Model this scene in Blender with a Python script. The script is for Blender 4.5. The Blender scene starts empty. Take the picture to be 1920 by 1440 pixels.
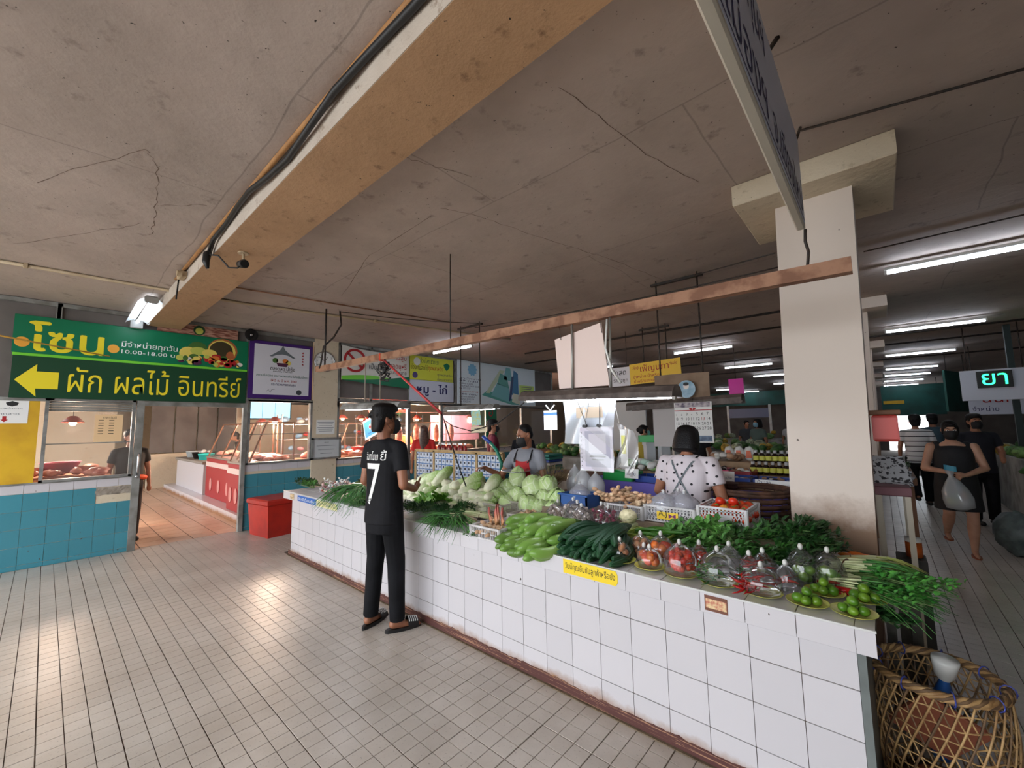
import bpy, bmesh, math, random
from mathutils import Matrix, Vector, Euler, noise
R = random.Random(7)
PI = math.pi
scene = bpy.context.scene
COL = scene.collection

# ---------------------------------------------------------------- camera
cd = bpy.data.cameras.new('camera'); cam = bpy.data.objects.new('camera', cd); COL.objects.link(cam)
YAW, PITCH, ROLL = .7253, .0997, -.0168
fw = Vector((-math.sin(YAW)*math.cos(PITCH), math.cos(YAW)*math.cos(PITCH), math.sin(PITCH)))
rt = Vector((math.cos(YAW), math.sin(YAW), 0)); up = rt.cross(fw)
rr = rt*math.cos(ROLL)+up*math.sin(ROLL); uu = -rt*math.sin(ROLL)+up*math.cos(ROLL)
CAMP = Vector((1.943, -2.170, 1.598))
mw = Matrix.Identity(4)
for i in range(3):
    mw[i][0], mw[i][1], mw[i][2], mw[i][3] = rr[i], uu[i], -fw[i], CAMP[i]
cam.matrix_world = mw
cd.sensor_width = 36; cd.sensor_fit = 'HORIZONTAL'; cd.lens = 773.63/1920*36; cd.clip_start = .02; cd.clip_end = 300
scene.camera = cam

# ---------------------------------------------------------------- world: bright overcast sky that comes in through the open front
w = bpy.data.worlds.new('sky'); scene.world = w; w.use_nodes = True
bgn = w.node_tree.nodes['Background']; bgn.inputs[0].default_value = (.90, .95, 1, 1); bgn.inputs[1].default_value = 3.4
vs = scene.view_settings
vs.view_transform = 'Standard'; vs.look = 'None'; vs.gamma = 1; vs.use_curve_mapping = False; vs.exposure = .88

# ---------------------------------------------------------------- materials
def lin(c): return tuple(((v/255)/12.92 if v/255 <= .04045 else ((v/255+.055)/1.055)**2.4) for v in c)
MATS = {}
def mk(name):
    m = bpy.data.materials.new(name); m.use_nodes = True; MATS[name] = m
    return m, m.node_tree.nodes, m.node_tree.links, m.node_tree.nodes['Principled BSDF']
def M(name, col, rough=.5, metal=0, col2=None, scale=6, detail=4, lo=.4, hi=.65, bump=0, bscale=None, spec=None, emit=0, sss=0, rnd=0, coat=0, coord='Object', trans=0):
    """plain procedural material: colour (0-255), optional second colour mixed by noise, bump, random value per object"""
    if name in MATS: return MATS[name]
    m, N, L, b = mk(name)
    c = (*lin(col), 1)
    b.inputs['Base Color'].default_value = c
    b.inputs['Roughness'].default_value = rough; b.inputs['Metallic'].default_value = metal
    if spec is not None: b.inputs['Specular IOR Level'].default_value = spec
    if coat: b.inputs['Coat Weight'].default_value = coat; b.inputs['Coat Roughness'].default_value = .1
    if trans: b.inputs['Transmission Weight'].default_value = trans
    tc = None
    if col2 or bump:
        tc = N.new('ShaderNodeTexCoord')
    out = None
    if col2:
        nz = N.new('ShaderNodeTexNoise'); nz.inputs['Scale'].default_value = scale; nz.inputs['Detail'].default_value = detail
        L.new(tc.outputs[coord], nz.inputs['Vector'])
        rp = N.new('ShaderNodeMapRange'); rp.inputs[1].default_value = lo; rp.inputs[2].default_value = hi; L.new(nz.outputs[0], rp.inputs[0])
        mx = N.new('ShaderNodeMix'); mx.data_type = 'RGBA'; L.new(rp.outputs[0], mx.inputs[0])
        mx.inputs[6].default_value = c; mx.inputs[7].default_value = (*lin(col2), 1)
        out = mx.outputs[2]
    if rnd:
        oi = N.new('ShaderNodeObjectInfo'); hs = N.new('ShaderNodeHueSaturation')
        mr = N.new('ShaderNodeMapRange'); mr.inputs[3].default_value = 1-rnd; mr.inputs[4].default_value = 1+rnd
        L.new(oi.outputs['Random'], mr.inputs[0]); L.new(mr.outputs[0], hs.inputs['Value'])
        if out: L.new(out, hs.inputs['Color'])
        else: hs.inputs['Color'].default_value = c
        out = hs.outputs[0]
    if out: L.new(out, b.inputs['Base Color'])
    if bump:
        nb = N.new('ShaderNodeTexNoise'); nb.inputs['Scale'].default_value = bscale or scale*4; nb.inputs['Detail'].default_value = 5
        L.new(tc.outputs[coord], nb.inputs['Vector'])
        bp = N.new('ShaderNodeBump'); bp.inputs['Strength'].default_value = bump; bp.inputs['Distance'].default_value = .01
        L.new(nb.outputs[0], bp.inputs['Height']); L.new(bp.outputs[0], b.inputs['Normal'])
    if emit:
        b.inputs['Emission Color'].default_value = c; b.inputs['Emission Strength'].default_value = emit
    if sss:
        b.inputs['Subsurface Weight'].default_value = sss; b.inputs['Subsurface Radius'].default_value = (.01, .006, .003)
    return m
def film(name, tint=(255, 255, 255), opac=.18, rough=.12):
    """clear plastic film or glass: mostly transparent with a gloss that grows at grazing angles"""
    if name in MATS: return MATS[name]
    m, N, L, b = mk(name); N.remove(b)
    o = N['Material Output']
    tr = N.new('ShaderNodeBsdfTransparent'); gl = N.new('ShaderNodeBsdfGlossy'); gl.inputs['Roughness'].default_value = rough
    di = N.new('ShaderNodeBsdfDiffuse'); di.inputs[0].default_value = (*lin(tint), 1)
    lw = N.new('ShaderNodeLayerWeight'); lw.inputs[0].default_value = .35
    m1 = N.new('ShaderNodeMixShader'); m1.inputs[0].default_value = opac
    L.new(tr.outputs[0], m1.inputs[1]); L.new(di.outputs[0], m1.inputs[2])
    m2 = N.new('ShaderNodeMixShader'); mp = N.new('ShaderNodeMapRange'); mp.inputs[3].default_value = .06; mp.inputs[4].default_value = .55
    L.new(lw.outputs['Fresnel'], mp.inputs[0]); L.new(mp.outputs[0], m2.inputs[0])
    L.new(m1.outputs[0], m2.inputs[1]); L.new(gl.outputs[0], m2.inputs[2]); L.new(m2.outputs[0], o.inputs[0])
    return m
def lamp_mat(name, col, strength):
    if name in MATS: return MATS[name]
    m, N, L, b = mk(name); N.remove(b); e = N.new('ShaderNodeEmission')
    e.inputs[0].default_value = (*lin(col), 1); e.inputs[1].default_value = strength
    L.new(e.outputs[0], N['Material Output'].inputs[0]); return m

# ---------------------------------------------------------------- mesh helpers
def wmat(o):
    m = o.matrix_basis.copy()
    while o.parent is not None:
        o = o.parent; m = o.matrix_basis @ m
    return m
def link(o, parent=None):
    COL.objects.link(o)
    if parent is not None: o.parent = parent
    return o
def tag(o, label=None, cat=None, group=None, kind=None):
    if label: o['label'] = label
    if cat: o['category'] = cat
    if group: o['group'] = group
    if kind: o['kind'] = kind
    return o
def T(name, label, cat, loc=(0, 0, 0), rz=0, group=None):
    o = bpy.data.objects.new(name, None); o.empty_display_size = .1; COL.objects.link(o)
    o.location = loc; o.rotation_euler = (0, 0, rz)
    return tag(o, label, cat, group)
def copy_tree(o, parent=None):
    c = o.copy(); COL.objects.link(c); c.parent = parent
    for ch in list(o.children): copy_tree(ch, c)
    return c
def frame(origin, right, upv):
    r = Vector(right).normalized(); u = Vector(upv).normalized(); n = r.cross(u)
    m = Matrix.Identity(4)
    for i in range(3): m[i][0], m[i][1], m[i][2], m[i][3] = r[i], u[i], n[i], origin[i]
    return m
def rotm(x=0, y=0, z=0): return Euler((x, y, z)).to_matrix().to_4x4()
def trm(x=0, y=0, z=0): return Matrix.Translation((x, y, z))
class MB:
    def __init__(s, X=None): s.v = []; s.f = []; s.mi = []; s.X = X or Matrix.Identity(4); s.m = 0
    def add(s, vs, fs):
        b = len(s.v); X = s.X
        s.v.extend([X @ Vector(p) for p in vs]); s.f.extend([tuple(i+b for i in f) for f in fs]); s.mi.extend([s.m]*len(fs)); return s
    def box(s, x0, x1, y0, y1, z0, z1):
        return s.add([(x0,y0,z0),(x1,y0,z0),(x1,y1,z0),(x0,y1,z0),(x0,y0,z1),(x1,y0,z1),(x1,y1,z1),(x0,y1,z1)],
                     [(0,3,2,1),(4,5,6,7),(0,1,5,4),(1,2,6,5),(2,3,7,6),(3,0,4,7)])
    def bbox(s, x0, x1, y0, y1, z0, z1, b=.003):
        """box with chamfered edges"""
        b = min(b, (x1-x0)*.45, (y1-y0)*.45, (z1-z0)*.45)
        vs = []; 
        for z, i in ((z0, b), (z0+b, 0), (z1-b, 0), (z1, b)):
            q = b if i else 0
            a0, a1, c0, c1 = x0+q, x1-q, y0+q, y1-q
            if i: vs += [(a0,c0,z),(a1,c0,z),(a1,c1,z),(a0,c1,z)]
            else: vs += [(x0,y0,z),(x1,y0,z),(x1,y1,z),(x0,y1,z)]
        fs = [(3,2,1,0),(12,13,14,15)]
        for r in range(3):
            for k in range(4):
                a = r*4+k; c = r*4+(k+1) % 4; fs.append((a, c, c+4, a+4))
        return s.add(vs, fs)
    def obox(s, c, size, rot=None, b=0):
        X = s.X; s.X = X @ trm(*c) @ (rot if rot is not None else Matrix.Identity(4))
        h = [d/2 for d in size]
        (s.bbox if b else s.box)(-h[0], h[0], -h[1], h[1], -h[2], h[2], *([b] if b else []))
        s.X = X; return s
    def tube(s, pts, r, n=8, caps=True, flat=1):
        P = [Vector(p) for p in pts]; k = len(P); rs = r if isinstance(r, (list, tuple)) else [r]*k
        vs = []; fs = []; ref = None
        for i in range(k):
            t = (P[min(i+1, k-1)]-P[max(i-1, 0)])
            if t.length < 1e-9: t = Vector((0, 0, 1))
            t.normalize()
            if ref is None: ref = t.orthogonal().normalized() if abs(t.z) > .9 else Vector((0, 0, 1))
            a = t.cross(ref)
            if a.length < 1e-6: a = t.orthogonal()
            a.normalize(); bb = a.cross(t).normalized(); ref = bb
            for j in range(n):
                an = 2*PI*j/n; vs.append(P[i]+a*(math.cos(an)*rs[i])+bb*(math.sin(an)*rs[i]*flat))
        for i in range(k-1):
            for j in range(n):
                j2 = (j+1) % n; fs.append((i*n+j2, i*n+j, (i+1)*n+j, (i+1)*n+j2))
        if caps: fs.append(tuple(range(n))); fs.append(tuple((k-1)*n+j for j in reversed(range(n))))
        return s.add(vs, fs)
    def lathe(s, prof, n=24, sq=1.0):
        vs = []; fs = []
        for r, z in prof:
            for j in range(n):
                a = 2*PI*j/n; vs.append((r*math.cos(a), r*math.sin(a)*sq, z))
        for i in range(len(prof)-1):
            for j in range(n):
                j2 = (j+1) % n; fs.append((i*n+j, i*n+j2, (i+1)*n+j2, (i+1)*n+j))
        return s.add(vs, fs)
    def ell(s, c, r, rot=None, seg=12, rings=8, fn=None):
        """ellipsoid; fn(unit vector) -> radius factor"""
        X = s.X; s.X = X @ trm(*c) @ (rot if rot is not None else Matrix.Identity(4))
        if not isinstance(r, (list, tuple)): r = (r, r, r)
        vs = []; fs = []
        def pt(u): 
            k = fn(u) if fn else 1
            return (u[0]*r[0]*k, u[1]*r[1]*k, u[2]*r[2]*k)
        vs.append(pt((0, 0, -1)))
        for i in range(1, rings):
            th = -PI/2+PI*i/rings
            for j in range(seg):
                a = 2*PI*j/seg; vs.append(pt((math.cos(th)*math.cos(a), math.cos(th)*math.sin(a), math.sin(th))))
        vs.append(pt((0, 0, 1))); top = len(vs)-1
        for j in range(seg):
            j2 = (j+1) % seg; fs.append((0, 1+j2, 1+j)); fs.append((top, top-seg+j, top-seg+j2))
        for i in range(rings-2):
            for j in range(seg):
                j2 = (j+1) % seg; a = 1+i*seg; fs.append((a+j, a+j2, a+seg+j2, a+seg+j))
        s.add(vs, fs); s.X = X; return s
    def prism(s, poly, d0, d1):
        """2-D outline in local XY pushed from z=d0 to z=d1"""
        n = len(poly); vs = [(x, y, d0) for x, y in poly]+[(x, y, d1) for x, y in poly]
        fs = [tuple(reversed(range(n))), tuple(range(n, 2*n))]
        for i in range(n): j = (i+1) % n; fs.append((i, j, n+j, n+i))
        return s.add(vs, fs)
    def grid(s, fn, nu, nv):
        vs = [fn(i/nu, j/nv) for j in range(nv+1) for i in range(nu+1)]; k = nu+1
        return s.add(vs, [(j*k+i, j*k+i+1, (j+1)*k+i+1, (j+1)*k+i) for j in range(nv) for i in range(nu)])
    def mesh(s, name, mats, smooth=False):
        me = bpy.data.meshes.new(name); me.from_pydata([tuple(v) for v in s.v], [], s.f); 
        for m in (mats if isinstance(mats, (list, tuple)) else [mats]): me.materials.append(m)
        me.polygons.foreach_set('material_index', s.mi)
        if smooth: me.polygons.foreach_set('use_smooth', [True]*len(s.f))
        me.update(); return me
    def build(s, name, mats, parent=None, smooth=False, world=True, loc=None):
        """links the collected shapes as ONE mesh object; world=True: coordinates are world ones"""
        if loc is not None:
            lo = Vector(loc); s.v = [v-lo for v in s.v]
        elif world and parent is not None:
            inv = wmat(parent).inverted(); s.v = [inv @ v for v in s.v]
        o = bpy.data.objects.new(name, s.mesh(name, mats, smooth)); link(o, parent)
        if loc is not None: o.location = loc
        return o
def thing(name, mb, mats, label, cat, loc, group=None, smooth=False, kind=None):
    """a thing that is one mesh (world coordinates, origin at loc)"""
    return tag(mb.build(name, mats, None, smooth, loc=loc), label, cat, group, kind)
def autosmooth(o, deg=35):
    me = o.data; me.polygons.foreach_set('use_smooth', [True]*len(me.polygons))
    me.set_sharp_from_angle(angle=math.radians(deg)); return o
BENCH = bpy.data.scenes.new('bench')
def evaluated(data, mods=()):
    """mesh of a curve or of a mesh with modifiers, worked out in a scene of its own (quick)"""
    o = bpy.data.objects.new('work', data); BENCH.collection.objects.link(o)
    for t, kw in mods:
        m = o.modifiers.new(t, t)
        for k, v in kw.items(): setattr(m, k, v)
    vl = BENCH.view_layers[0]; vl.update()
    me = bpy.data.meshes.new_from_object(o.evaluated_get(vl.depsgraph)); bpy.data.objects.remove(o); return me
def text(body, mat, parent, fr, width=None, height=None, size=.1, depth=.0008, align='LEFT', name='lettering', res=2, shear=0, sx=1, off=0, world=True, bold=0):
    """flat lettering as a mesh; fr: frame whose x runs along the line and z points to the reader"""
    c = bpy.data.curves.new(name, 'FONT'); c.body = body; c.size = 1; c.resolution_u = res; c.align_x = align; c.shear = shear; c.offset = off; c.space_line = 1.05
    me = evaluated(c); bpy.data.curves.remove(c)
    xs = [v.co.x for v in me.vertices]; ys = [v.co.y for v in me.vertices]
    if not xs: return None
    w0 = max(xs)-min(xs); h0 = max(ys)-min(ys); kx = ky = size
    if width: kx = ky = width/w0
    if height: ky = height/h0; kx = kx if width else ky
    kx *= sx
    X = (wmat(parent).inverted() if (world and parent is not None) else Matrix.Identity(4)) @ fr
    x0 = min(xs) if align == 'LEFT' else (max(xs)+min(xs))/2
    y0 = min(ys)
    for v in me.vertices: v.co = X @ Vector(((v.co.x-x0)*kx, (v.co.y-y0)*ky, depth))
    me.materials.clear(); me.materials.append(mat)
    me.name = name
    if bold:
        V_ = [v.co.copy() for v in me.vertices]; F_ = [tuple(p.vertices) for p in me.polygons]; n_ = len(V_); d_ = (X.to_3x3() @ Vector((1, 0, 0))).normalized()*bold; u_ = (X.to_3x3() @ Vector((0, 1, 0))).normalized()*bold*.6
        nv_ = d_.cross(u_).normalized()*.00035; sh_ = tuple(q+nv_*i for i, q in enumerate((Vector((0, 0, 0)), d_, -d_, u_, -u_))); me = bpy.data.meshes.new(name); me.from_pydata([v+s_ for s_ in sh_ for v in V_], [], [tuple(i+n_*k for i in f) for k in range(5) for f in F_]); me.materials.append(mat)
    return link(bpy.data.objects.new(name, me), parent)
cy = scene.cycles
cy.max_bounces = 6; cy.diffuse_bounces = 3; cy.glossy_bounces = 2; cy.transmission_bounces = 3; cy.transparent_max_bounces = 12; cy.caustics_reflective = False; cy.caustics_refractive = False
cy.use_light_tree = False
# ================================================================= setting: materials
def plaster(name, c1, c2, c3, sc=.55, seams=True):
    m, N, L, b = mk(name); tc = N.new('ShaderNodeTexCoord'); b.inputs['Roughness'].default_value = .85
    def nz(scale, det, lo, hi):
        n = N.new('ShaderNodeTexNoise'); n.inputs['Scale'].default_value = scale; n.inputs['Detail'].default_value = det; n.inputs['Roughness'].default_value = .65
        L.new(tc.outputs['Object'], n.inputs['Vector']); r = N.new('ShaderNodeMapRange'); r.inputs[1].default_value = lo; r.inputs[2].default_value = hi
        L.new(n.outputs[0], r.inputs[0]); return n, r
    def mix(f, a, c):
        x = N.new('ShaderNodeMix'); x.data_type = 'RGBA'; L.new(f, x.inputs[0])
        for k, q in ((6, a), (7, c)):
            if hasattr(q, 'links'): L.new(q, x.inputs[k])
            else: x.inputs[k].default_value = (*lin(q), 1)
        return x.outputs[2]
    _, r1 = nz(sc, 6, .38, .66); o = mix(r1.outputs[0], c1, c2)
    n2, r2 = nz(sc*9, 5, .60, .74); o = mix(r2.outputs[0], o, c3)
    n3, r3 = nz(38, 2, .71, .76); o = mix(r3.outputs[0], o, tuple(v*.45 for v in c3))
    h = n2.outputs[0]
    if seams:
        br = N.new('ShaderNodeTexBrick'); br.inputs['Scale'].default_value = 1; br.inputs['Mortar Size'].default_value = .006; br.inputs['Mortar Smooth'].default_value = .6
        br.inputs['Brick Width'].default_value = 2.4; br.inputs['Row Height'].default_value = 1.2
        dn = N.new('ShaderNodeTexNoise'); dn.inputs['Scale'].default_value = 1.3
        va = N.new('ShaderNodeMixRGB'); va.inputs[0].default_value = .12; L.new(tc.outputs['Object'], va.inputs[1]); L.new(dn.outputs['Color'], va.inputs[2]); L.new(tc.outputs['Object'], dn.inputs['Vector'])
        L.new(va.outputs[0], br.inputs['Vector'])
        mm = N.new('ShaderNodeMath'); mm.operation = 'MULTIPLY'; mm.inputs[1].default_value = .35; L.new(br.outputs['Fac'], mm.inputs[0])
        o = mix(mm.outputs[0], o, tuple(v*.55 for v in c2))
    L.new(o, b.inputs['Base Color'])
    bp = N.new('ShaderNodeBump'); bp.inputs['Strength'].default_value = .35; bp.inputs['Distance'].default_value = .02
    L.new(h, bp.inputs['Height']); L.new(bp.outputs[0], b.inputs['Normal']); return m
ceil_m = plaster('ceiling_plaster', (190, 174, 164), (162, 148, 139), (126, 112, 104))
beam_m = plaster('ochre_beam', (186, 148, 112), (170, 134, 100), (126, 94, 68), 1.2, False)
white_pl = plaster('white_beam_side', (200, 188, 175), (186, 172, 158), (140, 118, 100), 1.5, False)
cream_pl = plaster('cream_plaster', (214, 200, 176), (206, 190, 164), (176, 160, 134), 1.5, False)
def stained(name, base, stain, z0, z1, sc=5, rough=.25, rnd=.03, speck=(70, 60, 50)):
    """glazed or painted surface with dirt that starts low down and breaks up with height"""
    m, N, L, b = mk(name); g = N.new('ShaderNodeNewGeometry'); sp = N.new('ShaderNodeSeparateXYZ'); L.new(g.outputs['Position'], sp.inputs[0])
    n = N.new('ShaderNodeTexNoise'); n.inputs['Scale'].default_value = sc; n.inputs['Detail'].default_value = 8; n.inputs['Roughness'].default_value = .7; L.new(g.outputs['Position'], n.inputs['Vector'])
    r = N.new('ShaderNodeMapRange'); r.inputs[1].default_value = z1; r.inputs[2].default_value = z0; L.new(sp.outputs[2], r.inputs[0])
    a = N.new('ShaderNodeMath'); a.operation = 'ADD'; L.new(n.outputs[0], a.inputs[0]); L.new(r.outputs[0], a.inputs[1])
    q = N.new('ShaderNodeMapRange'); q.inputs[1].default_value = 1.0; q.inputs[2].default_value = 1.45; L.new(a.outputs[0], q.inputs[0])
    oi = N.new('ShaderNodeObjectInfo'); hs = N.new('ShaderNodeHueSaturation'); mr = N.new('ShaderNodeMapRange'); mr.inputs[3].default_value = 1-rnd; mr.inputs[4].default_value = 1+rnd
    L.new(oi.outputs['Random'], mr.inputs[0]); L.new(mr.outputs[0], hs.inputs['Value']); hs.inputs['Color'].default_value = (*lin(base), 1)
    x = N.new('ShaderNodeMix'); x.data_type = 'RGBA'; L.new(q.outputs[0], x.inputs[0]); L.new(hs.outputs[0], x.inputs[6]); x.inputs[7].default_value = (*lin(stain), 1)
    n2 = N.new('ShaderNodeTexNoise'); n2.inputs['Scale'].default_value = 22; n2.inputs['Detail'].default_value = 2; L.new(g.outputs['Position'], n2.inputs['Vector'])
    q2 = N.new('ShaderNodeMapRange'); q2.inputs[1].default_value = .755; q2.inputs[2].default_value = .775; L.new(n2.outputs[0], q2.inputs[0])
    x2 = N.new('ShaderNodeMix'); x2.data_type = 'RGBA'; L.new(q2.outputs[0], x2.inputs[0]); L.new(x.outputs[2], x2.inputs[6]); x2.inputs[7].default_value = (*lin(speck), 1)
    L.new(x2.outputs[2], b.inputs['Base Color']); b.inputs['Roughness'].default_value = rough
    return m
tile_w = stained('white_tile', (202, 198, 202), (150, 112, 84), .03, .17)
tile_b = stained('blue_tile', (66, 136, 152), (44, 104, 120), -.05, .10, rnd=.06)
col_m = stained('column_plaster', (222, 208, 196), (150, 122, 100), .88, 1.42, 3.2, .8)
grout = M('grout', (104, 90, 80), .9, col2=(74, 60, 52), scale=7)
floor_t = M('floor_tile', (205, 196, 188), .34, col2=(176, 164, 154), scale=3.2, rnd=.05, coord='Generated', bump=.05, bscale=60)
def floor_mat(name, c1, c2, rough):
    m, N, L, b = mk(name); g = N.new('ShaderNodeNewGeometry')
    def nz(s, d, lo, hi):
        n = N.new('ShaderNodeTexNoise'); n.inputs['Scale'].default_value = s; n.inputs['Detail'].default_value = d; n.inputs['Roughness'].default_value = .7
        L.new(g.outputs['Position'], n.inputs['Vector']); r = N.new('ShaderNodeMapRange'); r.inputs[1].default_value = lo; r.inputs[2].default_value = hi; L.new(n.outputs[0], r.inputs[0]); return r.outputs[0]
    x = N.new('ShaderNodeMix'); x.data_type = 'RGBA'; L.new(nz(1.4, 6, .35, .7), x.inputs[0]); x.inputs[6].default_value = (*lin(c1), 1); x.inputs[7].default_value = (*lin(c2), 1)
    y = N.new('ShaderNodeMix'); y.data_type = 'RGBA'; L.new(nz(70, 3, .62, .72), y.inputs[0]); L.new(x.outputs[2], y.inputs[6]); y.inputs[7].default_value = (*lin(tuple(v*.72 for v in c2)), 1)
    oi = N.new('ShaderNodeObjectInfo'); hs = N.new('ShaderNodeHueSaturation'); mr = N.new('ShaderNodeMapRange'); mr.inputs[3].default_value = .95; mr.inputs[4].default_value = 1.05
    L.new(oi.outputs['Random'], mr.inputs[0]); L.new(mr.outputs[0], hs.inputs['Value']); L.new(y.outputs[2], hs.inputs['Color']); L.new(hs.outputs[0], b.inputs['Base Color'])
    b.inputs['Roughness'].default_value = rough
    bp = N.new('ShaderNodeBump'); bp.inputs['Strength'].default_value = .12; bp.inputs['Distance'].default_value = .004; L.new(nz(45, 4, .2, .8), bp.inputs['Height']); L.new(bp.outputs[0], b.inputs['Normal'])
    return m
floor_t = floor_mat('floor_tile_glaze', (198, 188, 178), (176, 164, 152), .34)
floor_r = floor_mat('reddish_floor_tile', (208, 176, 152), (184, 150, 126), .3)
alu = M('aluminium', (168, 170, 168), .38, .75, col2=(140, 142, 140), scale=9)
alu_d = M('dull_aluminium', (150, 150, 146), .55, .35, col2=(118, 116, 110), scale=6)
greyp = M('grey_panel', (112, 106, 102), .6, col2=(98, 92, 88), scale=2)
glass = film('window_glass', (190, 185, 180), .10, .05)
steel = M('brushed_steel', (190, 192, 194), .25, .9)
dark = M('dark_iron', (34, 30, 28), .6, col2=(60, 46, 38), scale=30)
rust = M('rusty_brown_paint', (160, 118, 92), .7, col2=(124, 84, 62), scale=9, lo=.45, hi=.6, bump=.4, bscale=40)
blackp = M('black_plastic', (18, 18, 20), .45)
whitep = M('white_plastic', (226, 226, 222), .35, col2=(206, 204, 198), scale=5)
paper = M('white_paper', (232, 232, 230), .8)
purple = M('purple_paint', (66, 30, 110), .4)
yel = M('yellow_paint', (216, 172, 26), .55, col2=(196, 150, 22), scale=3)
redp = M('red_plastic', (186, 40, 26), .42, col2=(160, 34, 24), scale=4, bump=.05)
ink = M('black_ink', (24, 24, 26), .6); inkred = M('red_ink', (170, 26, 30), .6); inkblue = M('navy_ink', (20, 26, 92), .6); inkgreen = M('green_ink', (20, 96, 78), .6); inkgrey = M('grey_ink', (104, 112, 118), .6)
pvc = M('cream_conduit', (196, 176, 146), .5, col2=(168, 146, 116), scale=5)
skin = M('skin', (176, 122, 92), .5, sss=.08, col2=(160, 106, 80), scale=10)
tubeon = lamp_mat('lit_tube', (232, 240, 255), 24)
tubefar = lamp_mat('lit_tube_far', (226, 238, 255), 15)

# ================================================================= setting: shell
ZC = 3.25
def struct(name, mb, mats, parent=None, smooth=False):
    o = mb.build(name, mats, parent, smooth)
    if parent is None: o['kind'] = 'structure'
    return o
floor = struct('floor', MB().box(-15.4, 9, -5.6, 27, -.12, -.004), grout)
struct('pavement', MB().box(-30, 30, -30, -5.6, -.16, -.03), M('pale_concrete', (190, 186, 180), .9, col2=(170, 166, 160), scale=1.5))
ceiling = struct('ceiling', MB().box(-15.4, 9, -5.6, 27, ZC, ZC+.2), ceil_m)
beam = struct('trim_1', MB().box(-5.7, 9, -1.31, -.93, 3.09, ZC-.001), [beam_m])
side = MB().box(-5.7, 9, -1.314, -1.3105, 3.092, ZC-.002).build('beam_side', white_pl, beam)
struct('wall_right', MB().box(8.6, 8.8, -5.6, 27, 0, ZC), greyp)
struct('wall_back', MB().box(-15.4, 2.2, 26.6, 26.8, 0, ZC).box(2.2, 3.7, 26.6, 26.8, 1.75, ZC).box(3.7, 8.8, 26.6, 26.8, 0, ZC), greyp)
struct('wall_light_blocker', MB().box(3.2, 8.8, -5.7, -5.5, 0, ZC), greyp)  # unseen wall added behind the camera to keep daylight off the right aisle
struct('wall_side', MB().box(-15.4, -15.2, -5.6, 27, 0, ZC), cream_pl)

# floor tiles: 30 cm, each with an embossed three by three grid
X0, Y0, F = -.436, -.901, .3001
def pads(mb, x, y, n=3, g=.0025, s=.0016, z=0.0, bev=True):
    a = F-2*g; c = a/n
    for i in range(n):
        for j in range(n):
            x0, y0 = x+g+i*c+(s if i else 0), y+g+j*c+(s if j else 0); x1, y1 = x+g+(i+1)*c-(s if i < n-1 else 0), y+g+(j+1)*c-(s if j < n-1 else 0)
            b = .001
            mb.add([(x0,y0,-.004),(x1,y0,-.004),(x1,y1,-.004),(x0,y1,-.004),(x0+b,y0+b,z),(x1-b,y0+b,z),(x1-b,y1-b,z),(x0+b,y1-b,z)],
                   [(4,5,6,7),(0,1,5,4),(1,2,6,5),(2,3,7,6),(3,0,4,7)])
tm = MB(); pads(tm, -F/2, -F/2); tile_me = tm.mesh('floor_tile', [floor_t])
cells = []
for i in range(-20, 25):
    for j in range(-12, 60):
        x, y = X0+(i+.5)*F, Y0+(j+.5)*F
        if x < -5.72 or x > 6.4 or y < -4.6 or y > 14: continue
        if y > -.03 and -3.95 < x < 1.80 and y < 1.15: continue
        if y > 2 and x < 1.9: continue
        d = (Vector((x, y, 0))-CAMP); fwd = d.dot(fw); cells.append((fwd if fwd > .9 and abs(d.dot(rr)) < fwd*1.32 and d.dot(uu) > -fwd*1.0 else 50+d.length, x, y, i, j))
cells.sort()
rest = MB()
for k, (d, x, y, i, j) in enumerate(cells):
    if k < 300:
        o = bpy.data.objects.new('floor_tile', tile_me); link(o, floor); o.location = (x, y, R.uniform(-.0006, .0006)); o.rotation_euler = (R.uniform(-.0012, .0012), R.uniform(-.0012, .0012), 0)
    else: pads(rest, x-F/2, y-F/2, 3 if d < 9 or 50 < d < 54.5 else 1)
o = rest.build('outer_floor_tiles', floor_t, floor); o['kind'] = 'stuff'
far = MB()
for i in range(-49, -18):
    for j in range(-6, 30):
        x, y = X0+i*F, Y0+j*F
        if x+F < -5.72: pads(far, x, y, 1, .006)
o = far.build('meat_hall_floor_tiles', floor_r, floor); o['kind'] = 'stuff'
far = MB()
for i in range(-12, 8):
    for j in range(6, 60):
        x, y = X0+i*F, Y0+j*F
        if y > 2 and x < 1.8: pads(far, x, y, 1)
o = far.build('stall_floor_tiles', floor_t, floor); o['kind'] = 'stuff'

# columns with flat capitals
def column(y, n):
    mb = MB(); d = .44
    a0, a1, b0, b1 = 1.425, 1.852, 1.500, 1.924
    mb.add([(a0,y,0),(a1,y,0),(a1,y+d,0),(a0,y+d,0),(b0,y,3.10),(b1,y,3.10),(b1,y+d,3.10),(b0,y+d,3.10)], [(0,1,5,4),(1,2,6,5),(2,3,7,6),(3,0,4,7),(4,5,6,7)])
    c = MB(); c.bbox(b0-.215, b1+.21, y-.245, y+d+.18, 3.10, ZC-.001, .006)
    o = struct('column_%d' % n, mb, col_m); c.build('capital', cream_pl if n == 1 else col_m, o)
for n in range(1, 7): column(1.185+4.2*(n-1), n)

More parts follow.
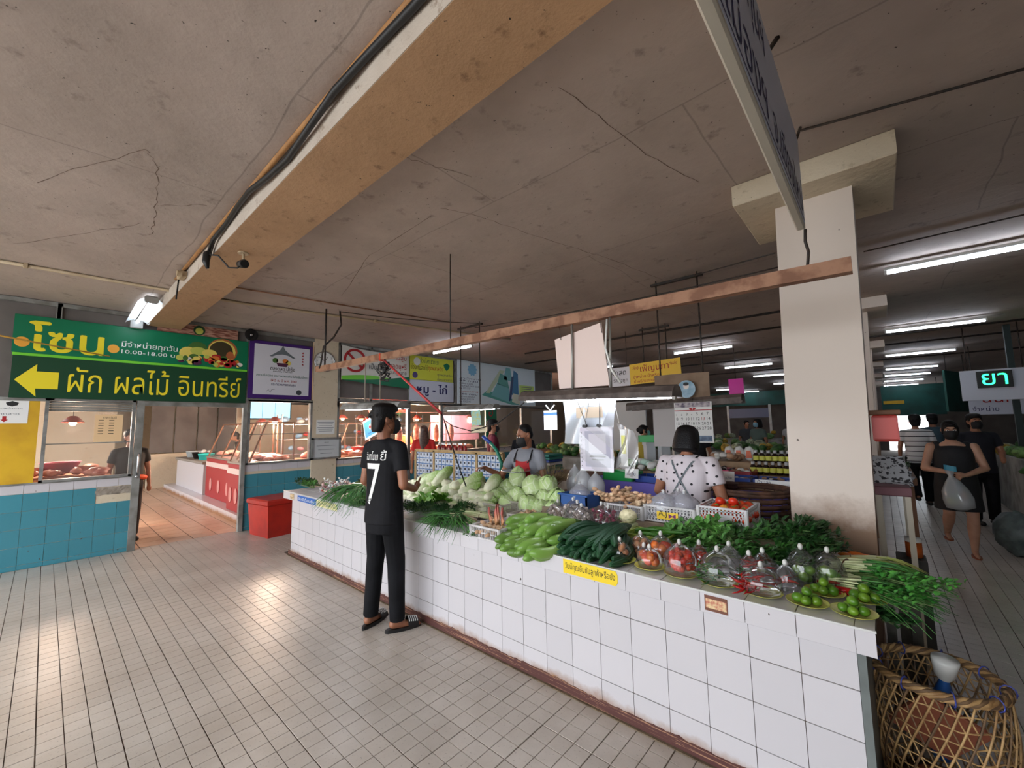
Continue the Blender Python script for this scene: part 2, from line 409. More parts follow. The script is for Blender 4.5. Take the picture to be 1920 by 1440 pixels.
# ================================================================= left wall (x = -5.76): tiled foot, windows, pillar, panels
XW = -5.76
wall = MB()
wall.box(XW-.14, XW-.006, -5.6, -1.27, 0, .985).box(XW-.14, XW-.006, -.02, 8.4, 0, 1.03)
wall_left = struct('wall_left', wall, [cream_pl])
MB().box(XW-.16, XW+.03, 1.03, 1.485, 0, ZC).build('pillar', cream_pl, wall_left)
TS = .2058
bt = MB().bbox(0, .007, .0015, TS-.0015, .0015, TS-.0015, .002).mesh('blue_tile', [tile_b])
bt2 = MB().bbox(0, .007, .0015, TS-.0015, .0015, .0545, .002).mesh('blue_tile', [tile_b])
wt = MB().bbox(0, .007, .0015, TS-.0015, .0015, .1085, .002).mesh('white_tile', [tile_w])
def tiles_on_wall(y_start, n, skip=(), z_white=.88, step=1):
    for k in range(n):
        y = y_start+k*TS*step
        for r in range(-1, 5):
            if (k, r) in skip: continue
            me, z, nm = (bt2, 0, 'blue_tile') if r < 0 else ((bt, .056+r*TS, 'blue_tile') if r < 4 else (wt, z_white, 'white_tile'))
            o = bpy.data.objects.new(nm, me); link(o, wall_left); o.location = (XW-.006+R.uniform(0, .0012), y, z)
tiles_on_wall(-1.268-10*TS, 10, skip={(8, 3), (9, 3)})
tiles_on_wall(-.01, 8, z_white=.92); tiles_on_wall(1.636, 30, z_white=.92)
mb = MB(); mb.grid(lambda u, v: (XW+.002+.006*noise.noise((u*9, v*5, 1)), -1.69+u*.42, .775+.1*v+.008*noise.noise((u*7, v, 4))), 16, 5)
mb.build('bare_cement_patch', M('bare_cement', (160, 150, 138), .9, col2=(110, 100, 88), scale=12, bump=.5), wall_left)
mb = MB(); mb.box(XW-.1, XW-.004, -.02, 1.03, .99, 1.05).box(XW-.1, XW-.004, 1.485, 8.4, .985, 1.03); mb.build('sill_course', cream_pl, wall_left)
def wallbar(mb, y0, y1, z0, z1, t=.03, x=None): x = XW if x is None else x; mb.bbox(x-.04, x+t, y0, y1, z0, z1, .004)
# upper zone: grey panels in aluminium framing up to the ceiling
def panel(y0, y1, z0, z1, mat=greyp): MB().box(XW-.03, XW-.012, y0, y1, z0, z1).build('infill_panel', mat, wall_left)
for y0, y1, z0, z1 in ((-5.6, -2.16, 2.03, 3.2), (-2.12, -.05, 2.05, 3.2), (0, 1.02, 2.10, 3.2), (1.52, 2.16, 2.18, 3.22), (2.2, 3.08, 2.18, 3.22), (3.12, 4.40, 2.15, 3.22), (4.44, 8.4, 2.15, 3.22)): panel(y0, y1, z0, z1)
fb = MB()
for y in (-2.14, -.035, 1.5, 2.18, 3.10, 4.42, 8.4): wallbar(fb, y-.022, y+.022, 2.0, 3.24)
wallbar(fb, -2.17, -2.13, 2.0, 3.2)
for y0, y1 in ((-5.6, -.01), (0, 1.03), (1.49, 8.4)): wallbar(fb, y0, y1, 3.19, 3.245)
for y0, y1, z in ((-.0, 1.03, 2.09), (1.49, 3.1, 2.15), (3.1, 8.4, 2.12)): wallbar(fb, y0, y1, z-.03, z+.02)
fb.build('upper_framing', alu_d, wall_left)
# yellow board left of the first window
MB().bbox(XW-.03, XW+.004, -5.4, -2.23, 1.0, 1.99, .003).build('yellow_board', yel, wall_left)
fb = MB(); wallbar(fb, -5.4, -2.19, 1.99, 2.035, .012); wallbar(fb, -5.4, -1.33, .985, 1.005, .02); fb.build('board_frame', alu_d, wall_left)
WN = [0]
def window(y0, y1, z0, z1, bars=(), mid=None, shutter=0, fr=.034):
    WN[0] += 1
    mb = MB(); 
    wallbar(mb, y0, y0+fr, z0, z1); wallbar(mb, y1-fr, y1, z0, z1); wallbar(mb, y0, y1, z0, z0+fr); wallbar(mb, y0, y1, z1-fr, z1)
    for b in bars: wallbar(mb, b-.02, b+.02, z0, z1, .02)
    o = struct('window_%d' % WN[0], mb, alu)
    ys = [y0+fr]+list(bars)+[y1-fr]
    for a, b in zip(ys[:-1], ys[1:]): MB().box(XW-.014, XW-.010, a, b, z0+fr, z1-fr-shutter).build('pane', glass, o)
    if mid: MB().box(XW-.016, XW-.006, y0+fr, y1-fr, mid-.006, mid+.006).build('glazing_bar', alu_d, o)
    for k in range(4 if shutter else 0):
        h = shutter/4; MB().bbox(XW-.03, XW+.004, y0+fr, y1-fr, z1-fr-shutter+k*h+.002, z1-fr-shutter+(k+1)*h-.002, .006).build('shutter_slat', alu_d, o)
    return o
window(-2.19, -1.355, .995, 2.03, mid=1.46, shutter=.13)
window(.005, 1.025, 1.03, 2.09, mid=1.52)
window(1.49, 3.08, 1.0, 2.12, bars=(2.2,), mid=1.5)
window(4.0, 5.5, 1.0, 2.12, bars=(), mid=1.42)
window(5.56, 8.36, 1.0, 2.12, bars=(6.9,), mid=None)
# doorway posts and transom
d = MB(); wallbar(d, -1.345, -1.265, 0, 2.03, .035); wallbar(d, -.065, -.005, 0, 2.12, .035); wallbar(d, -1.345, -.03, 1.955, 2.06, .03); wallbar(d, 3.085, 3.13, 0, 2.16, .02); wallbar(d, 3.95, 4.0, .9, 2.16, .02)
door = struct('door_1', d, alu_d)
h = MB(); h.tube([(XW+.035, -1.30, 1.02), (XW+.07, -1.30, 1.06), (XW+.075, -1.30, 1.16), (XW+.055, -1.30, 1.26), (XW+.035, -1.295, 1.30)], .011, 8); h.tube([(XW+.03, -1.3, .985), (XW+.06, -1.3, .985)], .02, 10)
h.build('door_handle', steel, door, True)
# ================================================================= the tiled vegetable counter
CW, CH = .1913, .188
CX = -.300
counter = T('vegetable_counter', 'long white-tiled market counter heaped with vegetables in front of the column', 'counter', (-1, 0, 0))
mb = MB(); mb.box(-3.79, 1.800, .006, 1.17, 0, .775); mb.box(-3.98, 1.862, -.032, 1.18, .712, .790); core = mb.build('counter_core', grout, counter)
g = .0014
def tile_mesh(w, h, nm='counter_tile', t=.006): return MB().bbox(g, w-g, -t, 0, g, h-g, .0015).mesh(nm, [tile_w])
rows = [(.0, .169), (.169, .357), (.357, .545), (.545, .708)]
ms = [tile_mesh(CW, b-a) for a, b in rows]; fm = tile_mesh(CW, .094, 'edge_tile')
def put(me, nm, x, y, z, rx=0):
    o = bpy.data.objects.new(nm, me); link(o, counter); o.location = Vector((x, y, z))-counter.location; o.rotation_euler = (rx, 0, 0); return o
def fit(me, nm, x, y, z, x0, x1):
    o = put(me, nm, x, y, z); a, b = max(x, x0), min(x+CW, x1); o.location.x = a-counter.location.x; o.scale.x = (b-a)/CW; return o
for k in range(-20, 13):
    x = CX+k*CW
    if x+CW > -3.79+.01 and x < 1.80-.01:
        for r, (a, b) in enumerate(rows): fit(ms[r], 'counter_tile', x, .006+R.uniform(-.0008, .0004), a, -3.79, 1.803)
    if x+CW > -3.98+.01 and x < 1.865-.01: fit(fm, 'edge_tile', x, -.034+R.uniform(-.0006, .0004), .70, -3.98, 1.866)
tt = MB().bbox(g, CW-g, g, CW-g, -.006, 0, .0015).mesh('top_tile', [tile_w])
top = [(x, y) for x in [CX+k*CW for k in range(-19, 12)] for y in [-.036+j*CW for j in range(6)]]
for x, y in top:
    if x+CW > -3.98 and x < 1.86:
        o = put(tt, 'top_tile', max(x, -3.98), y, .800); b = min(x+CW, 1.866); o.scale.x = (b-max(x, -3.98))/CW
MB().bbox(-3.985, 1.869, -.0425, -.036, .792, .8012, .001).build('edge_trim', M('grey_white_trim', (206, 206, 204), .3, .3), counter)
# painted skirting, flaking along its top edge
sk = MB(); n = 260; pts = []
for i in range(n+1):
    x = -3.86+i*(1.70+3.86)/n; e = noise.noise((x*2.1, 0, 0)); hh = .056+.008*noise.noise((x*9, 3, 0))+.014*noise.noise((x*31, 1, 0))+(.016*max(0, e))
    pts.append((x, max(.02, hh)))
for (xa, ha), (xb, hb) in zip(pts[:-1], pts[1:]):
    sk.add([(xa,-.006,0),(xb,-.006,0),(xb,-.0035,hb),(xa,-.0035,ha),(xa,.004,ha+.004),(xb,.004,hb+.004)], [(0,1,2,3),(3,2,5,4)])
sk.build('skirting', M('flaking_brown_paint', (82, 44, 40), .6, col2=(166, 124, 96), scale=14, lo=.56, hi=.62, coord='Generated'), counter)
sk = MB(); sk.box(-3.86, 1.75, -.022, -.006, 0, .006); sk.build('floor_joint', M('grimy_mortar', (120, 104, 82), .9, col2=(90, 76, 60), scale=20), counter)
MB().box(1.803, 1.83, -.002, .9, 0, .70).build('end_panel', M('grey_end_panel', (112, 118, 116), .6, col2=(92, 98, 96), scale=6), counter)
# raised step at the back of the top for the crates
MB().bbox(-3.2, 1.42, .78, 1.175, .8, .885, .004).build('back_step', M('worn_board', (150, 132, 110), .8, col2=(120, 100, 82), scale=10), counter)
# stickers on the counter edge
FR = lambda x, y, z: frame((x, y, z), (1, 0, 0), (0, 0, 1))
st = T('yellow_sticker', 'yellow lettered sticker on the counter edge below the ridged gourds', 'sticker', (.45, -.042, .71))
MB(FR(.445, -.0412, .712)).prism([(0, 0), (.345, 0), (.358, .02), (.358, .06), (.345, .078), (0, .082)], 0, .001).build('sheet', M('sticker_yellow', (238, 206, 40), .4), st)
text('วันนี้คุณยิ้มกับลูกค้าหรือยัง', ink, st, FR(.458, -.0425, .728), width=.33, height=.052)
st = T('brown_sticker', 'small beige and brown picture sticker on the counter edge near the chillies', 'sticker', (1.25, -.042, .71))
MB(FR(1.253, -.0412, .715)).prism([(0, 0), (.1, 0), (.1, .07), (0, .07)], 0, .001).build('sheet', M('sticker_brown', (112, 66, 48), .5), st)
MB(FR(1.258, -.0424, .728)).prism([(0, 0), (.09, 0), (.09, .042), (0, .042)], 0, .0006).build('picture', M('sticker_beige', (222, 196, 150), .5, col2=(190, 110, 90), scale=60), st)
st = T('blue_sticker', 'blue lettered strip on the far left end of the counter edge', 'sticker', (-3.3, -.042, .72))
MB(FR(-3.52, -.0412, .715)).prism([(0, 0), (.52, 0), (.52, .068), (0, .068)], 0, .001).build('sheet', M('sticker_blue', (34, 96, 176), .4), st)
text('ยินดีต้อนรับ', paper, st, FR(-3.5, -.0425, .73), width=.46, height=.036)
st = T('cream_sticker', 'cream strip on the counter edge beside the blue sticker', 'sticker', (-2.8, -.042, .72))
MB(FR(-2.98, -.0412, .712)).prism([(0, 0), (.5, 0), (.5, .07), (0, .07)], 0, .001).build('sheet', M('sticker_cream', (222, 214, 150), .5, col2=(200, 196, 160), scale=20), st)
text('สะอาด ปลอดภัย', inkgrey, st, FR(-2.96, -.0425, .735), width=.44, height=.03)
st = T('beige_label', 'tiny beige label at the left tip of the counter edge', 'sticker', (-3.75, -.042, .72))
MB(FR(-3.76, -.0412, .715)).prism([(0, 0), (.13, 0), (.13, .066), (0, .066)], 0, .001).build('sheet', M('label_beige', (214, 190, 150), .5, col2=(130, 100, 70), scale=40), st)
# ================================================================= signs on the left wall
def WF(y, z, x=-5.712): return frame((x, y, z), (0, 1, 0), (0, 0, 1))      # x along the wall to the right, z to the reader
def disc(r, n=20, cx=0, cy=0, sy=1): return [(cx+r*math.cos(2*PI*i/n), cy+sy*r*math.sin(2*PI*i/n)) for i in range(n)]
def flat(poly, mat, parent, fr, d0=0, d1=.0012, name='print'): return MB(fr).prism(poly, d0, d1).build(name, mat, parent)
def rect(w, h, x=0, y=0): return [(x, y), (x+w, y), (x+w, y+h), (x, y+h)]
def board(parent, y0, y1, z0, z1, mat, x0=-5.735, x1=-5.712, name='panel'): return MB().bbox(x0, x1, y0, y1, z0, z1, .004).build(name, mat, parent)
g1 = M('sign_green', (0, 112, 76), .35); g2 = M('sign_dark_green', (20, 66, 42), .35); g3 = M('sign_lime', (116, 206, 60), .35)
sy = M('sign_yellow', (238, 218, 44), .4); so = M('sign_orange', (238, 168, 62), .4)
s = T('green_zone_sign', 'large green sign with yellow arrow over the doorway', 'sign', (-5.73, -1.28, 2.02))
board(s, -2.50, -.045, 2.57, 3.035, g1, name='upper_panel'); board(s, -2.485, -.045, 2.025, 2.535, g2, name='lower_panel'); board(s, -2.49, -.045, 2.535, 2.57, g3, name='lime_stripe')
text('โซน', sy, s, WF(-2.37, 2.605), width=.64, height=.365, bold=.010)
flat(disc(.062), so, s, WF(-2.425, 2.70), 0, .001, 'dot'); flat(disc(.058), so, s, WF(-1.628, 2.715), 0, .001, 'dot')
text('มีจำหน่ายทุกวัน', paper, s, WF(-1.55, 2.73), width=.60, height=.115); text('10.00-18.00 น.', paper, s, WF(-1.548, 2.665), width=.60, height=.052)
flat([(0, .2), (.17, .40), (.17, .31), (.355, .31), (.355, .10), (.17, .10), (.18, 0)], sy, s, WF(-2.455, 2.04), name='arrow')
text('ผัก ผลไม้ อินทรีย์', sy, s, WF(-2.018, 2.108), width=1.895, height=.352, depth=.0022)
# printed fruit and basket
pr_ = T_ = None
FRU = dict(r=M('print_red', (176, 30, 36), .4), y=M('print_yellow', (226, 206, 100), .4), o=M('print_orange', (214, 120, 50), .4), g=M('print_green', (70, 110, 50), .4), l=M('print_lime', (190, 196, 90), .4), w=M('print_white', (226, 214, 206), .4), b=M('print_brown', (176, 98, 56), .4), d=M('print_dark', (64, 56, 34), .4), p=M('print_purple', (84, 40, 70), .4))
def blob2(k, x, z, r, sx=1, lay=1): flat([(a*sx, b) for a, b in disc(r, 16)], FRU[k], s, WF(-.95+x, 2.58+z), 0, .0006+.0004*lay, 'fruit_print')
blob2('b', .56, .26, .19, 1.05, 1); blob2('y', .55, .25, .175, 1.05, 2); blob2('d', .54, .25, .155, 1.02, 3); blob2('b', .66, .18, .08, .7, 4); blob2('g', .24, .26, .10, 1.2, 1); blob2('y', .13, .17, .10, 1.1, 2); blob2('l', .25, .22, .06, 1.7, 3); blob2('y', .39, .2, .06, 1.6, 4)
rf = random.Random(3)
for k in range(46):
    x = rf.uniform(.03, .80); z = rf.uniform(.02, .17)*(1-.5*abs(x-.42)/.42)+.01
    blob2(rf.choice('rrroyygpwl'), x, z, rf.uniform(.022, .042), rf.uniform(.8, 1.6), 5+k % 5)
# framed purple sign
s = T('purple_market_sign', 'white sign with purple frame above the window right of the doorway', 'sign', (-5.73, .48, 2.12))
board(s, -.02, .985, 2.115, 3.085, purple, name='frame'); board(s, .05, .935, 2.18, 3.03, M('sign_white', (212, 212, 220), .4), -5.716, -5.710, 'panel')
G = lambda y, z: WF(y, z, -5.709)
roof = [(0, 0), (.05, .03), (.17, .12), (.21, .2), (.25, .12), (.37, .03), (.42, 0), (.38, -.01), (.3, .03), (.21, .045), (.12, .03), (.04, -.01)]
flat(roof, inkgrey, s, G(.275, 2.84), name='roof_print')
for k, x, z, r, sx in (('g', .37, 2.77, .045, 1), ('w', .44, 2.76, .05, 1.1), ('o', .53, 2.77, .04, 1.2), ('y', .58, 2.74, .04, 1.1)): flat([(a*sx, b) for a, b in disc(r, 14)], FRU[k], s, G(x, z), 0, .0012, 'food_print')
flat([(0, .06), (.19, .06), (.165, 0), (.025, 0)], FRU['p'], s, G(.39, 2.67), 0, .002, 'basket_print')
text('ตลาดสด น่าซื้อ', ink, s, G(.30, 2.60), width=.39, height=.075); text('Healthy Market', ink, s, G(.34, 2.565), width=.31, height=.028, shear=.2)
text('สถานที่สะอาด อาหารปลอดภัย ใส่ใจผู้บริโภค', inkgreen, s, G(.09, 2.475), width=.81, height=.058); text('ให้ไว้ ณ ปี พ.ศ. 2560', inkred, s, G(.31, 2.405), width=.42, height=.045); text('กระทรวงสาธารณสุข', inkblue, s, G(.32, 2.325), width=.39, height=.05)
for k in range(5):
    st = [((.022 if i % 2 == 0 else .009)*math.sin(PI*i/5), (.022 if i % 2 == 0 else .009)*math.cos(PI*i/5)) for i in range(10)]
    flat(list(reversed(st)), inkred, s, G(.82, 2.945-.052*k), name='star')
flat(disc(.045), M('seal_grey', (60, 66, 72), .5), s, G(.77, 2.235), name='seal')
MB(G(.25, 2.235)).tube([(0, 0, .001), (.03, .03, .001), (.06, -.02, .001), (.08, .03, .001), (.13, .04, .001)], .0025, 4).build('signature', inkgrey, s)
# poster of cut meat above the green sign, loudspeaker beside it
s = T('meat_poster', 'pink picture strip of meat tucked between the green sign and the ceiling', 'poster', (-5.73, -.7, 3.04))
board(s, -1.19, -.19, 3.04, 3.20, M('meat_print', (196, 150, 130), .5, col2=(120, 62, 48), scale=9, coord='Generated', lo=.4, hi=.6), -5.74, -5.73)
flat(disc(.075), M('ring_green', (22, 66, 34), .5), s, WF(-.70, 3.12, -5.729), name='ring'); flat(disc(.05), FRU['l'], s, WF(-.70, 3.11, -5.729), 0, .002, 'ring_centre')
s = T('horn_speaker', 'small black round loudspeaker at the top of the purple sign', 'loudspeaker', (-5.70, -.02, 3.10))
mb = MB(WF(-.02, 3.145, -5.69)); mb.lathe([(0, -.02), (.06, -.02), (.095, .03), (.10, .035), (.095, .04), (.05, .02), (.022, .025), (0, .03)], 20); mb.build('horn', blackp, s, True)
MB(WF(-.02, 3.145, -5.69)).ell((0, 0, .03), (.02, .02, .012)).build('cap', steel, s, True)
# wall clock on the pillar
s = T('wall_clock', 'round white wall clock on the cream pillar', 'clock', (-5.70, 1.21, 2.65))
mb = MB(WF(1.213, 2.838, -5.728)); mb.lathe([(0, 0), (.19, 0), (.192, .03), (.178, .034), (.174, .022), (0, .022)], 32); mb.build('case', steel, s, True)
MB(WF(1.213, 2.838, -5.728)).prism(disc(.174, 32), .021, .0235).build('dial', paper, s)
for h in range(1, 13):
    a = PI/2-h*PI/6; text(str(h), ink, s, WF(1.213+.14*math.cos(a)-.015, 2.838+.14*math.sin(a)-.016, -5.704), height=.034, name='numeral')
for L_, a in ((.10, 1.1), (.14, 2.5)): MB(WF(1.213, 2.838, -5.702) @ rotm(0, 0, a)).box(-.02, L_, -.005, .005, 0, .001).build('hand', ink, s)
# notices on the pillar
s = T('pillar_notice', 'plain white notice sheet on the cream pillar below the clock', 'notice', (-5.72, 1.27, 1.49))
flat(rect(.34, .26), paper, s, WF(1.10, 1.495, -5.7285), name='sheet')
for k in range(6): flat(rect(.30-.03*(k % 3), .008), inkgrey, s, WF(1.12+.015*(k % 3), 1.71-.033*k, -5.727), 0, .0006, 'text_line')
s = T('framed_notice', 'grey framed notice hung low on the cream pillar', 'notice', (-5.70, 1.29, 1.04))
mb = MB(); 
for a in ((1.02, 1.56, 1.04, 1.075), (1.02, 1.56, 1.395, 1.43), (1.02, 1.055, 1.04, 1.43), (1.525, 1.56, 1.04, 1.43)): mb.bbox(-5.728, -5.70, *a, .003)
mb.build('frame', alu, s); board(s, 1.05, 1.53, 1.07, 1.40, M('notice_grey', (196, 200, 202), .5), -5.728, -5.715)
text('ประกาศ', ink, s, WF(1.25, 1.335, -5.7145), width=.08)
for k, (a, b) in enumerate(((.36, 0), (.3, .03), (.22, .07))): flat(rect(a, .008, b), inkgrey, s, WF(1.11, 1.28-.07*k, -5.7145), 0, .0006, 'text_line')
# no-smoking banner
s = T('no_smoking_banner', 'white and green banner with a red no smoking circle right of the clock', 'banner', (-5.73, 2.28, 2.5))
mb = MB(); mb.grid(lambda u, v: (-5.712+.012*math.sin(u*7+v*2), 1.53+1.52*u, 2.52-.09*u*u*0+(.68-.05*math.sin(u*3))*v), 20, 6); mb.build('cloth', M('banner_white', (216, 214, 206), .6), s)
B = lambda y, z: WF(y, z, -5.694)
ring = MB(B(1.80, 2.92)); o_, i_ = disc(.235, 32), disc(.185, 32)
for k in range(32):
    j = (k+1) % 32; ring.add([(*o_[k], 0), (*o_[j], 0), (*i_[j], 0), (*i_[k], 0)], [(0, 1, 2, 3)])
X_ = ring.X; ring.X = X_ @ rotm(0, 0, -.75); ring.add([(-.2, -.025, 0), (.2, -.025, 0), (.2, .025, 0), (-.2, .025, 0)], [(0, 1, 2, 3)]); ring.build('prohibition_ring', inkred, s)
flat(rect(.2, .03), ink, s, B(1.72, 2.88), name='cigarette_print'); 
text('เป็นเขต', ink, s, B(2.10, 2.78), width=.36, height=.12); text('ปลอดบุหรี่', inkred, s, B(2.50, 2.80), width=.48, height=.17); text('ห้ามสูบ', inkred, s, B(2.62, 3.0), width=.36, height=.14); text('ตามกฎหมาย', ink, s, B(2.52, 2.70), width=.46, height=.08)
wave = MB(B(1.53, 2.50)); n = 16
for nm, mt, lo, hi in (('lime_wave', g3, lambda u: .02+.03*u, lambda u: .10+.05*math.sin(u*4)), ('green_wave', g1, lambda u: .02-.09*u, lambda u: .03+.16*u**1.6)):
    wv = MB(B(1.53, 2.50)); zz = .0008 if nm[0] == 'l' else .0018
    for k in range(n):
        a, b = k/n, (k+1)/n; wv.add([(a*1.52, lo(a), zz), (b*1.52, lo(b), zz), (b*1.52, hi(b), zz), (a*1.52, hi(a), zz)], [(0, 1, 2, 3)])
    wv.build(nm, mt, s)
# yellow bag-saving poster and the meat sign
s = T('yellow_poster', 'lime yellow poster about plastic bags above the pork and chicken sign', 'poster', (-5.73, 3.7, 2.65))
board(s, 3.085, 4.315, 2.65, 3.19, M('poster_lime', (206, 210, 66), .5), name='sheet')
text('ช่วยโลก ช่วยเรา', inkgreen, s, WF(3.36, 3.04), width=.52, height=.12); text('ช่วยกันลดใช้', ink, s, WF(3.11, 2.88), width=.46, height=.12); text('ถุงพลาสติก', inkred, s, WF(3.58, 2.86), width=.42, height=.13)
text('ถุงพลาสติก', inkblue, s, WF(3.84, 2.76), width=.44, height=.07); text('ย่อยสลายยาก', inkblue, s, WF(3.84, 2.665), width=.44, height=.07)
flat(disc(.07), M('seal_violet', (84, 70, 130), .5), s, WF(3.22, 2.75), name='seal'); flat(disc(.09, cx=.0), M('bag_white', (220, 224, 220), .5), s, WF(3.27, 3.06), name='bag_print'); flat([(0, .12), (.1, .17), (.2, .12), (.17, .05), (.1, -.02), (.03, .05)], g1, s, WF(4.02, 2.93), name='leaf_print')
s = T('pork_chicken_sign', 'white sign with navy lettering for pork and chicken under the yellow poster', 'sign', (-5.73, 3.7, 2.17))
board(s, 3.085, 4.33, 2.17, 2.645, M('sign_bluewhite', (200, 206, 222), .4))
text('หมู - ไก่', inkblue, s, WF(3.28, 2.29), width=.84, height=.28, bold=.008)
# long white company sign
s = T('company_sign', 'long white sign with a teal picture of market buildings', 'sign', (-5.73, 6.0, 2.15))
board(s, 4.46, 7.50, 2.15, 3.235, M('sign_skywhite', (222, 234, 242), .4), name='panel')
tl = [M('teal_%d' % i, c, .5) for i, c in enumerate(((88, 170, 160), (40, 120, 170), (120, 190, 196), (196, 214, 186), (24, 60, 110), (226, 230, 210)))]
Q = lambda y, z: WF(y, z, -5.711)
flat([(0, .22), (1.15, 0), (1.5, 0), (1.5, .1), (.2, .35)], tl[0], s, Q(5.28, 2.17), 0, .001, 'ground_print')
flat([(0, .1), (.15, .1), (.75, .75), (.55, .75)], tl[3], s, Q(5.42, 2.35), 0, .002, 'block_print'); flat([(0, .08), (.75, -.1), (.72, .3), (.24, .42)], tl[2], s, Q(5.62, 2.32), 0, .003, 'block_print')
flat([(.24, 0), (.72, -.1), (.62, .22), (.36, .3)], tl[0], s, Q(5.62, 2.72), 0, .003, 'roof_print'); flat([(0, 0), (.1, .05), (.22, .72), (.12, .7)], tl[4], s, Q(6.32, 2.25), 0, .004, 'block_print')
flat([(0, .1), (.32, 0), (.3, .7), (.12, .78)], tl[1], s, Q(6.42, 2.36), 0, .0035, 'block_print'); flat([(0, 0), (.35, -.08), (.35, .2), (.05, .24)], tl[5], s, Q(6.45, 2.25), 0, .0045, 'block_print'); flat([(0, 0), (.36, -.05), (.28, .32), (.1, .34)], tl[2], s, Q(6.12, 2.86), 0, .003, 'block_print')
gear = [((.16 if (i//2) % 2 == 0 else .135)*math.cos(2*PI*i/40), (.16 if (i//2) % 2 == 0 else .135)*math.sin(2*PI*i/40)) for i in range(40)]
flat(gear, M('gear_blue', (130, 190, 226), .5), s, Q(4.95, 3.02), name='gear_logo')
for k, (tx, wd) in enumerate((('สำนักงาน', .72), ('89 ถนน', .62), ('ต.เมือง อ.เมือง', .45), ('โทรศัพท์ 053-222', .66), ('Fax. 053-2227', .36), ('สำนักงานใหญ่', .62), ('380 ถนน', .6), ('ต.เมือง จ.เชียงใหม่', .5), ('โทรศัพท์ 053-2379', .48), ('Fax. 053-22148', .36))):
    text(tx, inkred if k == 5 else inkblue, s, Q(4.52, 2.76-.062*k-(.02 if k > 4 else 0)), width=wd, height=.045)
flat(rect(.66, .26), M('lime_note', (196, 226, 110), .5), s, Q(6.78, 2.48), name='note_print')
for k in range(4): flat(rect(.5-.05*(k % 2), .018), inkgrey, s, Q(6.86, 2.68-.055*k), 0, .002, 'text_line')
# paper notices on the yellow board and inside the first window
s = T('mask_notice', 'white notice with a black face mask picture on the yellow board', 'notice', (-5.75, -2.5, 1.75))
flat(rect(.40, .27), paper, s, WF(-2.72, 1.72, -5.7545), name='sheet')
flat([(0, .03), (.05, .05), (.1, .03), (.09, 0), (.05, -.015), (.01, 0)], ink, s, WF(-2.50, 1.935, -5.753), name='mask_print')
text('กรุณาสวมหน้ากาก', inkgrey, s, WF(-2.69, 1.88, -5.753), width=.32, height=.03); text('ก่อนเข้าตลาด', inkgrey, s, WF(-2.69, 1.82, -5.753), width=.3, height=.03); flat([(0, .03), (.03, 0), (.06, .03), (.045, .03), (.045, .07), (.015, .07), (.015, .03)], inkred, s, WF(-2.53, 1.735, -5.753), name='arrow')
s = T('price_sheet', 'orange-lit price list taped inside the first window', 'notice', (-5.77, -1.6, 1.46))
flat(rect(.27, .36), M('warm_paper', (232, 196, 150), .7), s, WF(-1.745, 1.47, -5.768), name='sheet')
text('ราคาวันนี้', ink, s, WF(-1.67, 1.775, -5.7665), width=.13)
for k in range(6):
    for q in (0, .1): flat(rect(.05, .008), ink, s, WF(-1.71+q, 1.75-.035*k, -5.7665), 0, .0006, 'text_line')
# ================================================================= tube lights
def tube_light(name, label, p0, p1, r=.014, mat=None, kind='ceiling', group=None, hood=None, drop=.0):
    a, b = Vector(p0), Vector(p1); d = (b-a); L_ = d.length; d.normalize(); mid = (a+b)/2
    t = T(name, label, 'lamp', mid, 0, group)
    sd = d.cross(Vector((0, 0, 1))).normalized(); X = frame(a, d, sd)      # local x along tube, y across, z = up or down
    if X[2][2] < 0: X = frame(a, d, -sd)
    MB().tube([a, b], r, 10).build('tube', mat or tubeon, t, True)
    if hood:
        w_, h_, hm = hood; mb = MB(X); n = 8
        prof = [(-w_, -.005), (-w_*.92, h_*.35), (-w_*.55, h_*.85), (0, h_), (w_*.55, h_*.85), (w_*.92, h_*.35), (w_, -.005)]
        pin = [(y*.96, z-.006) for y, z in prof]
        for p_, fl in ((prof, 1), (pin, -1)):
            for (y0, z0), (y1, z1) in zip(p_[:-1], p_[1:]):
                q = [(-.03, y0, z0), (L_+.03, y0, z0), (L_+.03, y1, z1), (-.03, y1, z1)]; mb.add(q if fl < 0 else q[::-1], [(0, 1, 2, 3)])
        for xx in (-.03, L_+.03): mb.add([(xx, y, z) for y, z in prof], [tuple(range(7))])
        mb.build('hood', hm, t)
    else:
        mb = MB(X); mb.bbox(-.02, L_+.02, -.022, .022, r+.008, r+.008+.035, .004); mb.build('batten', M('lamp_white', (206, 208, 206), .5), t)
    for xx in (-.012, L_+.012): MB(X).obox((xx, 0, .004), (.022, .03, .05), None, .004).build('lamp_holder', M('holder_white', (200, 200, 196), .5), t)
    return t
hood_brown = M('grimy_lamp_hood', (104, 92, 86), .6, col2=(70, 60, 56), scale=12, lo=.35, hi=.6)
hood_grey = M('grey_lamp_hood', (150, 150, 148), .5, col2=(110, 108, 104), scale=8)
big = tube_light('hanging_lamp', 'long lit tube lamp with a grimy hood hanging over the cabbages', (-.10, .32, 1.792), (1.02, .32, 1.757), .016, None, hood=(.085, .07, hood_brown))
tube_light('hanging_lamp', 'lit tube lamp hanging at the left end of the brown bar behind the young man', (-3.03, .32, 1.835), (-1.83, .32, 1.80), .015, None, hood=(.075, .07, hood_grey))
tube_light('hanging_lamp', 'lit tube lamp on two thin rods in front of the white company sign', (-3.50, 2.33, 1.865), (-2.36, 2.30, 1.855), .016, None, hood=(.085, .07, hood_grey))
tube_light('ceiling_tube_lamp', 'lit ceiling tube above the pork and chicken sign', (-4.95, 3.15, 3.13), (-3.85, 3.2, 3.13), .016)
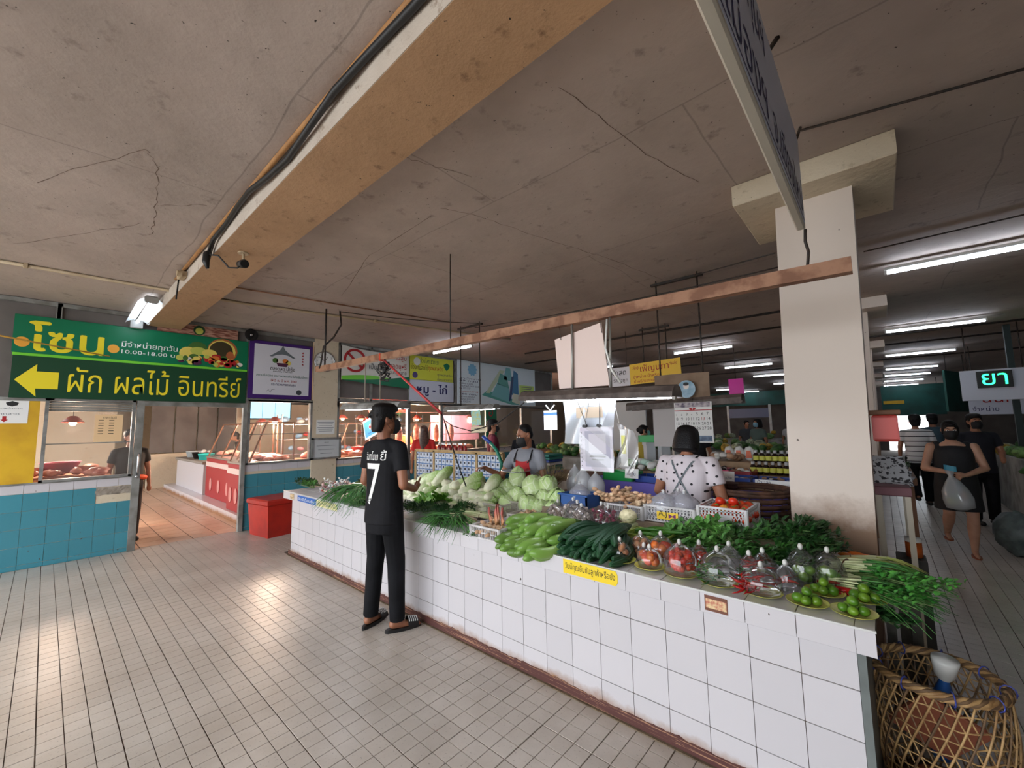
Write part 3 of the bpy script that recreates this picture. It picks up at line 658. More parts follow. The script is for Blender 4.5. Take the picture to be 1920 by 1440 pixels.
LT = [('ceiling tube lamp nearest the camera over the right aisle', 2.12, 3.32, 3.70, 1), ('second lit tube over the right aisle', 2.15, 3.33, 7.77, 1), ('third lit tube over the right aisle', 2.17, 3.35, 11.6, 0), ('fourth lit tube over the right aisle', 2.2, 3.35, 15.4, 0), ('fifth lit tube over the right aisle', 2.2, 3.35, 18.0, 0), ('sixth lit tube over the right aisle', 2.2, 3.35, 20.9, 0), ('farthest lit tube over the right aisle', 2.2, 3.35, 24.1, 0),
      ('lit ceiling tube behind the yellow stall sign', -1.42, -.24, 7.2, 0), ('lit ceiling tube just left of the column, middle distance', -1.32, -.15, 10.9, 0), ('lit ceiling tube beside the column edge, far back', -1.25, -.1, 14.2, 0), ('lit ceiling tube far left above the green wall', -4.0, -2.8, 19.8, 0), ('lit ceiling tube against the far green wall', -3.8, -2.7, 22.5, 0), ('lit ceiling tube over the far vegetable stalls', -1.3, -.1, 18.2, 0), ('lit ceiling tube over the middle stalls', -4.6, -3.4, 8.0, 0), ('lit ceiling tube over the left far stalls', -4.6, -3.4, 12.5, 0), ('lit ceiling tube over the right hand stalls', 5.6, 6.8, 9.2, 0)]
for lb, x0, x1, y, near in LT: tube_light('ceiling_tube_lamp', lb, (x0, y, 3.15), (x1, y, 3.15), .016, tubefar, group='ceiling tube lamps')
# reflector lamp on an arm over the green sign
t = T('sign_lamp', 'white reflector tube lamp projecting over the green sign', 'lamp', (-5.05, -1.42, 3.1))
MB().tube([(-5.62, -1.42, 3.10), (-4.52, -1.42, 3.16)], .016, 10).build('tube', lamp_mat('sign_tube', (226, 240, 255), 7), t, True)
wing = M('reflector_white', (226, 232, 236), .3)
for sgn, nm in ((-1, 'reflector_wing'), (1, 'reflector_wing')):
    mb = MB(); 
    for k in range(6):
        a, b = k/6, (k+1)/6; f_ = lambda u: (sgn*(.02+.10*u), .035-.055*u*u)
        (ya, za), (yb, zb) = f_(a), f_(b); q = [(-5.64, -1.42+ya, 3.10+za), (-4.50, -1.42+ya, 3.16+za), (-4.50, -1.42+yb, 3.16+zb), (-5.64, -1.42+yb, 3.10+zb)]; mb.add(q, [(0, 1, 2, 3)])
    mb.build(nm, wing, t, True)
mb = MB(); mb.obox((-5.67, -1.42, 3.08), (.05, .13, .12), None, .01); mb.obox((-4.48, -1.42, 3.17), (.05, .13, .09), None, .02); mb.box(-5.75, -5.66, -1.47, -1.37, 3.04, 3.10); mb.build('bracket', M('lamp_grey', (150, 148, 144), .5), t)
t = T('bamboo_pole', 'thin yellow pole leaning across the left of the green sign', 'pole', (-5.6, -1.66, 2.6)); MB().tube([(-5.30, -3.2, 2.78), (-5.66, -1.66, 2.60)], [.011, .008], 8).build('pole', M('pole_yellow', (196, 150, 60), .6), t, True)
t = T('green_side_sign', 'narrow dark green upright sign with red letters beside the maroon shirt', 'sign', (-5.68, 5.53, 1.1)); board(t, 5.40, 5.80, 1.12, 2.10, g1, -5.70, -5.69); 
for k, ch in enumerate('อาห'): text(ch, inkred, t, WF(5.50, 1.84-.28*k, -5.688), height=.2)
# ================================================================= the brown bar over the counter and what hangs from it
YB = .32
bar = T('ceiling_bar', 'rusty brown steel bar hung lengthwise above the counter', 'bar', (-1, YB, 2.37))
def bz(x): return 2.327+(1.896-x)*.0165
mb = MB(); n = 40
sec = [(-.03, -.036), (.03, -.036), (.03, .036), (-.03, .036)]
vs = []; 
for i in range(n+1):
    x = 1.9-i*5.82/n; k = .003*noise.noise((x*3, 0, 0)); vs += [(x, YB+y+k, bz(x)+z+.004*noise.noise((x*2, 5, 0))) for y, z in sec]
fs = [(0, 1, 2, 3), tuple(n*4+j for j in (3, 2, 1, 0))]
for i in range(n):
    for j in range(4): a, b = i*4+j, i*4+(j+1) % 4; fs.append((b, a, a+4, b+4))
mb.add(vs, fs); mb.build('bar', rust, bar)
def wire(parent, pts, r=.004, mat=dark, name='wire', n=6, sag=0, seg=1):
    P = [Vector(p) for p in pts]
    if sag:
        a, b = P[0], P[-1]; P = [a.lerp(b, i/12)+Vector((0, 0, -sag*4*(i/12)*(1-i/12))) for i in range(13)]
    return MB().tube(P, r, n).build(name, mat, parent, True)
wire(bar, [(-3.69, YB, ZC), (-3.69, YB, bz(-3.69)+.03)], .012, dark, 'hanger'); wire(bar, [(-1.03, YB, ZC), (-1.035, YB, 2.9), (-1.03, YB, bz(-1)+.03)], .006, dark, 'hanger')
mb = MB(); mb.ell((-1.03, YB, ZC-.01), (.025, .025, .02)).ell((-1.03, YB, bz(-1)+.06), (.015, .015, .04)); 
wire(bar, [(1.735, YB, 2.56), (1.73, YB+.005, 2.50), (1.74, YB, 2.44), (1.73, YB, bz(1.73)+.03)], .007, dark, 'hanger')
wire(bar, [(-3.66, YB+.18, ZC), (-3.63, YB+.19, 3.05), (-3.66, YB+.1, 2.86), (-3.72, YB-.01, 2.72), (-3.74, YB-.03, 2.5), (-3.78, YB-.03, bz(-3.8))], .012, dark, 'loose_cable')
for x, z in ((.326, 1.85), (.629, 1.83)): wire(bar, [(x, YB, bz(x)-.03), (x-.012, YB, z)], .009, M('galvanised_pipe', (168, 166, 160), .4, .5), 'lamp_pipe', 8)
wire(bar, [(.62, YB-.02, 2.3), (.61, YB-.04, 2.1), (.64, YB-.02, 1.95), (.70, YB-.02, 1.86)], .008, whitep, 'lamp_cord')
for x in (-2.598, -2.266): wire(bar, [(x, YB, bz(x)-.03), (x+.006, YB, 1.90)], .006, M('grey_string', (150, 140, 128), .8), 'lamp_string')
tp = MB(); tp.bbox(-2.24, -2.215, YB-.034, YB+.034, bz(-2.2)-.05, bz(-2.2)+.04, .002); tp.build('red_tape', M('red_tape', (206, 66, 40), .5), bar)
# coil of black cable and a red pole leaning down from it
c = T('cable_coil', 'tangled coil of black cable tied under the brown bar', 'cable', (-2.17, YB, 2.2)); mb = MB()
rc = random.Random(4)
for k in range(7):
    cx, cz, rad = -2.17+rc.uniform(-.05, .05), 2.27-(.12 if k > 4 else 0)+rc.uniform(-.03, .03), rc.uniform(.05, .10)
    mb.tube([(cx+rad*math.cos(a), YB+rc.uniform(-.03, .03), cz+rad*.8*math.sin(a)) for a in [2*PI*i/14+rc.uniform(0, .2) for i in range(15)]], .008, 6)
mb.build('coil', blackp, c, True); wire(c, [(-2.17, YB, 2.30), (-2.17, YB, bz(-2.17)-.03)], .012, blackp, 'tie')
p = T('red_pole', 'thin red pole slanting down from the brown bar', 'pole', (-1.2, .4, 1.7)); MB().tube([(-2.19, YB, bz(-2.2)-.04), (-1.215, .36, 1.72)], [.012, .014], 8).build('pole', M('red_pole', (196, 64, 66), .4), p, True)
wire(p, [(-1.215, .36, 1.72), (-1.20, .38, 1.66), (-1.12, .42, 1.6), (-.9, .45, 1.55), (-.5, .4, 1.62), (-.2, .36, 1.76), (-.05, .34, 1.85)], .005, blackp, 'cord'); wire(p, [(-1.20, .38, 1.66), (-1.15, .42, 1.45), (-1.12, .5, 1.2), (-1.08, .55, 1.02)], .006, blackp, 'cord')
# white sheet behind the lamp pipes, plastic covers and cards below the lamp
s = T('pink_white_sheet', 'large blank pinkish white board tied to the pipes above the long lamp', 'board', (.37, YB+.02, 1.86))
MB(frame((.19, YB+.018, 1.86), (1, 0, 0), (0, 0, 1))).prism([(0, 0), (.41, -.005), (.365, .435), (-.03, .372)], -.004, .004).build('sheet', M('pinkish_board', (226, 204, 196), .6), s)
for x in (.21, .55): wire(s, [(x, YB, 2.33), (x+.01, YB+.01, 2.22)], .002, dark, 'tie')
cov = film('cloudy_film', (220, 230, 245), .62, .25); clr = film('clear_film', (235, 235, 240), .22, .08)
s = T('plastic_sheet', 'cloudy plastic sheet with a cardboard strip hanging from the long lamp', 'plastic sheet', (.43, .34, 1.5))
mb = MB(); mb.grid(lambda u, v: (.22+.42*u+.02*v*math.sin(u*5), .335+.02*math.sin(u*9+v*3), 1.76-.30*v), 14, 8); mb.build('sheet', cov, s, True)
flat(rect(.21, .075), M('pale_card', (226, 208, 186), .8), s, frame((.34, .318, 1.64), (1, 0, 0), (0, 0, 1)), name='card_strip'); flat(rect(.21, .09), paper, s, frame((.34, .318, 1.72), (1, 0, 0), (0, 0, 1)), name='card_sheet')
for x0, x1 in ((.35, .42), (.53, .53)): wire(s, [(x0, .315, 1.77), (x1, .312, 1.60)], .0015, dark, 'string')
s = T('payment_folder', 'clear punched plastic folder with a payment card hanging under the long lamp', 'folder', (.5, .30, 1.28))
F1 = frame((.375, .300, 1.285), (1, 0, 0), (0, 0, 1)); flat(rect(.25, .29), M('folder_white', (212, 206, 222), .6), s, F1, -.001, 0, 'backing'); flat(rect(.19, .24), M('card_grey', (172, 170, 190), .6), s, F1 @ trm(.04, .025, 0), 0, .001, 'card')
flat(rect(.12, .012), ink, s, F1 @ trm(.075, .09, .0015), 0, .0006, 'text_line'); flat(rect(.09, .008), inkgrey, s, F1 @ trm(.09, .07, .0015), 0, .0006, 'text_line')
flat(rect(.13, .13), M('blank_card', (206, 202, 214), .6), s, F1 @ trm(.07, .115, .0012), 0, .0006, 'blank_panel')
for k in range(9): flat(disc(.004, 8), inkgrey, s, F1 @ trm(.012, .03+k*.028, .0005), 0, .0006, 'punch_hole')
mb = MB(); mb.grid(lambda u, v: (.372+.258*u, .295+.008*math.sin(v*8+u*5), 1.28+.30*v), 10, 10); mb.build('film', clr, s, True)
for x in (.42, .53): MB().obox((x, .297, 1.585), (.03, .02, .022), rotm(0, .3 if x > .5 else 0, 0), .004).build('binder_clip', blackp, s)
wire(s, [(.42, .30, 1.595), (.45, .315, 1.76)], .0015, dark, 'string'); wire(s, [(.53, .30, 1.595), (.53, .315, 1.76)], .0015, dark, 'string')
s = T('plastic_bag', 'clear plastic bag with a yellow slip hanging beside the payment folder', 'plastic bag', (.70, .36, 1.3))
mb = MB(); mb.grid(lambda u, v: (.63+.12*u+.02*math.sin(v*4), .35+.02*math.sin(u*6+v*5), 1.60-.30*v-.05*u), 8, 10); mb.build('bag', clr, s, True); flat(rect(.03, .12), M('yellow_slip', (222, 220, 120), .7), s, frame((.66, .352, 1.40), (1, 0, 0), (0, 0, 1)), name='slip'); flat(rect(.05, .24), paper, s, frame((.65, .356, 1.32), (1, 0, 0), (0, 0, 1)), name='slip')
wire(s, [(.65, .35, 1.60), (.62, .33, 1.78)], .002, whitep, 'string')
s = T('blue_band_card', 'small white card with a blue band hanging at the left end of the long lamp', 'card', (-.01, .5, 1.55))
F2 = frame((-.085, .5, 1.555), (1, .12, 0), (0, 0, 1)); flat(rect(.12, .155), paper, s, F2, 0, .002, 'card'); flat(rect(.12, .022), M('band_blue', (50, 100, 180), .5), s, F2 @ trm(0, .118, .002), 0, .0006, 'band'); flat(rect(.06, .06), M('blank_card', (206, 202, 214), .6), s, F2 @ trm(.03, .04, .002), 0, .0006, 'blank_panel')
MB(F2).tube([(.02, .20, .002), (.06, .155, .002), (.10, .20, .002)], .007, 4).build('clip', whitep, s); wire(s, [(-.03, .5, 1.75), (-.03, .42, 1.82), (-.04, .34, 1.85)], .0015, dark, 'string')
s = T('sky_blue_card', 'tilted sky blue card hung behind the young man', 'card', (-2.72, .45, 1.45))
F3 = frame((-2.80, .45, 1.44), (1, 0, .3), (-.3, 0, 1)); flat(rect(.30, .24), paper, s, F3, 0, .002, 'card'); flat(rect(.26, .19), M('sky_blue', (86, 170, 226), .5), s, F3 @ trm(.02, .025, .002), 0, .0006, 'panel'); flat(disc(.035, 12, .16, .13), FRU['w'], s, F3 @ trm(0, 0, .003), 0, .0006, 'logo_print'); flat(disc(.02, 12, .15, .13), inkred, s, F3 @ trm(0, 0, .004), 0, .0006, 'logo_print'); text('คนละครึ่ง', inkblue, s, F3 @ trm(.09, .05, .003), width=.13)
wire(s, [(-2.62, .45, 1.74), (-2.60, .36, 1.88)], .002, dark, 'string')
# big lettered box sign that points away from the camera, near the column
s = T('hanging_box_sign', 'white box sign with dark blue lettering hung from the ceiling near the column', 'sign', (1.70, -.9, 2.57))
MB().bbox(1.698, 1.735, -2.4, .335, 2.565, 3.06, .006).build('box', M('box_sign_grey', (196, 190, 176), .5), s); MB().box(1.735, 1.7365, -2.38, .32, 2.585, 3.045).build('face', M('box_sign_face', (206, 214, 236), .4), s)
MB().box(1.7363, 1.7372, -2.38, .32, 2.60, 2.606).build('rule', inkblue, s)
BF = lambda y, z: frame((1.737, y, z), (0, 1, 0), (0, 0, 1))
text('อ.เมืองฯ', inkblue, s, BF(-1.30, 2.625), width=.72, height=.17); text('จ.เชียงใหม่', inkblue, s, BF(-.47, 2.625), width=.74, height=.17); text('ตลาดสดเทศบาลดินทุนฯ', inkblue, s, BF(-2.1, 2.83), width=1.55, height=.20)
for y in (-1.6, -.25): wire(s, [(1.69, y, 3.05), (1.70, y+.02, 3.15), (1.74, y+.08, ZC)], .011, dark, 'hanger')
wire(s, [(1.735, .30, 3.04), (1.735, .55, ZC-.01)], .008, dark, 'hanger')
# wires, conduits and pipes under the ceiling
def run(name, label, pts, r, mat, sag=0, cat='cable'):
    t = T(name, label, cat, pts[0]); wire(t, pts, r, mat, 'run', 8, sag); return t
zc = ZC-.02
c = run('wall_conduit', 'cream conduit pipe along the ceiling above the green sign', [(-4.22, -3.6, zc), (-4.12, -.6, zc), (-3.80, .9, zc), (-3.47, 2.4, zc), (-3.2, 3.6, zc)], .017, pvc, cat='pipe')
for x, y in ((-4.18, -2.4), (-4.12, -.9), (-3.75, 1.1)): MB().bbox(x-.03, x+.03, y-.015, y+.015, zc-.02, ZC, .003).build('clip', pvc, c)
run('thin_conduit', 'thin dark conduit crossing from the beam toward the bar', [(-3.56, -1.30, zc), (-3.34, .08, zc), (-3.0, 2.0, zc)], .009, rust, cat='pipe')
c = run('beam_conduit', 'ochre conduit running along the white side of the ceiling beam', [(-3.62, -1.335, ZC-.02), (-1.0, -1.345, ZC-.02), (1.0, -1.34, ZC-.02), (3.2, -1.34, ZC-.02)], .016, M('ochre_pipe', (180, 130, 78), .6, col2=(150, 104, 60), scale=5), cat='pipe')
cb = [(3.2, -1.345, 3.17)]
for k in range(16): x = 2.6-k*.31; cb.append((x, -1.345-.010*math.sin(k*1.7), 3.185+.030*math.sin(k*1.1)))
cb.append((-2.2, -1.34, 3.10)); run('beam_cable', 'thick black cable sagging along the ceiling beam', cb, .018, blackp)
c = T('cable_knot', 'black knot of cables hanging at the left end of the beam', 'cable', (-2.15, -1.36, 2.95)); MB().tube([(-2.2, -1.34, 3.10), (-2.12, -1.37, 3.05), (-2.10, -1.38, 2.98), (-2.08, -1.37, 2.92)], [.02, .03, .026, .012], 8).build('knot', blackp, c, True)
wire(c, [(-2.12, -1.37, 3.05), (-2.0, -1.32, 3.02), (-1.97, -1.25, 2.93), (-1.93, -1.2, 2.93), (-1.90, -1.17, 2.965)], .007, blackp, 'cable')
c = T('ceiling_camera', 'small dark cylinder camera fixed under the ochre beam', 'camera', (-1.9, -1.16, 2.95))
MB().tube([(-1.98, -1.15, 3.09), (-1.98, -1.15, 3.08)], .04, 12).build('mount', pvc, c); MB().tube([(-1.98, -1.15, 3.085), (-1.96, -1.15, 3.0)], .012, 8).build('stem', pvc, c); MB().tube([(-2.01, -1.16, 2.995), (-1.86, -1.17, 2.955)], [.03, .036], 14).build('barrel', dark, c, True); MB().tube([(-1.862, -1.17, 2.955), (-1.852, -1.17, 2.952)], .03, 14).build('lens', blackp, c)
c = T('junction_box', 'small cream junction box with a dangling wire at the beam end', 'box', (-3.2, -1.33, 3.15)); MB().obox((-3.25, -1.345, 3.17), (.14, .06, .07), None, .01).build('box', pvc, c); MB().tube([(-3.17, -1.36, 3.16), (-3.17, -1.40, 3.16)], .03, 12).build('knock_out', pvc, c); wire(c, [(-3.3, -1.36, 3.16), (-3.3, -1.37, 2.98), (-3.31, -1.37, 2.93)], .007, blackp, 'wire')
run('overhead_wire', 'twin black wires slanting to the upper right corner from the box sign', [(1.735, .58, ZC-.01), (2.6, .78, ZC-.03), (4.2, 1.15, ZC-.01)], .007, dark); run('overhead_wire', 'thin wire sagging right of the column near the first aisle lamp', [(1.95, 3.04, ZC-.02), (2.95, 3.0, ZC-.02), (5, 2.9, ZC-.01)], .007, dark)
run('overhead_wire', 'wire from the column to the lamp rods', [(1.40, 1.75, 2.98), (.55, 2.45, 3.2)], .006, dark); run('overhead_wire', 'long wire sagging behind the brown bar', [(1.5, 2.2, 3.0), (0, 2.9, 3.1), (-2.9, 2.4, 3.2)], .007, dark, .05)
run('overhead_wire', 'thin wire running left from the small lamp rods', [(-2.7, 2.3, 3.22), (-3.5, 1.2, 3.22), (-3.66, .5, 3.24)], .006, dark, .03)
for k, (y, x0, x1) in enumerate(((5.0, -4, 1.5), (6.2, -5, 1.5), (8.6, -5, 6), (10.0, -5, 6), (13.0, -5, 6))): run('ceiling_pipe', 'dark pipe run across the hall ceiling, %s from the counter' % ('nearest', 'second', 'third', 'fourth', 'fifth')[k], [(x0, y, ZC-.03), (x1, y, ZC-.03)], .018, dark, cat='pipe')
# rods that carry the rear lamps
for lb, x0, x1, y, z in (('pair of thin black rods that carry the small lamp', -3.15, -2.70, 2.31, 1.92), ('pair of long black rods that carry the unlit lamp hood', .10, .56, 2.48, 1.85), ('pair of thin rods that carry the yellow stall sign', -1.02, -.62, 4.6, 2.60)):
    t = T('hanging_rods', lb, 'rod', ((x0+x1)/2, y, z)); MB().bbox(x0-.06, x1+.06, y-.02, y+.02, ZC-.06, ZC-.03, .004).build('crossbar', dark, t)
    for x in (x0, x1): wire(t, [(x, y, ZC-.04), (x, y, z)], .009, dark, 'rod'); wire(t, [(x, y, ZC), (x, y, ZC-.05)], .006, dark, 'bolt')
s = T('unlit_lamp_hood', 'brown unlit lamp hood hung behind the woman in the dotted shirt', 'lamp', (.3, 2.48, 1.74))
mb = MB(frame((-.31, 2.48, 1.775), (1, 0, .03), (0, 1, 0))); prof = [(-.08, -.03), (-.075, .03), (-.04, .065), (.04, .065), (.075, .03), (.08, -.03)]
for (a, b), (c_, d_) in zip(prof[:-1], prof[1:]): mb.add([(0, a, b), (1.24, a, b), (1.24, c_, d_), (0, c_, d_)], [(0, 1, 2, 3)])
mb.build('hood', hood_brown, s); mb = MB(frame((-.28, 2.48, 1.765), (1, 0, .03), (0, 1, 0))); mb.tube([(0, 0, 0), (1.2, 0, 0)], .013, 8); mb.build('tube', whitep, s, True)
s = T('cardboard_sheet', 'brown cardboard sheet standing on the unlit lamp hood', 'cardboard', (.33, 2.46, 1.84)); MB(frame((.04, 2.455, 1.835), (1, 0, 0), (0, 0, 1))).prism([(0, 0), (.585, .01), (.59, .29), (.3, .30), (.0, .30)], 0, .006).build('sheet', M('cardboard', (150, 128, 108), .9, col2=(130, 108, 90), scale=6), s)
s = T('hand_fan', 'round pale blue paper fan with a small figure, stuck beside the long lamp', 'fan', (.40, 2.40, 1.86)); flat(disc(.095, 24), M('fan_blue', (168, 196, 214), .6, col2=(120, 160, 186), scale=14), s, frame((.405, 2.40, 1.955), (1, 0, 0), (0, 0, 1)), 0, .003, 'disc'); flat(disc(.03, 14), FRU['w'], s, frame((.405, 2.397, 1.985), (1, 0, 0), (0, 0, 1)), 0, .001, 'figure_print'); flat(disc(.03, 14, sy=.6), ink, s, frame((.405, 2.395, 2.01), (1, 0, 0), (0, 0, 1)), 0, .001, 'figure_print')
s = T('wall_calendar', 'paper calendar with a red month tag hanging behind the woman in the dotted shirt', 'calendar', (.46, 2.38, 1.40))
CF = frame((.27, 2.385, 1.385), (1, 0, 0), (0, 0, 1)); flat(rect(.385, .425), paper, s, CF, 0, .003, 'page'); flat(rect(.36, .06), M('picture_blue', (120, 140, 166), .6, col2=(80, 96, 120), scale=20), s, CF @ trm(.012, .012, .003), 0, .0006, 'picture'); flat(rect(.36, .05), M('picture_top', (190, 180, 186), .6, col2=(90, 80, 100), scale=26), s, CF @ trm(.012, .372, .003), 0, .0006, 'picture'); flat(rect(.385, .008), inkred, s, CF @ trm(0, .335, .003), 0, .0006, 'rule'); flat(disc(.035, 16, sy=.4), inkred, s, CF @ trm(.19, .355, .003), 0, .001, 'month_tag'); text('8', paper, s, CF @ trm(.185, .344, .0045), height=.02)
for d_ in range(1, 32):
    c_, r_ = (d_-1) % 7, (d_-1)//7; text(str(d_), inkred if d_ == 13 else ink, s, CF @ trm(.018+c_*.052, .285-r_*.05, .0035), height=.03 if d_ not in (1, 2, 4) else .018, name='date')
wire(s, [(.46, 2.39, 1.81), (.46, 2.42, 1.86)], .002, dark, 'string')
s = T('grey_back_board', 'plain grey board hanging left of the calendar', 'board', (.1, 2.6, 1.35)); flat(rect(.30, .50), M('pale_grey_board', (176, 170, 168), .7), s, frame((-.02, 2.5, 1.33), (1, 0, 0), (0, 0, 1)), 0, .006, 'board'); wire(s, [(.15, 2.5, 1.83), (.15, 2.48, 1.78)], .002, dark, 'string')
# yellow stall sign and its white neighbour
s = T('yellow_stall_sign', 'yellow stall sign with red lettering hung deep in the hall', 'sign', (-.83, 4.6, 2.27)); YF = frame((-1.265, 4.58, 2.265), (1, 0, .03), (-.03, 0, 1)); flat(rect(.88, .355), M('sign_gold', (232, 190, 44), .5), s, YF, 0, .01, 'panel'); text('**เพ็ญนภา**', inkred, s, YF @ trm(.06, .18, .0105), width=.76, height=.15); text('จำหน่าย น้ำพริก', inkred, s, YF @ trm(.06, .10, .0105), width=.46, height=.06); text('น้ำพริกแกงเผ็ด', inkred, s, YF @ trm(.07, .02, .0105), width=.42, height=.06)
s = T('white_stall_sign', 'narrow white stall sign left of the yellow stall sign', 'sign', (-1.52, 4.7, 2.27)); NF = frame((-1.74, 4.68, 2.265), (1, 0, 0), (0, 0, 1)); flat(rect(.42, .34), M('sign_white', (212, 212, 220), .4), s, NF, 0, .008, 'panel'); text('ผักสด', ink, s, NF @ trm(.05, .20, .009), width=.3); text('ราคาถูก', ink, s, NF @ trm(.10, .05, .009), width=.28)
for x in (-1.68, -1.38): wire(s, [(x, 4.685, 2.6), (x, 4.685, ZC)], .004, dark, 'wire')
s = T('hanging_cards', 'blue and yellow leaflet with a cream card hung below the small lamp', 'card', (-2.0, 1.6, 1.5)); flat(rect(.175, .2), M('leaflet_blue', (150, 214, 220), .6, col2=(214, 206, 110), scale=8, coord='Generated'), s, frame((-2.12, 1.6, 1.595), (1, 0, .1), (-.1, 0, 1)), 0, .002, 'leaflet'); flat(rect(.30, .08), M('cream_card', (216, 202, 172), .7), s, frame((-2.14, 1.6, 1.505), (1, 0, .05), (0, 0, 1)), 0, .002, 'card'); text('ขอบคุณค่ะ', ink, s, frame((-2.07, 1.597, 1.53), (1, 0, .05), (0, 0, 1)), width=.19); wire(s, [(-2.04, 1.6, 1.79), (-2.1, 1.9, 1.9), (-2.4, 2.3, 1.90)], .002, dark, 'string')
# cracks and board seams in the ceiling plaster
crk = M('crack_dark', (104, 86, 74), .9); rk = random.Random(8)
for pts in ([(-2.10, -2.32), (-1.15, -1.88), (-1.35, -1.80), (-1.80, -1.75), (-2.2, -1.70), (-2.6, -1.68)], [(-.42, -.28), (-.3, .0), (-.2, .55), (.05, 1.6), (.20, 2.6)], [(-.15, -.9), (-.05, -.62), (.05, -.35)], [(-3.6, -2.45), (-2.6, -1.9), (-2.3, -1.75)], [(-1.9, -1.72), (-1.6, -1.45)], [(.9, -.6), (1.0, .2), (1.15, .8)], [(-3.0, .2), (-1.6, -.2), (-.4, -.28)]):
    P = []
    for (xa, ya), (xb, yb) in zip(pts[:-1], pts[1:]):
        for q in range(8): u = q/8; P.append(Vector((xa+(xb-xa)*u+rk.uniform(-.012, .012), ya+(yb-ya)*u+rk.uniform(-.012, .012), ZC-.0012)))
    mb = MB()
    for a, b in zip(P[:-1], P[1:]): n_ = (b-a).cross(Vector((0, 0, 1))).normalized()*rk.uniform(.001, .0032); mb.add([a-n_, a+n_, b+n_, b-n_], [(0, 1, 2, 3)])
    mb.build('crack', crk, ceiling)
# ================================================================= vegetables and containers on the counter
TOP = .801
def inst(me, name, loc, rot=(0, 0, 0), sc=1, label=None, cat=None, group=None, parent=None):
    o = bpy.data.objects.new(name, me); link(o, parent); o.location = loc; o.rotation_euler = rot
    o.scale = (sc, sc, sc) if not isinstance(sc, tuple) else sc
    if label: tag(o, label, cat, group)
    return o
def veg_mat(name, c1, c2, c3=None, axis=0, lo=.2, hi=.8, rough=.45, vein=0, vscale=5, rnd=.12, spec=.4):
    """colour runs along the vegetable from one end to the other, broken by noise, with optional pale veins"""
    m, N, L, b = mk(name); tc = N.new('ShaderNodeTexCoord'); sp = N.new('ShaderNodeSeparateXYZ'); L.new(tc.outputs['Generated'], sp.inputs[0])
    n = N.new('ShaderNodeTexNoise'); n.inputs['Scale'].default_value = 5; n.inputs['Detail'].default_value = 4; L.new(tc.outputs['Object'], n.inputs['Vector'])
    a = N.new('ShaderNodeMath'); a.operation = 'MULTIPLY_ADD'; a.inputs[1].default_value = .5; L.new(n.outputs[0], a.inputs[0]); L.new(sp.outputs[axis], a.inputs[2])
    r = N.new('ShaderNodeMapRange'); r.inputs[1].default_value = lo+.25; r.inputs[2].default_value = hi+.25; L.new(a.outputs[0], r.inputs[0])
    x = N.new('ShaderNodeMix'); x.data_type = 'RGBA'; L.new(r.outputs[0], x.inputs[0]); x.inputs[6].default_value = (*lin(c1), 1); x.inputs[7].default_value = (*lin(c2), 1); out = x.outputs[2]
    if vein:
        v = N.new('ShaderNodeTexVoronoi'); v.feature = 'DISTANCE_TO_EDGE'; v.inputs['Scale'].default_value = vscale; L.new(tc.outputs['Object'], v.inputs['Vector'])
        q = N.new('ShaderNodeMapRange'); q.inputs[1].default_value = .0; q.inputs[2].default_value = .07; q.inputs[3].default_value = vein; q.inputs[4].default_value = 0; L.new(v.outputs['Distance'], q.inputs[0])
        y = N.new('ShaderNodeMix'); y.data_type = 'RGBA'; L.new(q.outputs[0], y.inputs[0]); L.new(out, y.inputs[6]); y.inputs[7].default_value = (*lin(c3), 1); out = y.outputs[2]
    oi = N.new('ShaderNodeObjectInfo'); hs = N.new('ShaderNodeHueSaturation'); mr = N.new('ShaderNodeMapRange'); mr.inputs[3].default_value = 1-rnd; mr.inputs[4].default_value = 1+rnd
    L.new(oi.outputs['Random'], mr.inputs[0]); L.new(mr.outputs[0], hs.inputs['Value']); L.new(out, hs.inputs['Color']); L.new(hs.outputs[0], b.inputs['Base Color'])
    b.inputs['Roughness'].default_value = rough; b.inputs['Specular IOR Level'].default_value = spec
    return m
def loft(path, radii, n=14, rad=None, flat=1, tip=True):
    """closed body of rings along a path; rad(i, angle) multiplies the radius"""
    P = [Vector(p) for p in path]; k = len(P); vs = []; fs = []; ref = Vector((0, 0, 1))
    for i in range(k):
        t = (P[min(i+1, k-1)]-P[max(i-1, 0)]).normalized(); a = t.cross(ref)
        if a.length < .01: a = t.orthogonal()
        a.normalize(); b = a.cross(t).normalized()
        for j in range(n):
            an = 2*PI*j/n; r = radii[i]*(rad(i/(k-1), an) if rad else 1); vs.append(P[i]+a*(r*math.cos(an))+b*(r*flat*math.sin(an)))
    for i in range(k-1):
        for j in range(n): j2 = (j+1) % n; fs.append((i*n+j2, i*n+j, (i+1)*n+j, (i+1)*n+j2))
    fs.append(tuple(range(n))); fs.append(tuple((k-1)*n+j for j in reversed(range(n)))); return vs, fs
def lofted(name, mats, path, radii, **kw): mb = MB(); mb.add(*loft(path, radii, **kw)); return mb.mesh(name, mats, True)
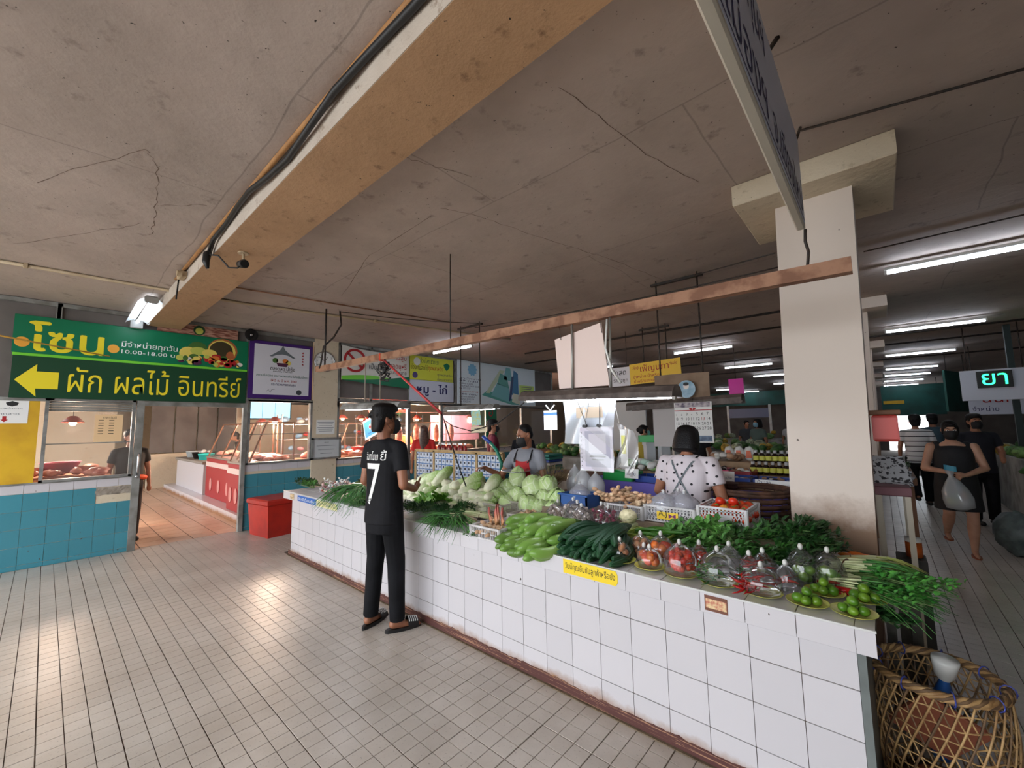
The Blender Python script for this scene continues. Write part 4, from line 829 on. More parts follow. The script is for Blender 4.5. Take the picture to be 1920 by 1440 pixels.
# ---- napa cabbage: white butt, ribbed pale leaves
nm = veg_mat('napa', (236, 234, 206), (150, 188, 92), (238, 242, 216), 1, .05, .85, vein=.55, vscale=22, rnd=.10)
def napa_mesh(s):
    r_ = random.Random(s); ph = r_.uniform(0, 6); k = 14; L_ = .30
    path = [(.012*math.sin(i/k*3+ph), i/k*L_, .01*math.cos(i/k*2+ph)) for i in range(k+1)]
    rad = [.026, .038, .045, .049, .053, .057, .060, .062, .063, .063, .060, .055, .046, .034, .014]
    return lofted('napa_cabbage', [nm], path, rad, n=22, rad=lambda u, a: 1+.05*math.sin(5*a+ph+u*3)+.03*math.sin(11*a+ph*2)+.05*u*math.sin(17*a+9*u)+.03*noise.noise((math.cos(a)*2, math.sin(a)*2, u*6+s)))
napas = [napa_mesh(s) for s in range(5)]
rn = random.Random(11)
ORD = 'first second third fourth fifth sixth seventh eighth ninth tenth eleventh twelfth thirteenth fourteenth fifteenth sixteenth seventeenth eighteenth nineteenth twentieth'.split()
rowname = ['lowest', 'second', 'third', 'fourth', 'top']
cnt = 0
for lay, (x0, x1, num, yf, z, tilt, sc) in enumerate(((-2.12, -.82, 18, .46, .838, .20, .62), (-2.14, -.84, 17, .51, .89, .36, .68), (-2.12, -.86, 15, .57, .94, .50, .78), (-2.10, -.90, 12, .63, .98, .62, .90), (-1.98, -1.12, 7, .69, 1.02, .70, 1.04))):
    for i in range(num):
        x = x0+(x1-x0)*i/(num-1)+rn.uniform(-.012, .012)
        inst(rn.choice(napas), 'napa_cabbage', (x, yf+rn.uniform(-.03, .03), z+rn.uniform(-.006, .006)), (tilt+rn.uniform(-.05, .05), rn.uniform(0, 6.28), -.30+rn.uniform(-.16, .16)), sc*rn.uniform(.94, 1.06),
             'pale napa cabbage, %s from the left in the %s row of the napa stack' % (ORD[i], rowname[lay]), 'cabbage', 'stacked napa cabbages'); cnt += 1
# ---- pointed cabbages with wrapping leaves
cm = veg_mat('cabbage_leaf', (212, 226, 170), (184, 212, 138), (238, 244, 220), 2, .0, 1.0, vein=.75, vscale=13, rnd=.08)
def cab_fn(u): return 1+.03*noise.noise((u[0]*3, u[1]*3, u[2]*3))+.10*max(0, u[2])**2
head_me = MB().ell((0, 0, 0), (.078, .078, .082), None, 20, 14, cab_fn).mesh('head', [cm], True)
def cab_leaf(seed):
    r_ = random.Random(seed); mb = MB()
    def f(u, v):
        th = (u-.5)*2.3; ph = -1.0+v*2.25; rr_ = .083+.006*abs(u-.5)*2+.004*math.sin(9*v+5*u+seed)+(.012*max(0, v-.8)); c = math.cos(ph)
        return (rr_*c*math.cos(th), rr_*c*math.sin(th), (rr_+.004)*math.sin(ph)*1.06+.004*math.sin(th*5))
    mb.grid(f, 10, 10); return mb.mesh('leaf', [cm], True)
leaf_me = [cab_leaf(s) for s in range(3)]
cabs = [(-1.113, .93, .922, .9), (-1.115, .83, .862, .85), (-.935, .86, .878, .95), (-.939, .98, .955, .95), (-.869, 1.06, 1.03, 1.0), (-.735, .90, .895, 1.05), (-.621, 1.0, .995, 1.12), (-.484, 1.06, 1.010, .95), (-.456, .95, .90, .9), (-.32, .98, .915, .95), (-.524, .80, .868, .92), (-.75, .76, .855, .8), (-.40, .82, .86, .7), (-.30, .86, .86, .65)]
clab = ['pointed cabbage at the left end of the cabbage heap, upper of two', 'pointed cabbage at the lower left of the cabbage heap', 'pointed cabbage low in the heap beside the napa stack', 'pointed cabbage in the middle row just left of the tall leafy one', 'pointed cabbage with one tall upright leaf, in front of the vendor', 'large pointed cabbage low in the centre of the heap', 'largest pointed cabbage at the top centre of the heap', 'pointed cabbage at the top right of the heap', 'pointed cabbage low between two larger ones on the right', 'pointed cabbage at the right end beside the blue tub', 'round white cabbage low behind the red galangal shoots', 'small cabbage behind the slotted grey crate', 'small cabbage at the lower right front of the heap', 'smallest cabbage at the lower right end of the heap']
for (x, y, z, s), lb in zip(cabs, clab):
    t = T('cabbage', lb, 'cabbage', (x, y, z), group='heap of pointed cabbages'); t.rotation_euler = (rn.uniform(-.5, .5), rn.uniform(-.4, .4), rn.uniform(0, 6)); s *= 1.1; t.scale = (s, s, s)
    if 'tall upright' in lb: t.rotation_euler = (.1, .1, 2); t.scale = (s*.9, s*.9, s*1.35)
    link(bpy.data.objects.new('head', head_me), t)
    for k in range(4): o = bpy.data.objects.new('leaf', leaf_me[k % 3]); link(o, t); o.rotation_euler = (rn.uniform(-.25, .25), rn.uniform(-.25, .25), k*1.6+rn.uniform(-.3, .3)); o.scale = (1+.02*k,)*3
# ---- leafy bundles
def leaf_blade(mb, p, d, up_, L_, w_, fold=.25, droop=.3):
    d = d.normalized(); s_ = d.cross(up_)
    if s_.length < .05: s_ = d.orthogonal()
    s_.normalize(); n_ = s_.cross(d).normalized()
    a = p; m1 = p+d*L_*.35-n_*0; m2 = p+d*L_*.72-n_*droop*L_*.25; e = p+d*L_-n_*droop*L_*.6
    v = [a, m1+s_*w_-n_*fold*w_*-1, m1, m1-s_*w_+n_*fold*w_, m2+s_*w_*.8+n_*fold*w_, m2, m2-s_*w_*.8+n_*fold*w_, e]
    mb.add(v, [(0, 1, 2), (0, 2, 3), (1, 4, 5, 2), (2, 5, 6, 3), (4, 7, 5), (5, 7, 6)])
def green(name, c1, c2, rnd=.12, rough=.5): return M(name, c1, rough, col2=c2, scale=14, rnd=rnd, lo=.35, hi=.65)
basil_m = green('basil_green', (58, 112, 40), (30, 74, 28)); mint_m = green('mint_green', (92, 148, 62), (52, 104, 44)); dark_m = green('dark_leaf', (44, 86, 34), (24, 58, 26)); stem_m = green('stem_green', (104, 132, 70), (84, 108, 58)); dill_m = green('dill_green', (58, 108, 50), (34, 74, 38)); let_m = green('lettuce_green', (126, 184, 60), (84, 150, 40)); chive_m = green('chive_green', (84, 146, 62), (50, 108, 48)); onion_m = green('spring_onion_green', (96, 156, 72), (52, 118, 58)); pale_m = green('pale_stalk', (226, 226, 184), (196, 206, 150), .06); purple_stalk = green('pink_stalk', (206, 172, 160), (220, 206, 170), .06)
def herb(loc, rz, label, group, mat, n=150, L_=.28, leaf=.045, w_=.013, spread=.09, hgt=.07, seed=0, name='herb_bunch', stemc=None):
    """bunch of leafy stems lying along its local x"""
    r_ = random.Random(seed); t = T(name, label, 'herb', loc, rz, group); sm = MB(); lm = MB(); ns = 12
    for i in range(ns):
        y1, z1 = r_.uniform(-spread, spread), r_.uniform(.01, hgt); pts = [Vector((-.06, y1*.12, .02+z1*.15)), Vector((L_*.35, y1*.6, .02+z1*.7)), Vector((L_*r_.uniform(.8, 1.05), y1*1.15, .02+z1))]
        sm.tube(pts, [.0028, .0024, .0014], 4)
        for k in range(n//ns):
            u = r_.uniform(.12, 1)**.7; p = pts[0].lerp(pts[1], u*2) if u < .5 else pts[1].lerp(pts[2], u*2-1)
            a = r_.uniform(0, 2*PI); d = Vector((r_.uniform(.1, 1), math.cos(a), abs(math.sin(a))*.9+.05)); q = r_.uniform(.65, 1.25)
            leaf_blade(lm, p+Vector((0, r_.uniform(-.012, .012), r_.uniform(0, .02))), d, Vector((0, 0, 1)), leaf*q, w_*q, .3, r_.uniform(.1, .7))
    sm.build('stems', stemc or stem_m, t, True, world=False); o = lm.build('leaves', mat, t, False, world=False); o['kind'] = 'stuff'; return t
HG = 'green herb bunches heaped beside the column'
heap = [(.86, .50, .0, 1.2, mint_m, 'mint bunch at the left end of the herb heap by the chilli tray'), (.96, .62, .02, 1.0, mint_m, 'mint bunch below the tomato crate'), (1.02, .44, .0, .4, mint_m, 'pale mint bunch above the bag of red tomatoes'), (1.12, .60, .03, .8, basil_m, 'basil bunch under the front corner of the tomato crate'), (1.20, .42, .0, .1, basil_m, 'basil bunch behind the bag of green chillies'), (1.28, .64, .05, .5, basil_m, 'tall basil bunch right of the tomato crate'), (1.38, .48, .02, -.3, basil_m, 'basil bunch behind the bag of red chillies'), (1.36, .74, .06, .9, dark_m, 'dark leafy bunch at the foot of the column, left'), (1.50, .62, .05, .3, dark_m, 'dark leafy bunch in the middle of the herb heap'), (1.55, .82, .07, 1.1, dark_m, 'dark leafy bunch against the column'), (1.48, .50, .01, -.2, dark_m, 'dark leafy bunch beside the spring onion roots'), (1.56, .74, .03, .9, dark_m, 'dark leafy bunch at the right end of the herb heap'), (1.28, .54, .07, 2.2, mint_m, 'pale sprig bunch on top of the basil'), (1.47, .76, .10, -.6, dark_m, 'topmost dark bunch of the herb heap')]
for k, (x, y, dz, rz, mt, lb) in enumerate(heap): herb((x-.05, y, TOP+dz), rz, lb, HG, mt, 170 if mt is not dark_m else 190, .26, .046 if mt is not dark_m else .06, .015 if mt is not dark_m else .011, .11, .09, 20+k)
def blades(loc, rz, label, group, cat, n, L_, r0, stalk, leafm, stalk_frac=.45, spread=.06, fan=.14, hgt=.03, droop=.1, seed=0, name='spring_onion_bunch', bulbs=0, tie=True, over=None, flatb=1.0, drop=.7):
    """bunch of long stalks along local x: white part, then green blades that fan out and droop; over = x past which blades hang down"""
    r_ = random.Random(seed); t = T(name, label, cat, loc, rz, group); a_ = MB(); b_ = MB(); c_ = MB()
    for i in range(n):
        y0, z0 = r_.uniform(-spread, spread), r_.uniform(.006, hgt); y1 = y0*1.3+r_.uniform(-fan, fan); l = L_*r_.uniform(.78, 1.1); z1 = z0+r_.uniform(-.0, .05); k = 7; P = []
        for q in range(k+1):
            u = q/k; x = u*l; z = z0+(z1-z0)*math.sin(u*2.2)-droop*u*u*l*.35
            if over is not None and x > over: z -= (x-over)**1.5*drop; x = over+(x-over)*(1-.1*drop)
            P.append(Vector((x, y0+(y1-y0)*u*u, max(z, .004) if (over is None or x <= over) else z)))
        m_ = max(1, round(stalk_frac*k)); rr_ = r0*r_.uniform(.8, 1.2)
        a_.tube(P[:m_+1], [rr_*1.1]*m_+[rr_*.9], 6); b_.tube(P[m_:], [rr_*.95]+[rr_*(1-.75*(q+1)/(k-m_)) for q in range(k-m_)], 5, True, flatb)
        if bulbs: c_.ell(P[0], (.012*bulbs, .008*bulbs, .008*bulbs), None, 7, 5)
    a_.build('stalks', stalk, t, True, world=False)['kind'] = 'stuff'; b_.build('blades', leafm, t, True, world=False)['kind'] = 'stuff'
    if bulbs: c_.build('bulbs', pale_m, t, True, world=False)['kind'] = 'stuff'
    if tie:
        w_ = spread+.012; mb = MB(); mb.tube([(L_*.2, w_*math.cos(a), .012+hgt*.5+(hgt*.65+.006)*math.sin(a)) for a in [2*PI*q/16 for q in range(17)]], .003, 5); mb.build('tie', M('brown_tie', (112, 76, 44), .7), t, True, world=False)
    return t
# right end: bunches that hang over the end of the counter
RG = 'long bunches laid over the right end of the counter'
E_ = 1.87
def R_(x, y, dz, rz, lb, n, L_, r0, st, lf, **kw): blades((x, y, TOP+dz), rz, lb, RG, 'vegetable', n, L_, r0, st, lf, over=(E_-x+.05)/max(.3, math.cos(rz)), **kw)
R_(1.655, .62, .0, -.10, 'spring onions with white stalks tied beside the dark herbs, upper bunch', 26, .40, .0045, pale_m, onion_m, seed=31, spread=.05)
R_(1.65, .50, .0, -.18, 'spring onions with white stalks tied beside the dark herbs, middle bunch', 28, .42, .0045, pale_m, onion_m, seed=32, spread=.05)
R_(1.66, .42, .0, -.25, 'spring onions with long drooping blades nearest the lime plates', 30, .42, .0045, pale_m, chive_m, seed=33, spread=.05, fan=.2)
R_(1.67, .56, .045, -.22, 'spring onions piled on top, reaching farthest past the counter end', 26, .44, .0045, pale_m, chive_m, seed=34, spread=.05, fan=.18)
R_(1.67, .72, .0, .02, 'pale lemongrass bunch at the foot of the column', 16, .36, .006, pale_m, green('lemongrass', (190, 192, 110), (150, 168, 84)), seed=35, spread=.045, fan=.05, stalk_frac=.6)
R_(1.69, .80, .01, .05, 'thin lemongrass bunch against the column base', 14, .36, .0055, pale_m, green('lemongrass', (190, 192, 110), (150, 168, 84)), seed=36, spread=.04, fan=.05, stalk_frac=.6)
herb((1.84, .46, TOP+.03), -.35, 'bright coriander bunch lying on the spring onions', RG, green('coriander', (86, 160, 60), (48, 118, 44)), 260, .30, .022, .012, .10, .06, 41); herb((1.82, .36, TOP+.0), -.6, 'coriander bunch drooping behind the right lime plates', RG, green('coriander', (86, 160, 60), (48, 118, 44)), 240, .26, .022, .012, .09, .05, 42); herb((1.84, .36, TOP-.08), -.9, 'dark coriander bunch hanging over the counter corner', RG, dill_m, 200, .2, .024, .012, .06, .02, 43)
carrot_m = veg_mat('carrot', (226, 122, 40), (214, 100, 30), None, 0, 0, 1, rnd=.1); car = lofted('carrot', [carrot_m], [(.13*i/8, .004*math.sin(i), 0) for i in range(9)], [.003, .012, .014, .013, .012, .010, .008, .005, .002], n=10)
corn_m = veg_mat('baby_corn', (232, 222, 150), (222, 206, 120), None, 0, 0, 1); cornm = lofted('baby_corn', [corn_m], [(.10*i/6, 0, 0) for i in range(7)], [.004, .009, .010, .010, .009, .007, .002], n=10, rad=lambda u, a: 1+.06*math.sin(9*a))
for k in range(6): inst(car, 'carrot', (1.70+.02*(k % 3), .84+.022*k, TOP+.02+.012*(k % 2)), (0, 0, -.2+rn.uniform(-.2, .2)), 1, 'orange carrot in the small bundle at the foot of the column', 'carrot', 'carrots by the column')
for k in range(5): inst(car, 'carrot', (1.69+.015*k, .64+.02*(k % 3), TOP+.055+.01*(k % 2)), (0, 0, -.35+rn.uniform(-.15, .15)), .9, 'orange carrot in the bundle tied with lemongrass', 'carrot', 'carrots in the lemongrass bundle')
for k in range(5): inst(cornm, 'baby_corn', (1.74+.02*(k % 3), .70+.02*k, TOP+.05), (0, 0, .1+rn.uniform(-.2, .2)), 1, 'cream baby corn cob beside the carrots', 'baby corn', 'baby corn by the column')
redc = veg_mat('red_chilli', (176, 28, 24), (150, 20, 20), None, 0, 0, 1, .25); chil = lofted('chilli', [redc], [(.09*i/6, .01*math.sin(i*.6), 0) for i in range(7)], [.005, .007, .007, .006, .005, .003, .0008], n=8)
for k in range(9): inst(chil, 'chilli', (1.66+.03*(k % 4), .27+.02*(k//4), TOP+.012+.012*(k//4)), (0, 0, rn.uniform(-.4, .4)), 1.15, 'loose red chilli between the lime plates and the spring onions', 'chilli', 'loose red chillies')
# ---- centre and left bunches
CGR = 'long leafy bunches draped over the counter front'
def D_(x, y, dz, rz, lb, n, L_, r0, st, lf, over=None, **kw): blades((x, y, TOP+dz), rz, lb, CGR, 'vegetable', n, L_, r0, st, lf, over=over, **kw)
D_(-.62, .42, .0, PI+.55, 'lemongrass bunch with pale stalk ends beside the slotted grey crate', 22, .46, .006, pale_m, onion_m, over=None, seed=51, spread=.05, stalk_frac=.5); D_(-.70, .30, .0, PI+.50, 'spring onion bunch with pinkish white ends left of the galangal crate', 26, .48, .005, purple_stalk, chive_m, seed=52, spread=.05, stalk_frac=.4); D_(-.60, .22, .0, PI+.45, 'spring onion bunch nearest the galangal crate', 26, .50, .005, purple_stalk, onion_m, seed=53, spread=.05, stalk_frac=.4)
D_(-.85, .22, .02, -.62, 'garlic chives fanned over the counter edge left of the galangal crate', 44, .50, .004, onion_m, chive_m, over=.30, seed=54, spread=.06, fan=.2, tie=False); D_(-1.02, .20, .0, -.72, 'dark chives fanned over the counter edge beside the young man', 44, .44, .004, chive_m, chive_m, over=.24, seed=55, spread=.06, fan=.2, tie=False)
herb((-.42, .06, TOP-.02), -.9, 'parsley sprigs hanging over the edge by the galangal crate', CGR, mint_m, 90, .2, .03, .014, .05, .02, 56)
for k, (x, y, rz) in enumerate(((-1.30, .22, -1.2), (-1.18, .28, -1.0), (-1.42, .18, -1.4), (-1.10, .36, -.5))): herb((x, y+.1, TOP+.01), rz, 'feathery dark dill bunch beside the young man, %s' % ('middle', 'right', 'left', 'rear')[k], CGR, dill_m, 560, .36, .04, .0042, .11, .08, 60+k, 'dill_bunch')
for k in range(4): inst(car, 'turmeric_root', (-1.0+.05*k, .40-.02*k, TOP+.04), (0, 0, .5), .9, 'orange root lying on the lemongrass bunch', 'root', 'orange roots on the lemongrass')
def lettuce(loc, s, label, seed):
    t = T('lettuce', label, 'lettuce', loc, 0, 'green lettuces'); r_ = random.Random(seed)
    for k in range(16):
        mb = MB(); a = r_.uniform(0, 2*PI); el = .25+1.1*(k/16); L_ = .13*s*r_.uniform(.8, 1.1)
        def f(u, v, a=a, el=el, L_=L_, k=k):
            w_ = (u-.5)*2; q = v*L_; ww = w_*.055*s*math.sin(min(1, v+.15)*PI*.75); rf_ = .012*s*v*math.sin(w_*9+k); e = el-.5*v
            return (q*math.cos(e)*math.cos(a)-ww*math.sin(a), q*math.cos(e)*math.sin(a)+ww*math.cos(a), q*math.sin(e)+rf_+.02)
        mb.grid(f, 8, 6); mb.build('leaf', let_m, t, True, world=False)
lettuce((-1.47, .36, TOP), 1.15, 'bright green curly lettuce in front of the napa stack', 1); lettuce((-1.60, .50, TOP+.02), 1.1, 'bright green curly lettuce half hidden by the young man', 2); lettuce((-1.38, .50, TOP+.05), .9, 'small curly lettuce resting against the napa stack', 3)
for k, (x, y, rz) in enumerate(((-2.55, .22, -.9), (-2.38, .26, -.8), (-2.70, .20, -1.1), (-2.45, .12, -.6))): blades((x-.12, y+.22, TOP+.015*k), rz, 'garlic chive bunch draped over the edge left of the young man, %s' % ('middle', 'right', 'left', 'front')[k], 'garlic chive bunches', 'vegetable', 80, .62, .0042, chive_m, chive_m, seed=70+k, spread=.08, fan=.13, hgt=.09, droop=.25, over=.36, tie=False, name='chive_bunch')
blades((-2.28, .12, TOP), -.5, 'pale green shoots beside the garlic chives', 'garlic chive bunches', 'vegetable', 40, .34, .004, pale_m, mint_m, seed=75, spread=.07, fan=.1, hgt=.05, name='shoot_bunch')
herb((-3.85, .34, TOP), PI+.3, 'feathery greens hanging off the far left tip of the counter', 'left end bunches', dark_m, 300, .34, .05, .008, .13, .08, 81); herb((-3.72, .22, TOP), PI-.2, 'low leafy bunch at the far left tip of the counter', 'left end bunches', mint_m, 150, .25, .05, .01, .1, .05, 82); herb((-3.45, .72, TOP+.02), .3, 'brownish sprigs behind the small bags at the left end', 'left end bunches', green('olive_sprig', (112, 112, 56), (80, 70, 40)), 170, .3, .035, .012, .12, .1, 83); herb((-3.2, .62, TOP+.02), .2, 'olive sprigs beside the upturned white basket', 'left end bunches', green('olive_sprig', (112, 112, 56), (80, 70, 40)), 150, .26, .035, .012, .12, .09, 84)
# ---- green long eggplants and ridged gourds that hang over the counter edge
eg_m = veg_mat('green_eggplant', (146, 176, 92), (108, 146, 64), None, 0, .1, .9, .28, rnd=.24); cal_m = green('calyx', (96, 140, 60), (70, 110, 44)); lf_m = veg_mat('ridged_gourd', (34, 78, 46), (26, 62, 40), (98, 132, 84), 0, 0, 1, .5, rnd=.12)
def egg_mesh(s):
    r_ = random.Random(s); b = r_.uniform(-.03, .05); mb = MB(); k = 10; L_ = r_.uniform(.20, .25)
    mb.add(*loft([(L_*i/k, b*math.sin(i/k*PI)*.7, 0) for i in range(k+1)], [.010, .020, .024, .027, .030, .032, .033, .033, .031, .024, .008], n=12)); mb.m = 1
    mb.add(*loft([(-.03, 0, .004), (-.012, 0, .002), (0, 0, 0), (.02, b*.1, 0), (.035, b*.2, 0)], [.005, .005, .013, .021, .0205], n=12, rad=lambda u, a: 1+(.12*math.sin(5*a) if u > .9 else .02))); return mb.mesh('green_eggplant', [eg_m, cal_m], True)
eggs = [egg_mesh(s) for s in range(5)]
re_ = random.Random(5); pos = ['near the galangal crate', 'in the middle', 'near the gourds']; ki = 0
for lay in range(6):
    n_ = [7, 7, 6, 6, 5, 4][lay]
    for i in range(n_):
        u = i/(n_-1); x = -.06+.34*u+re_.uniform(-.012, .012)+.02*lay*0; y = -.065+.018*lay+re_.uniform(-.012, .012); z = [.815, .795, .845, .87, .895, .915][lay]-(.035 if lay == 1 else 0)
        if lay < 2 and i % 2 == lay: y -= .02
        # stalk ends lie toward the back, the blunt ends look out over the edge
        a = PI/2-.35+re_.uniform(-.2, .2); y0_ = y-.03+.05*(lay > 1)
        o = inst(re_.choice(eggs), 'green_eggplant', (x+.23*math.cos(a), y0_+.23*math.sin(a), z+.03), (re_.uniform(-3, 3), .07+re_.uniform(-.05, .06), a+PI), re_.uniform(.98, 1.16))
        tag(o, 'green eggplant, %s from the left in the %s layer of the eggplant pile' % (ORD[i], ('bottom', 'second', 'third', 'fourth', 'fifth', 'top')[lay]), 'eggplant', 'pile of long green eggplants')
def luffa_mesh(s):
    r_ = random.Random(s); b = r_.uniform(-.05, .06); k = 14; L_ = r_.uniform(.36, .42)
    return lofted('ridged_gourd', [lf_m], [(L_*i/k, b*math.sin(i/k*PI), 0) for i in range(k+1)], [.009, .016, .021, .024, .027, .029, .030, .031, .032, .032, .031, .029, .025, .017, .006], n=40, rad=lambda u, a: 1+.24*(abs(math.sin(5*a))**6)-.06)
lufs = [luffa_mesh(s) for s in range(4)]
for lay in range(4):
    n_ = [8, 8, 7, 5][lay]
    for i in range(n_):
        u = i/(n_-1); x = .40+.36*u+re_.uniform(-.015, .015); y = -.07+.025*lay+re_.uniform(-.02, .02)
        inst(re_.choice(lufs), 'ridged_gourd', (x, y, [.828, .852, .88, .908][lay]), (re_.uniform(-3, 3), -.02*lay+re_.uniform(-.05, .03), PI/2-.30+.52*u+re_.uniform(-.08, .08)), re_.uniform(.88, 1.0), 'dark green ridged gourd, %s from the left in the %s layer of the pile' % (ORD[i], ('bottom', 'second', 'third', 'top')[lay]), 'gourd', 'pile of ridged gourds')
# ---- crates
def crate(name, label, x0, x1, y0, y1, z0, h, mat, style, rz=0):
    cx, cy = (x0+x1)/2, (y0+y1)/2; t = T(name, label, 'crate', (cx, cy, z0), rz); w_, d_ = (x1-x0)/2, (y1-y0)/2; b = .006
    def panel(L_, fr):
        mb = MB(fr); mb.bbox(-L_, L_, h-.014, h, -.007, .007, .002); mb.bbox(-L_, L_, 0, .012, -.006, .006, .002)
        for sx in (-1, 1): mb.bbox(sx*L_-.012, sx*L_+.012, 0, h, -.008, .008, .002)
        if style == 'slot':
            n = int(2*L_/.015)
            for i in range(1, n): x = -L_+2*L_*i/n; mb.box(x-.0022, x+.0022, .01, h-.01, -.002, .002)
            for z in (h*.5,): mb.box(-L_, L_, z-.003, z+.003, -.003, .003)
        else:
            zt = h-.045; mb.box(-L_, L_, zt-.004, zt, -.003, .003); n = int(2*L_/.022)
            for i in range(n+1): x = -L_+2*L_*i/n; mb.box(x-.0055, x+.0055, zt, h-.01, -.003, .003)
            mb.box(-L_, L_, zt+.016, zt+.022, -.003, .003)
            mb.box(-L_*.42, L_*.42, .03, zt-.004, -.003, .003)
            for sx in (-1, 1):
                a, c = sx*L_*.42, sx*L_
                for q in range(4):
                    u0, u1 = a+(c-a)*q/4, a+(c-a)*(q+1)/4
                    for za, zb in ((.028, zt), (zt, .028)):
                        d = Vector((u1-u0, zb-za, 0)); nn = Vector((-d.y, d.x, 0)).normalized()*.0025
                        mb.add([(u0-nn.x, za-nn.y, .002), (u1-nn.x, zb-nn.y, .002), (u1+nn.x, zb+nn.y, .002), (u0+nn.x, za+nn.y, .002), (u0-nn.x, za-nn.y, -.002), (u1-nn.x, zb-nn.y, -.002), (u1+nn.x, zb+nn.y, -.002), (u0+nn.x, za+nn.y, -.002)], [(0, 1, 2, 3), (7, 6, 5, 4), (0, 4, 5, 1), (2, 6, 7, 3)])
            for i in range(n+1): x = -L_+2*L_*i/n; mb.box(x-.005, x+.005, .008, .03, -.003, .003)
            mb.box(-L_, L_, .026, .030, -.003, .003)
        return mb
    for L_, fr in ((w_, frame((0, -d_, 0), (1, 0, 0), (0, 0, 1))), (w_, frame((0, d_, 0), (1, 0, 0), (0, 0, 1))), (d_, frame((-w_, 0, 0), (0, 1, 0), (0, 0, 1))), (d_, frame((w_, 0, 0), (0, 1, 0), (0, 0, 1)))): panel(L_, fr).build('side_panel', mat, t, False, world=False)
    MB().box(-w_, w_, -d_, d_, 0, .005).build('floor_panel', mat, t, world=False); return t
crw = M('crate_white', (214, 212, 214), .4, col2=(190, 186, 184), scale=8); crg = M('crate_grey', (188, 182, 172), .45, col2=(150, 140, 126), scale=8); crl = M('crate_lime', (150, 170, 66), .45)
crate('tomato_crate', 'white perforated crate full of red tomatoes left of the column', .975, 1.265, .80, 1.12, .905, .135, crw, 'lattice'); crate('bag_crate', 'white perforated crate with a yellow tag, stuffed with clear bags', .60, .945, .80, 1.10, .89, .115, crw, 'lattice'); crate('ginger_crate', 'white slotted crate heaped with ginger roots', .285, .585, .78, 1.05, .885, .10, crw, 'slot')
crate('galangal_crate', 'grey slotted crate of galangal on the counter edge beside the eggplants', -.335, -.055, -.075, .16, TOP, .09, crw, 'slot'); crate('empty_crate', 'low grey slotted crate behind the galangal crate', -.93, -.59, .52, .74, TOP, .10, crg, 'slot'); crate('flat_crate', 'low grey crate holding brown roots right of the galangal shoots', -.42, -.10, .42, .60, TOP, .075, crg, 'slot'); crate('chilli_tray', 'lime green tray of long green chillies', .62, .89, .42, .62, TOP+.02, .06, crl, 'slot')
tg = T('crate_tag', 'yellow and purple lettered tag on the front of the crate of bags', 'label', (.76, .79, .91)); GF = frame((.69, .789, .915), (1, 0, 0), (0, 0, 1)); flat(rect(.15, .052), M('tag_yellow', (238, 200, 50), .5), tg, GF, 0, .002, 'sheet'); text('A.J', ink, tg, GF @ trm(.012, .010, .0025), width=.06); flat([(.085, .01), (.11, .025), (.135, .01), (.135, .045), (.11, .03), (.085, .045)], M('tag_purple', (112, 30, 100), .5), tg, GF @ trm(0, 0, .0022), 0, .0006, 'print')
# ---- tomatoes, limes and other round things
tm_ = veg_mat('tomato', (196, 44, 26), (212, 82, 36), None, 2, .4, 1.1, .18, rnd=.16); tmy = veg_mat('tomato_yellow', (220, 170, 60), (206, 110, 44), None, 2, .3, 1.0, .2)
def dim(u): return 1-.12*max(0, abs(u[2])-.75)*4
tom_me = MB().ell((0, 0, 0), (.034, .034, .029), None, 14, 10, dim).mesh('flesh', [tm_], True); tomy_me = MB().ell((0, 0, 0), (.032, .032, .028), None, 14, 10, dim).mesh('flesh', [tmy], True)
mb = MB()
for k in range(5): leaf_blade(mb, Vector((0, 0, .0265)), Vector((math.cos(k*1.26), math.sin(k*1.26), .1)), Vector((0, 0, 1)), .016, .004)
calyx_me = mb.mesh('calyx', [cal_m])
def tomato(p, s, label, group, calyx=True, me=None):
    t = T('tomato', label, 'tomato', p, re_.uniform(0, 6), group); t.rotation_euler.x = re_.uniform(-.9, .9); t.rotation_euler.y = re_.uniform(-.9, .9); t.scale = (s, s, s); link(bpy.data.objects.new('flesh', me or tom_me), t)
    if calyx: link(bpy.data.objects.new('calyx', calyx_me), t)
k = 0; spots = [(1.01+.058*i, .835+.06*j, 0) for j in range(5) for i in range(5)]+[(1.05+.06*i, .88+.065*j, 1) for j in range(4) for i in range(4)]+[(1.08, .93, 2), (1.16, .95, 2)]
for x, y, l in spots: tomato((x+re_.uniform(-.006, .006), y+re_.uniform(-.006, .006), .972+.042*l+re_.uniform(-.004, .004)), re_.uniform(.92, 1.1), ['red tomato in the lower layer of the tomato crate', 'red tomato in the upper layer of the tomato crate', 'red tomato topping the heap in the crate'][l], 'tomatoes in the crate', l > 0, tomy_me if (x, y, l) == spots[26] else None)
lime_m = veg_mat('lime', (106, 142, 38), (70, 112, 30), None, 0, .1, .9, .3, rnd=.16); lime_me = MB().ell((0, 0, 0), (.029, .026, .026), None, 14, 10, lambda u: 1+.10*max(0, abs(u[0])-.85)*5).mesh('lime', [lime_m], True)
plate_m = M('lime_yellow_plate', (206, 206, 104), .25, sss=.1)
pm = MB(); pm.lathe([(0, .004), (.055, .004), (.075, .012), (.098, .022), (.100, .0245), (.096, .0235), (.074, .015), (.055, .008), (0, .008)], 36); plate_me = pm.mesh('plate', [plate_m], True)
for v in plate_me.vertices:
    a = math.atan2(v.co.y, v.co.x); r_ = math.hypot(v.co.x, v.co.y); v.co.z += .002*math.sin(a*18)*max(0, r_-.07)/.03
def plate(x, y, label, s=1.0, z=TOP): return inst(plate_me, 'plate', (x, y, z), (0, 0, re_.uniform(0, 3)), s, label, 'plate', 'yellow plates along the counter edge')
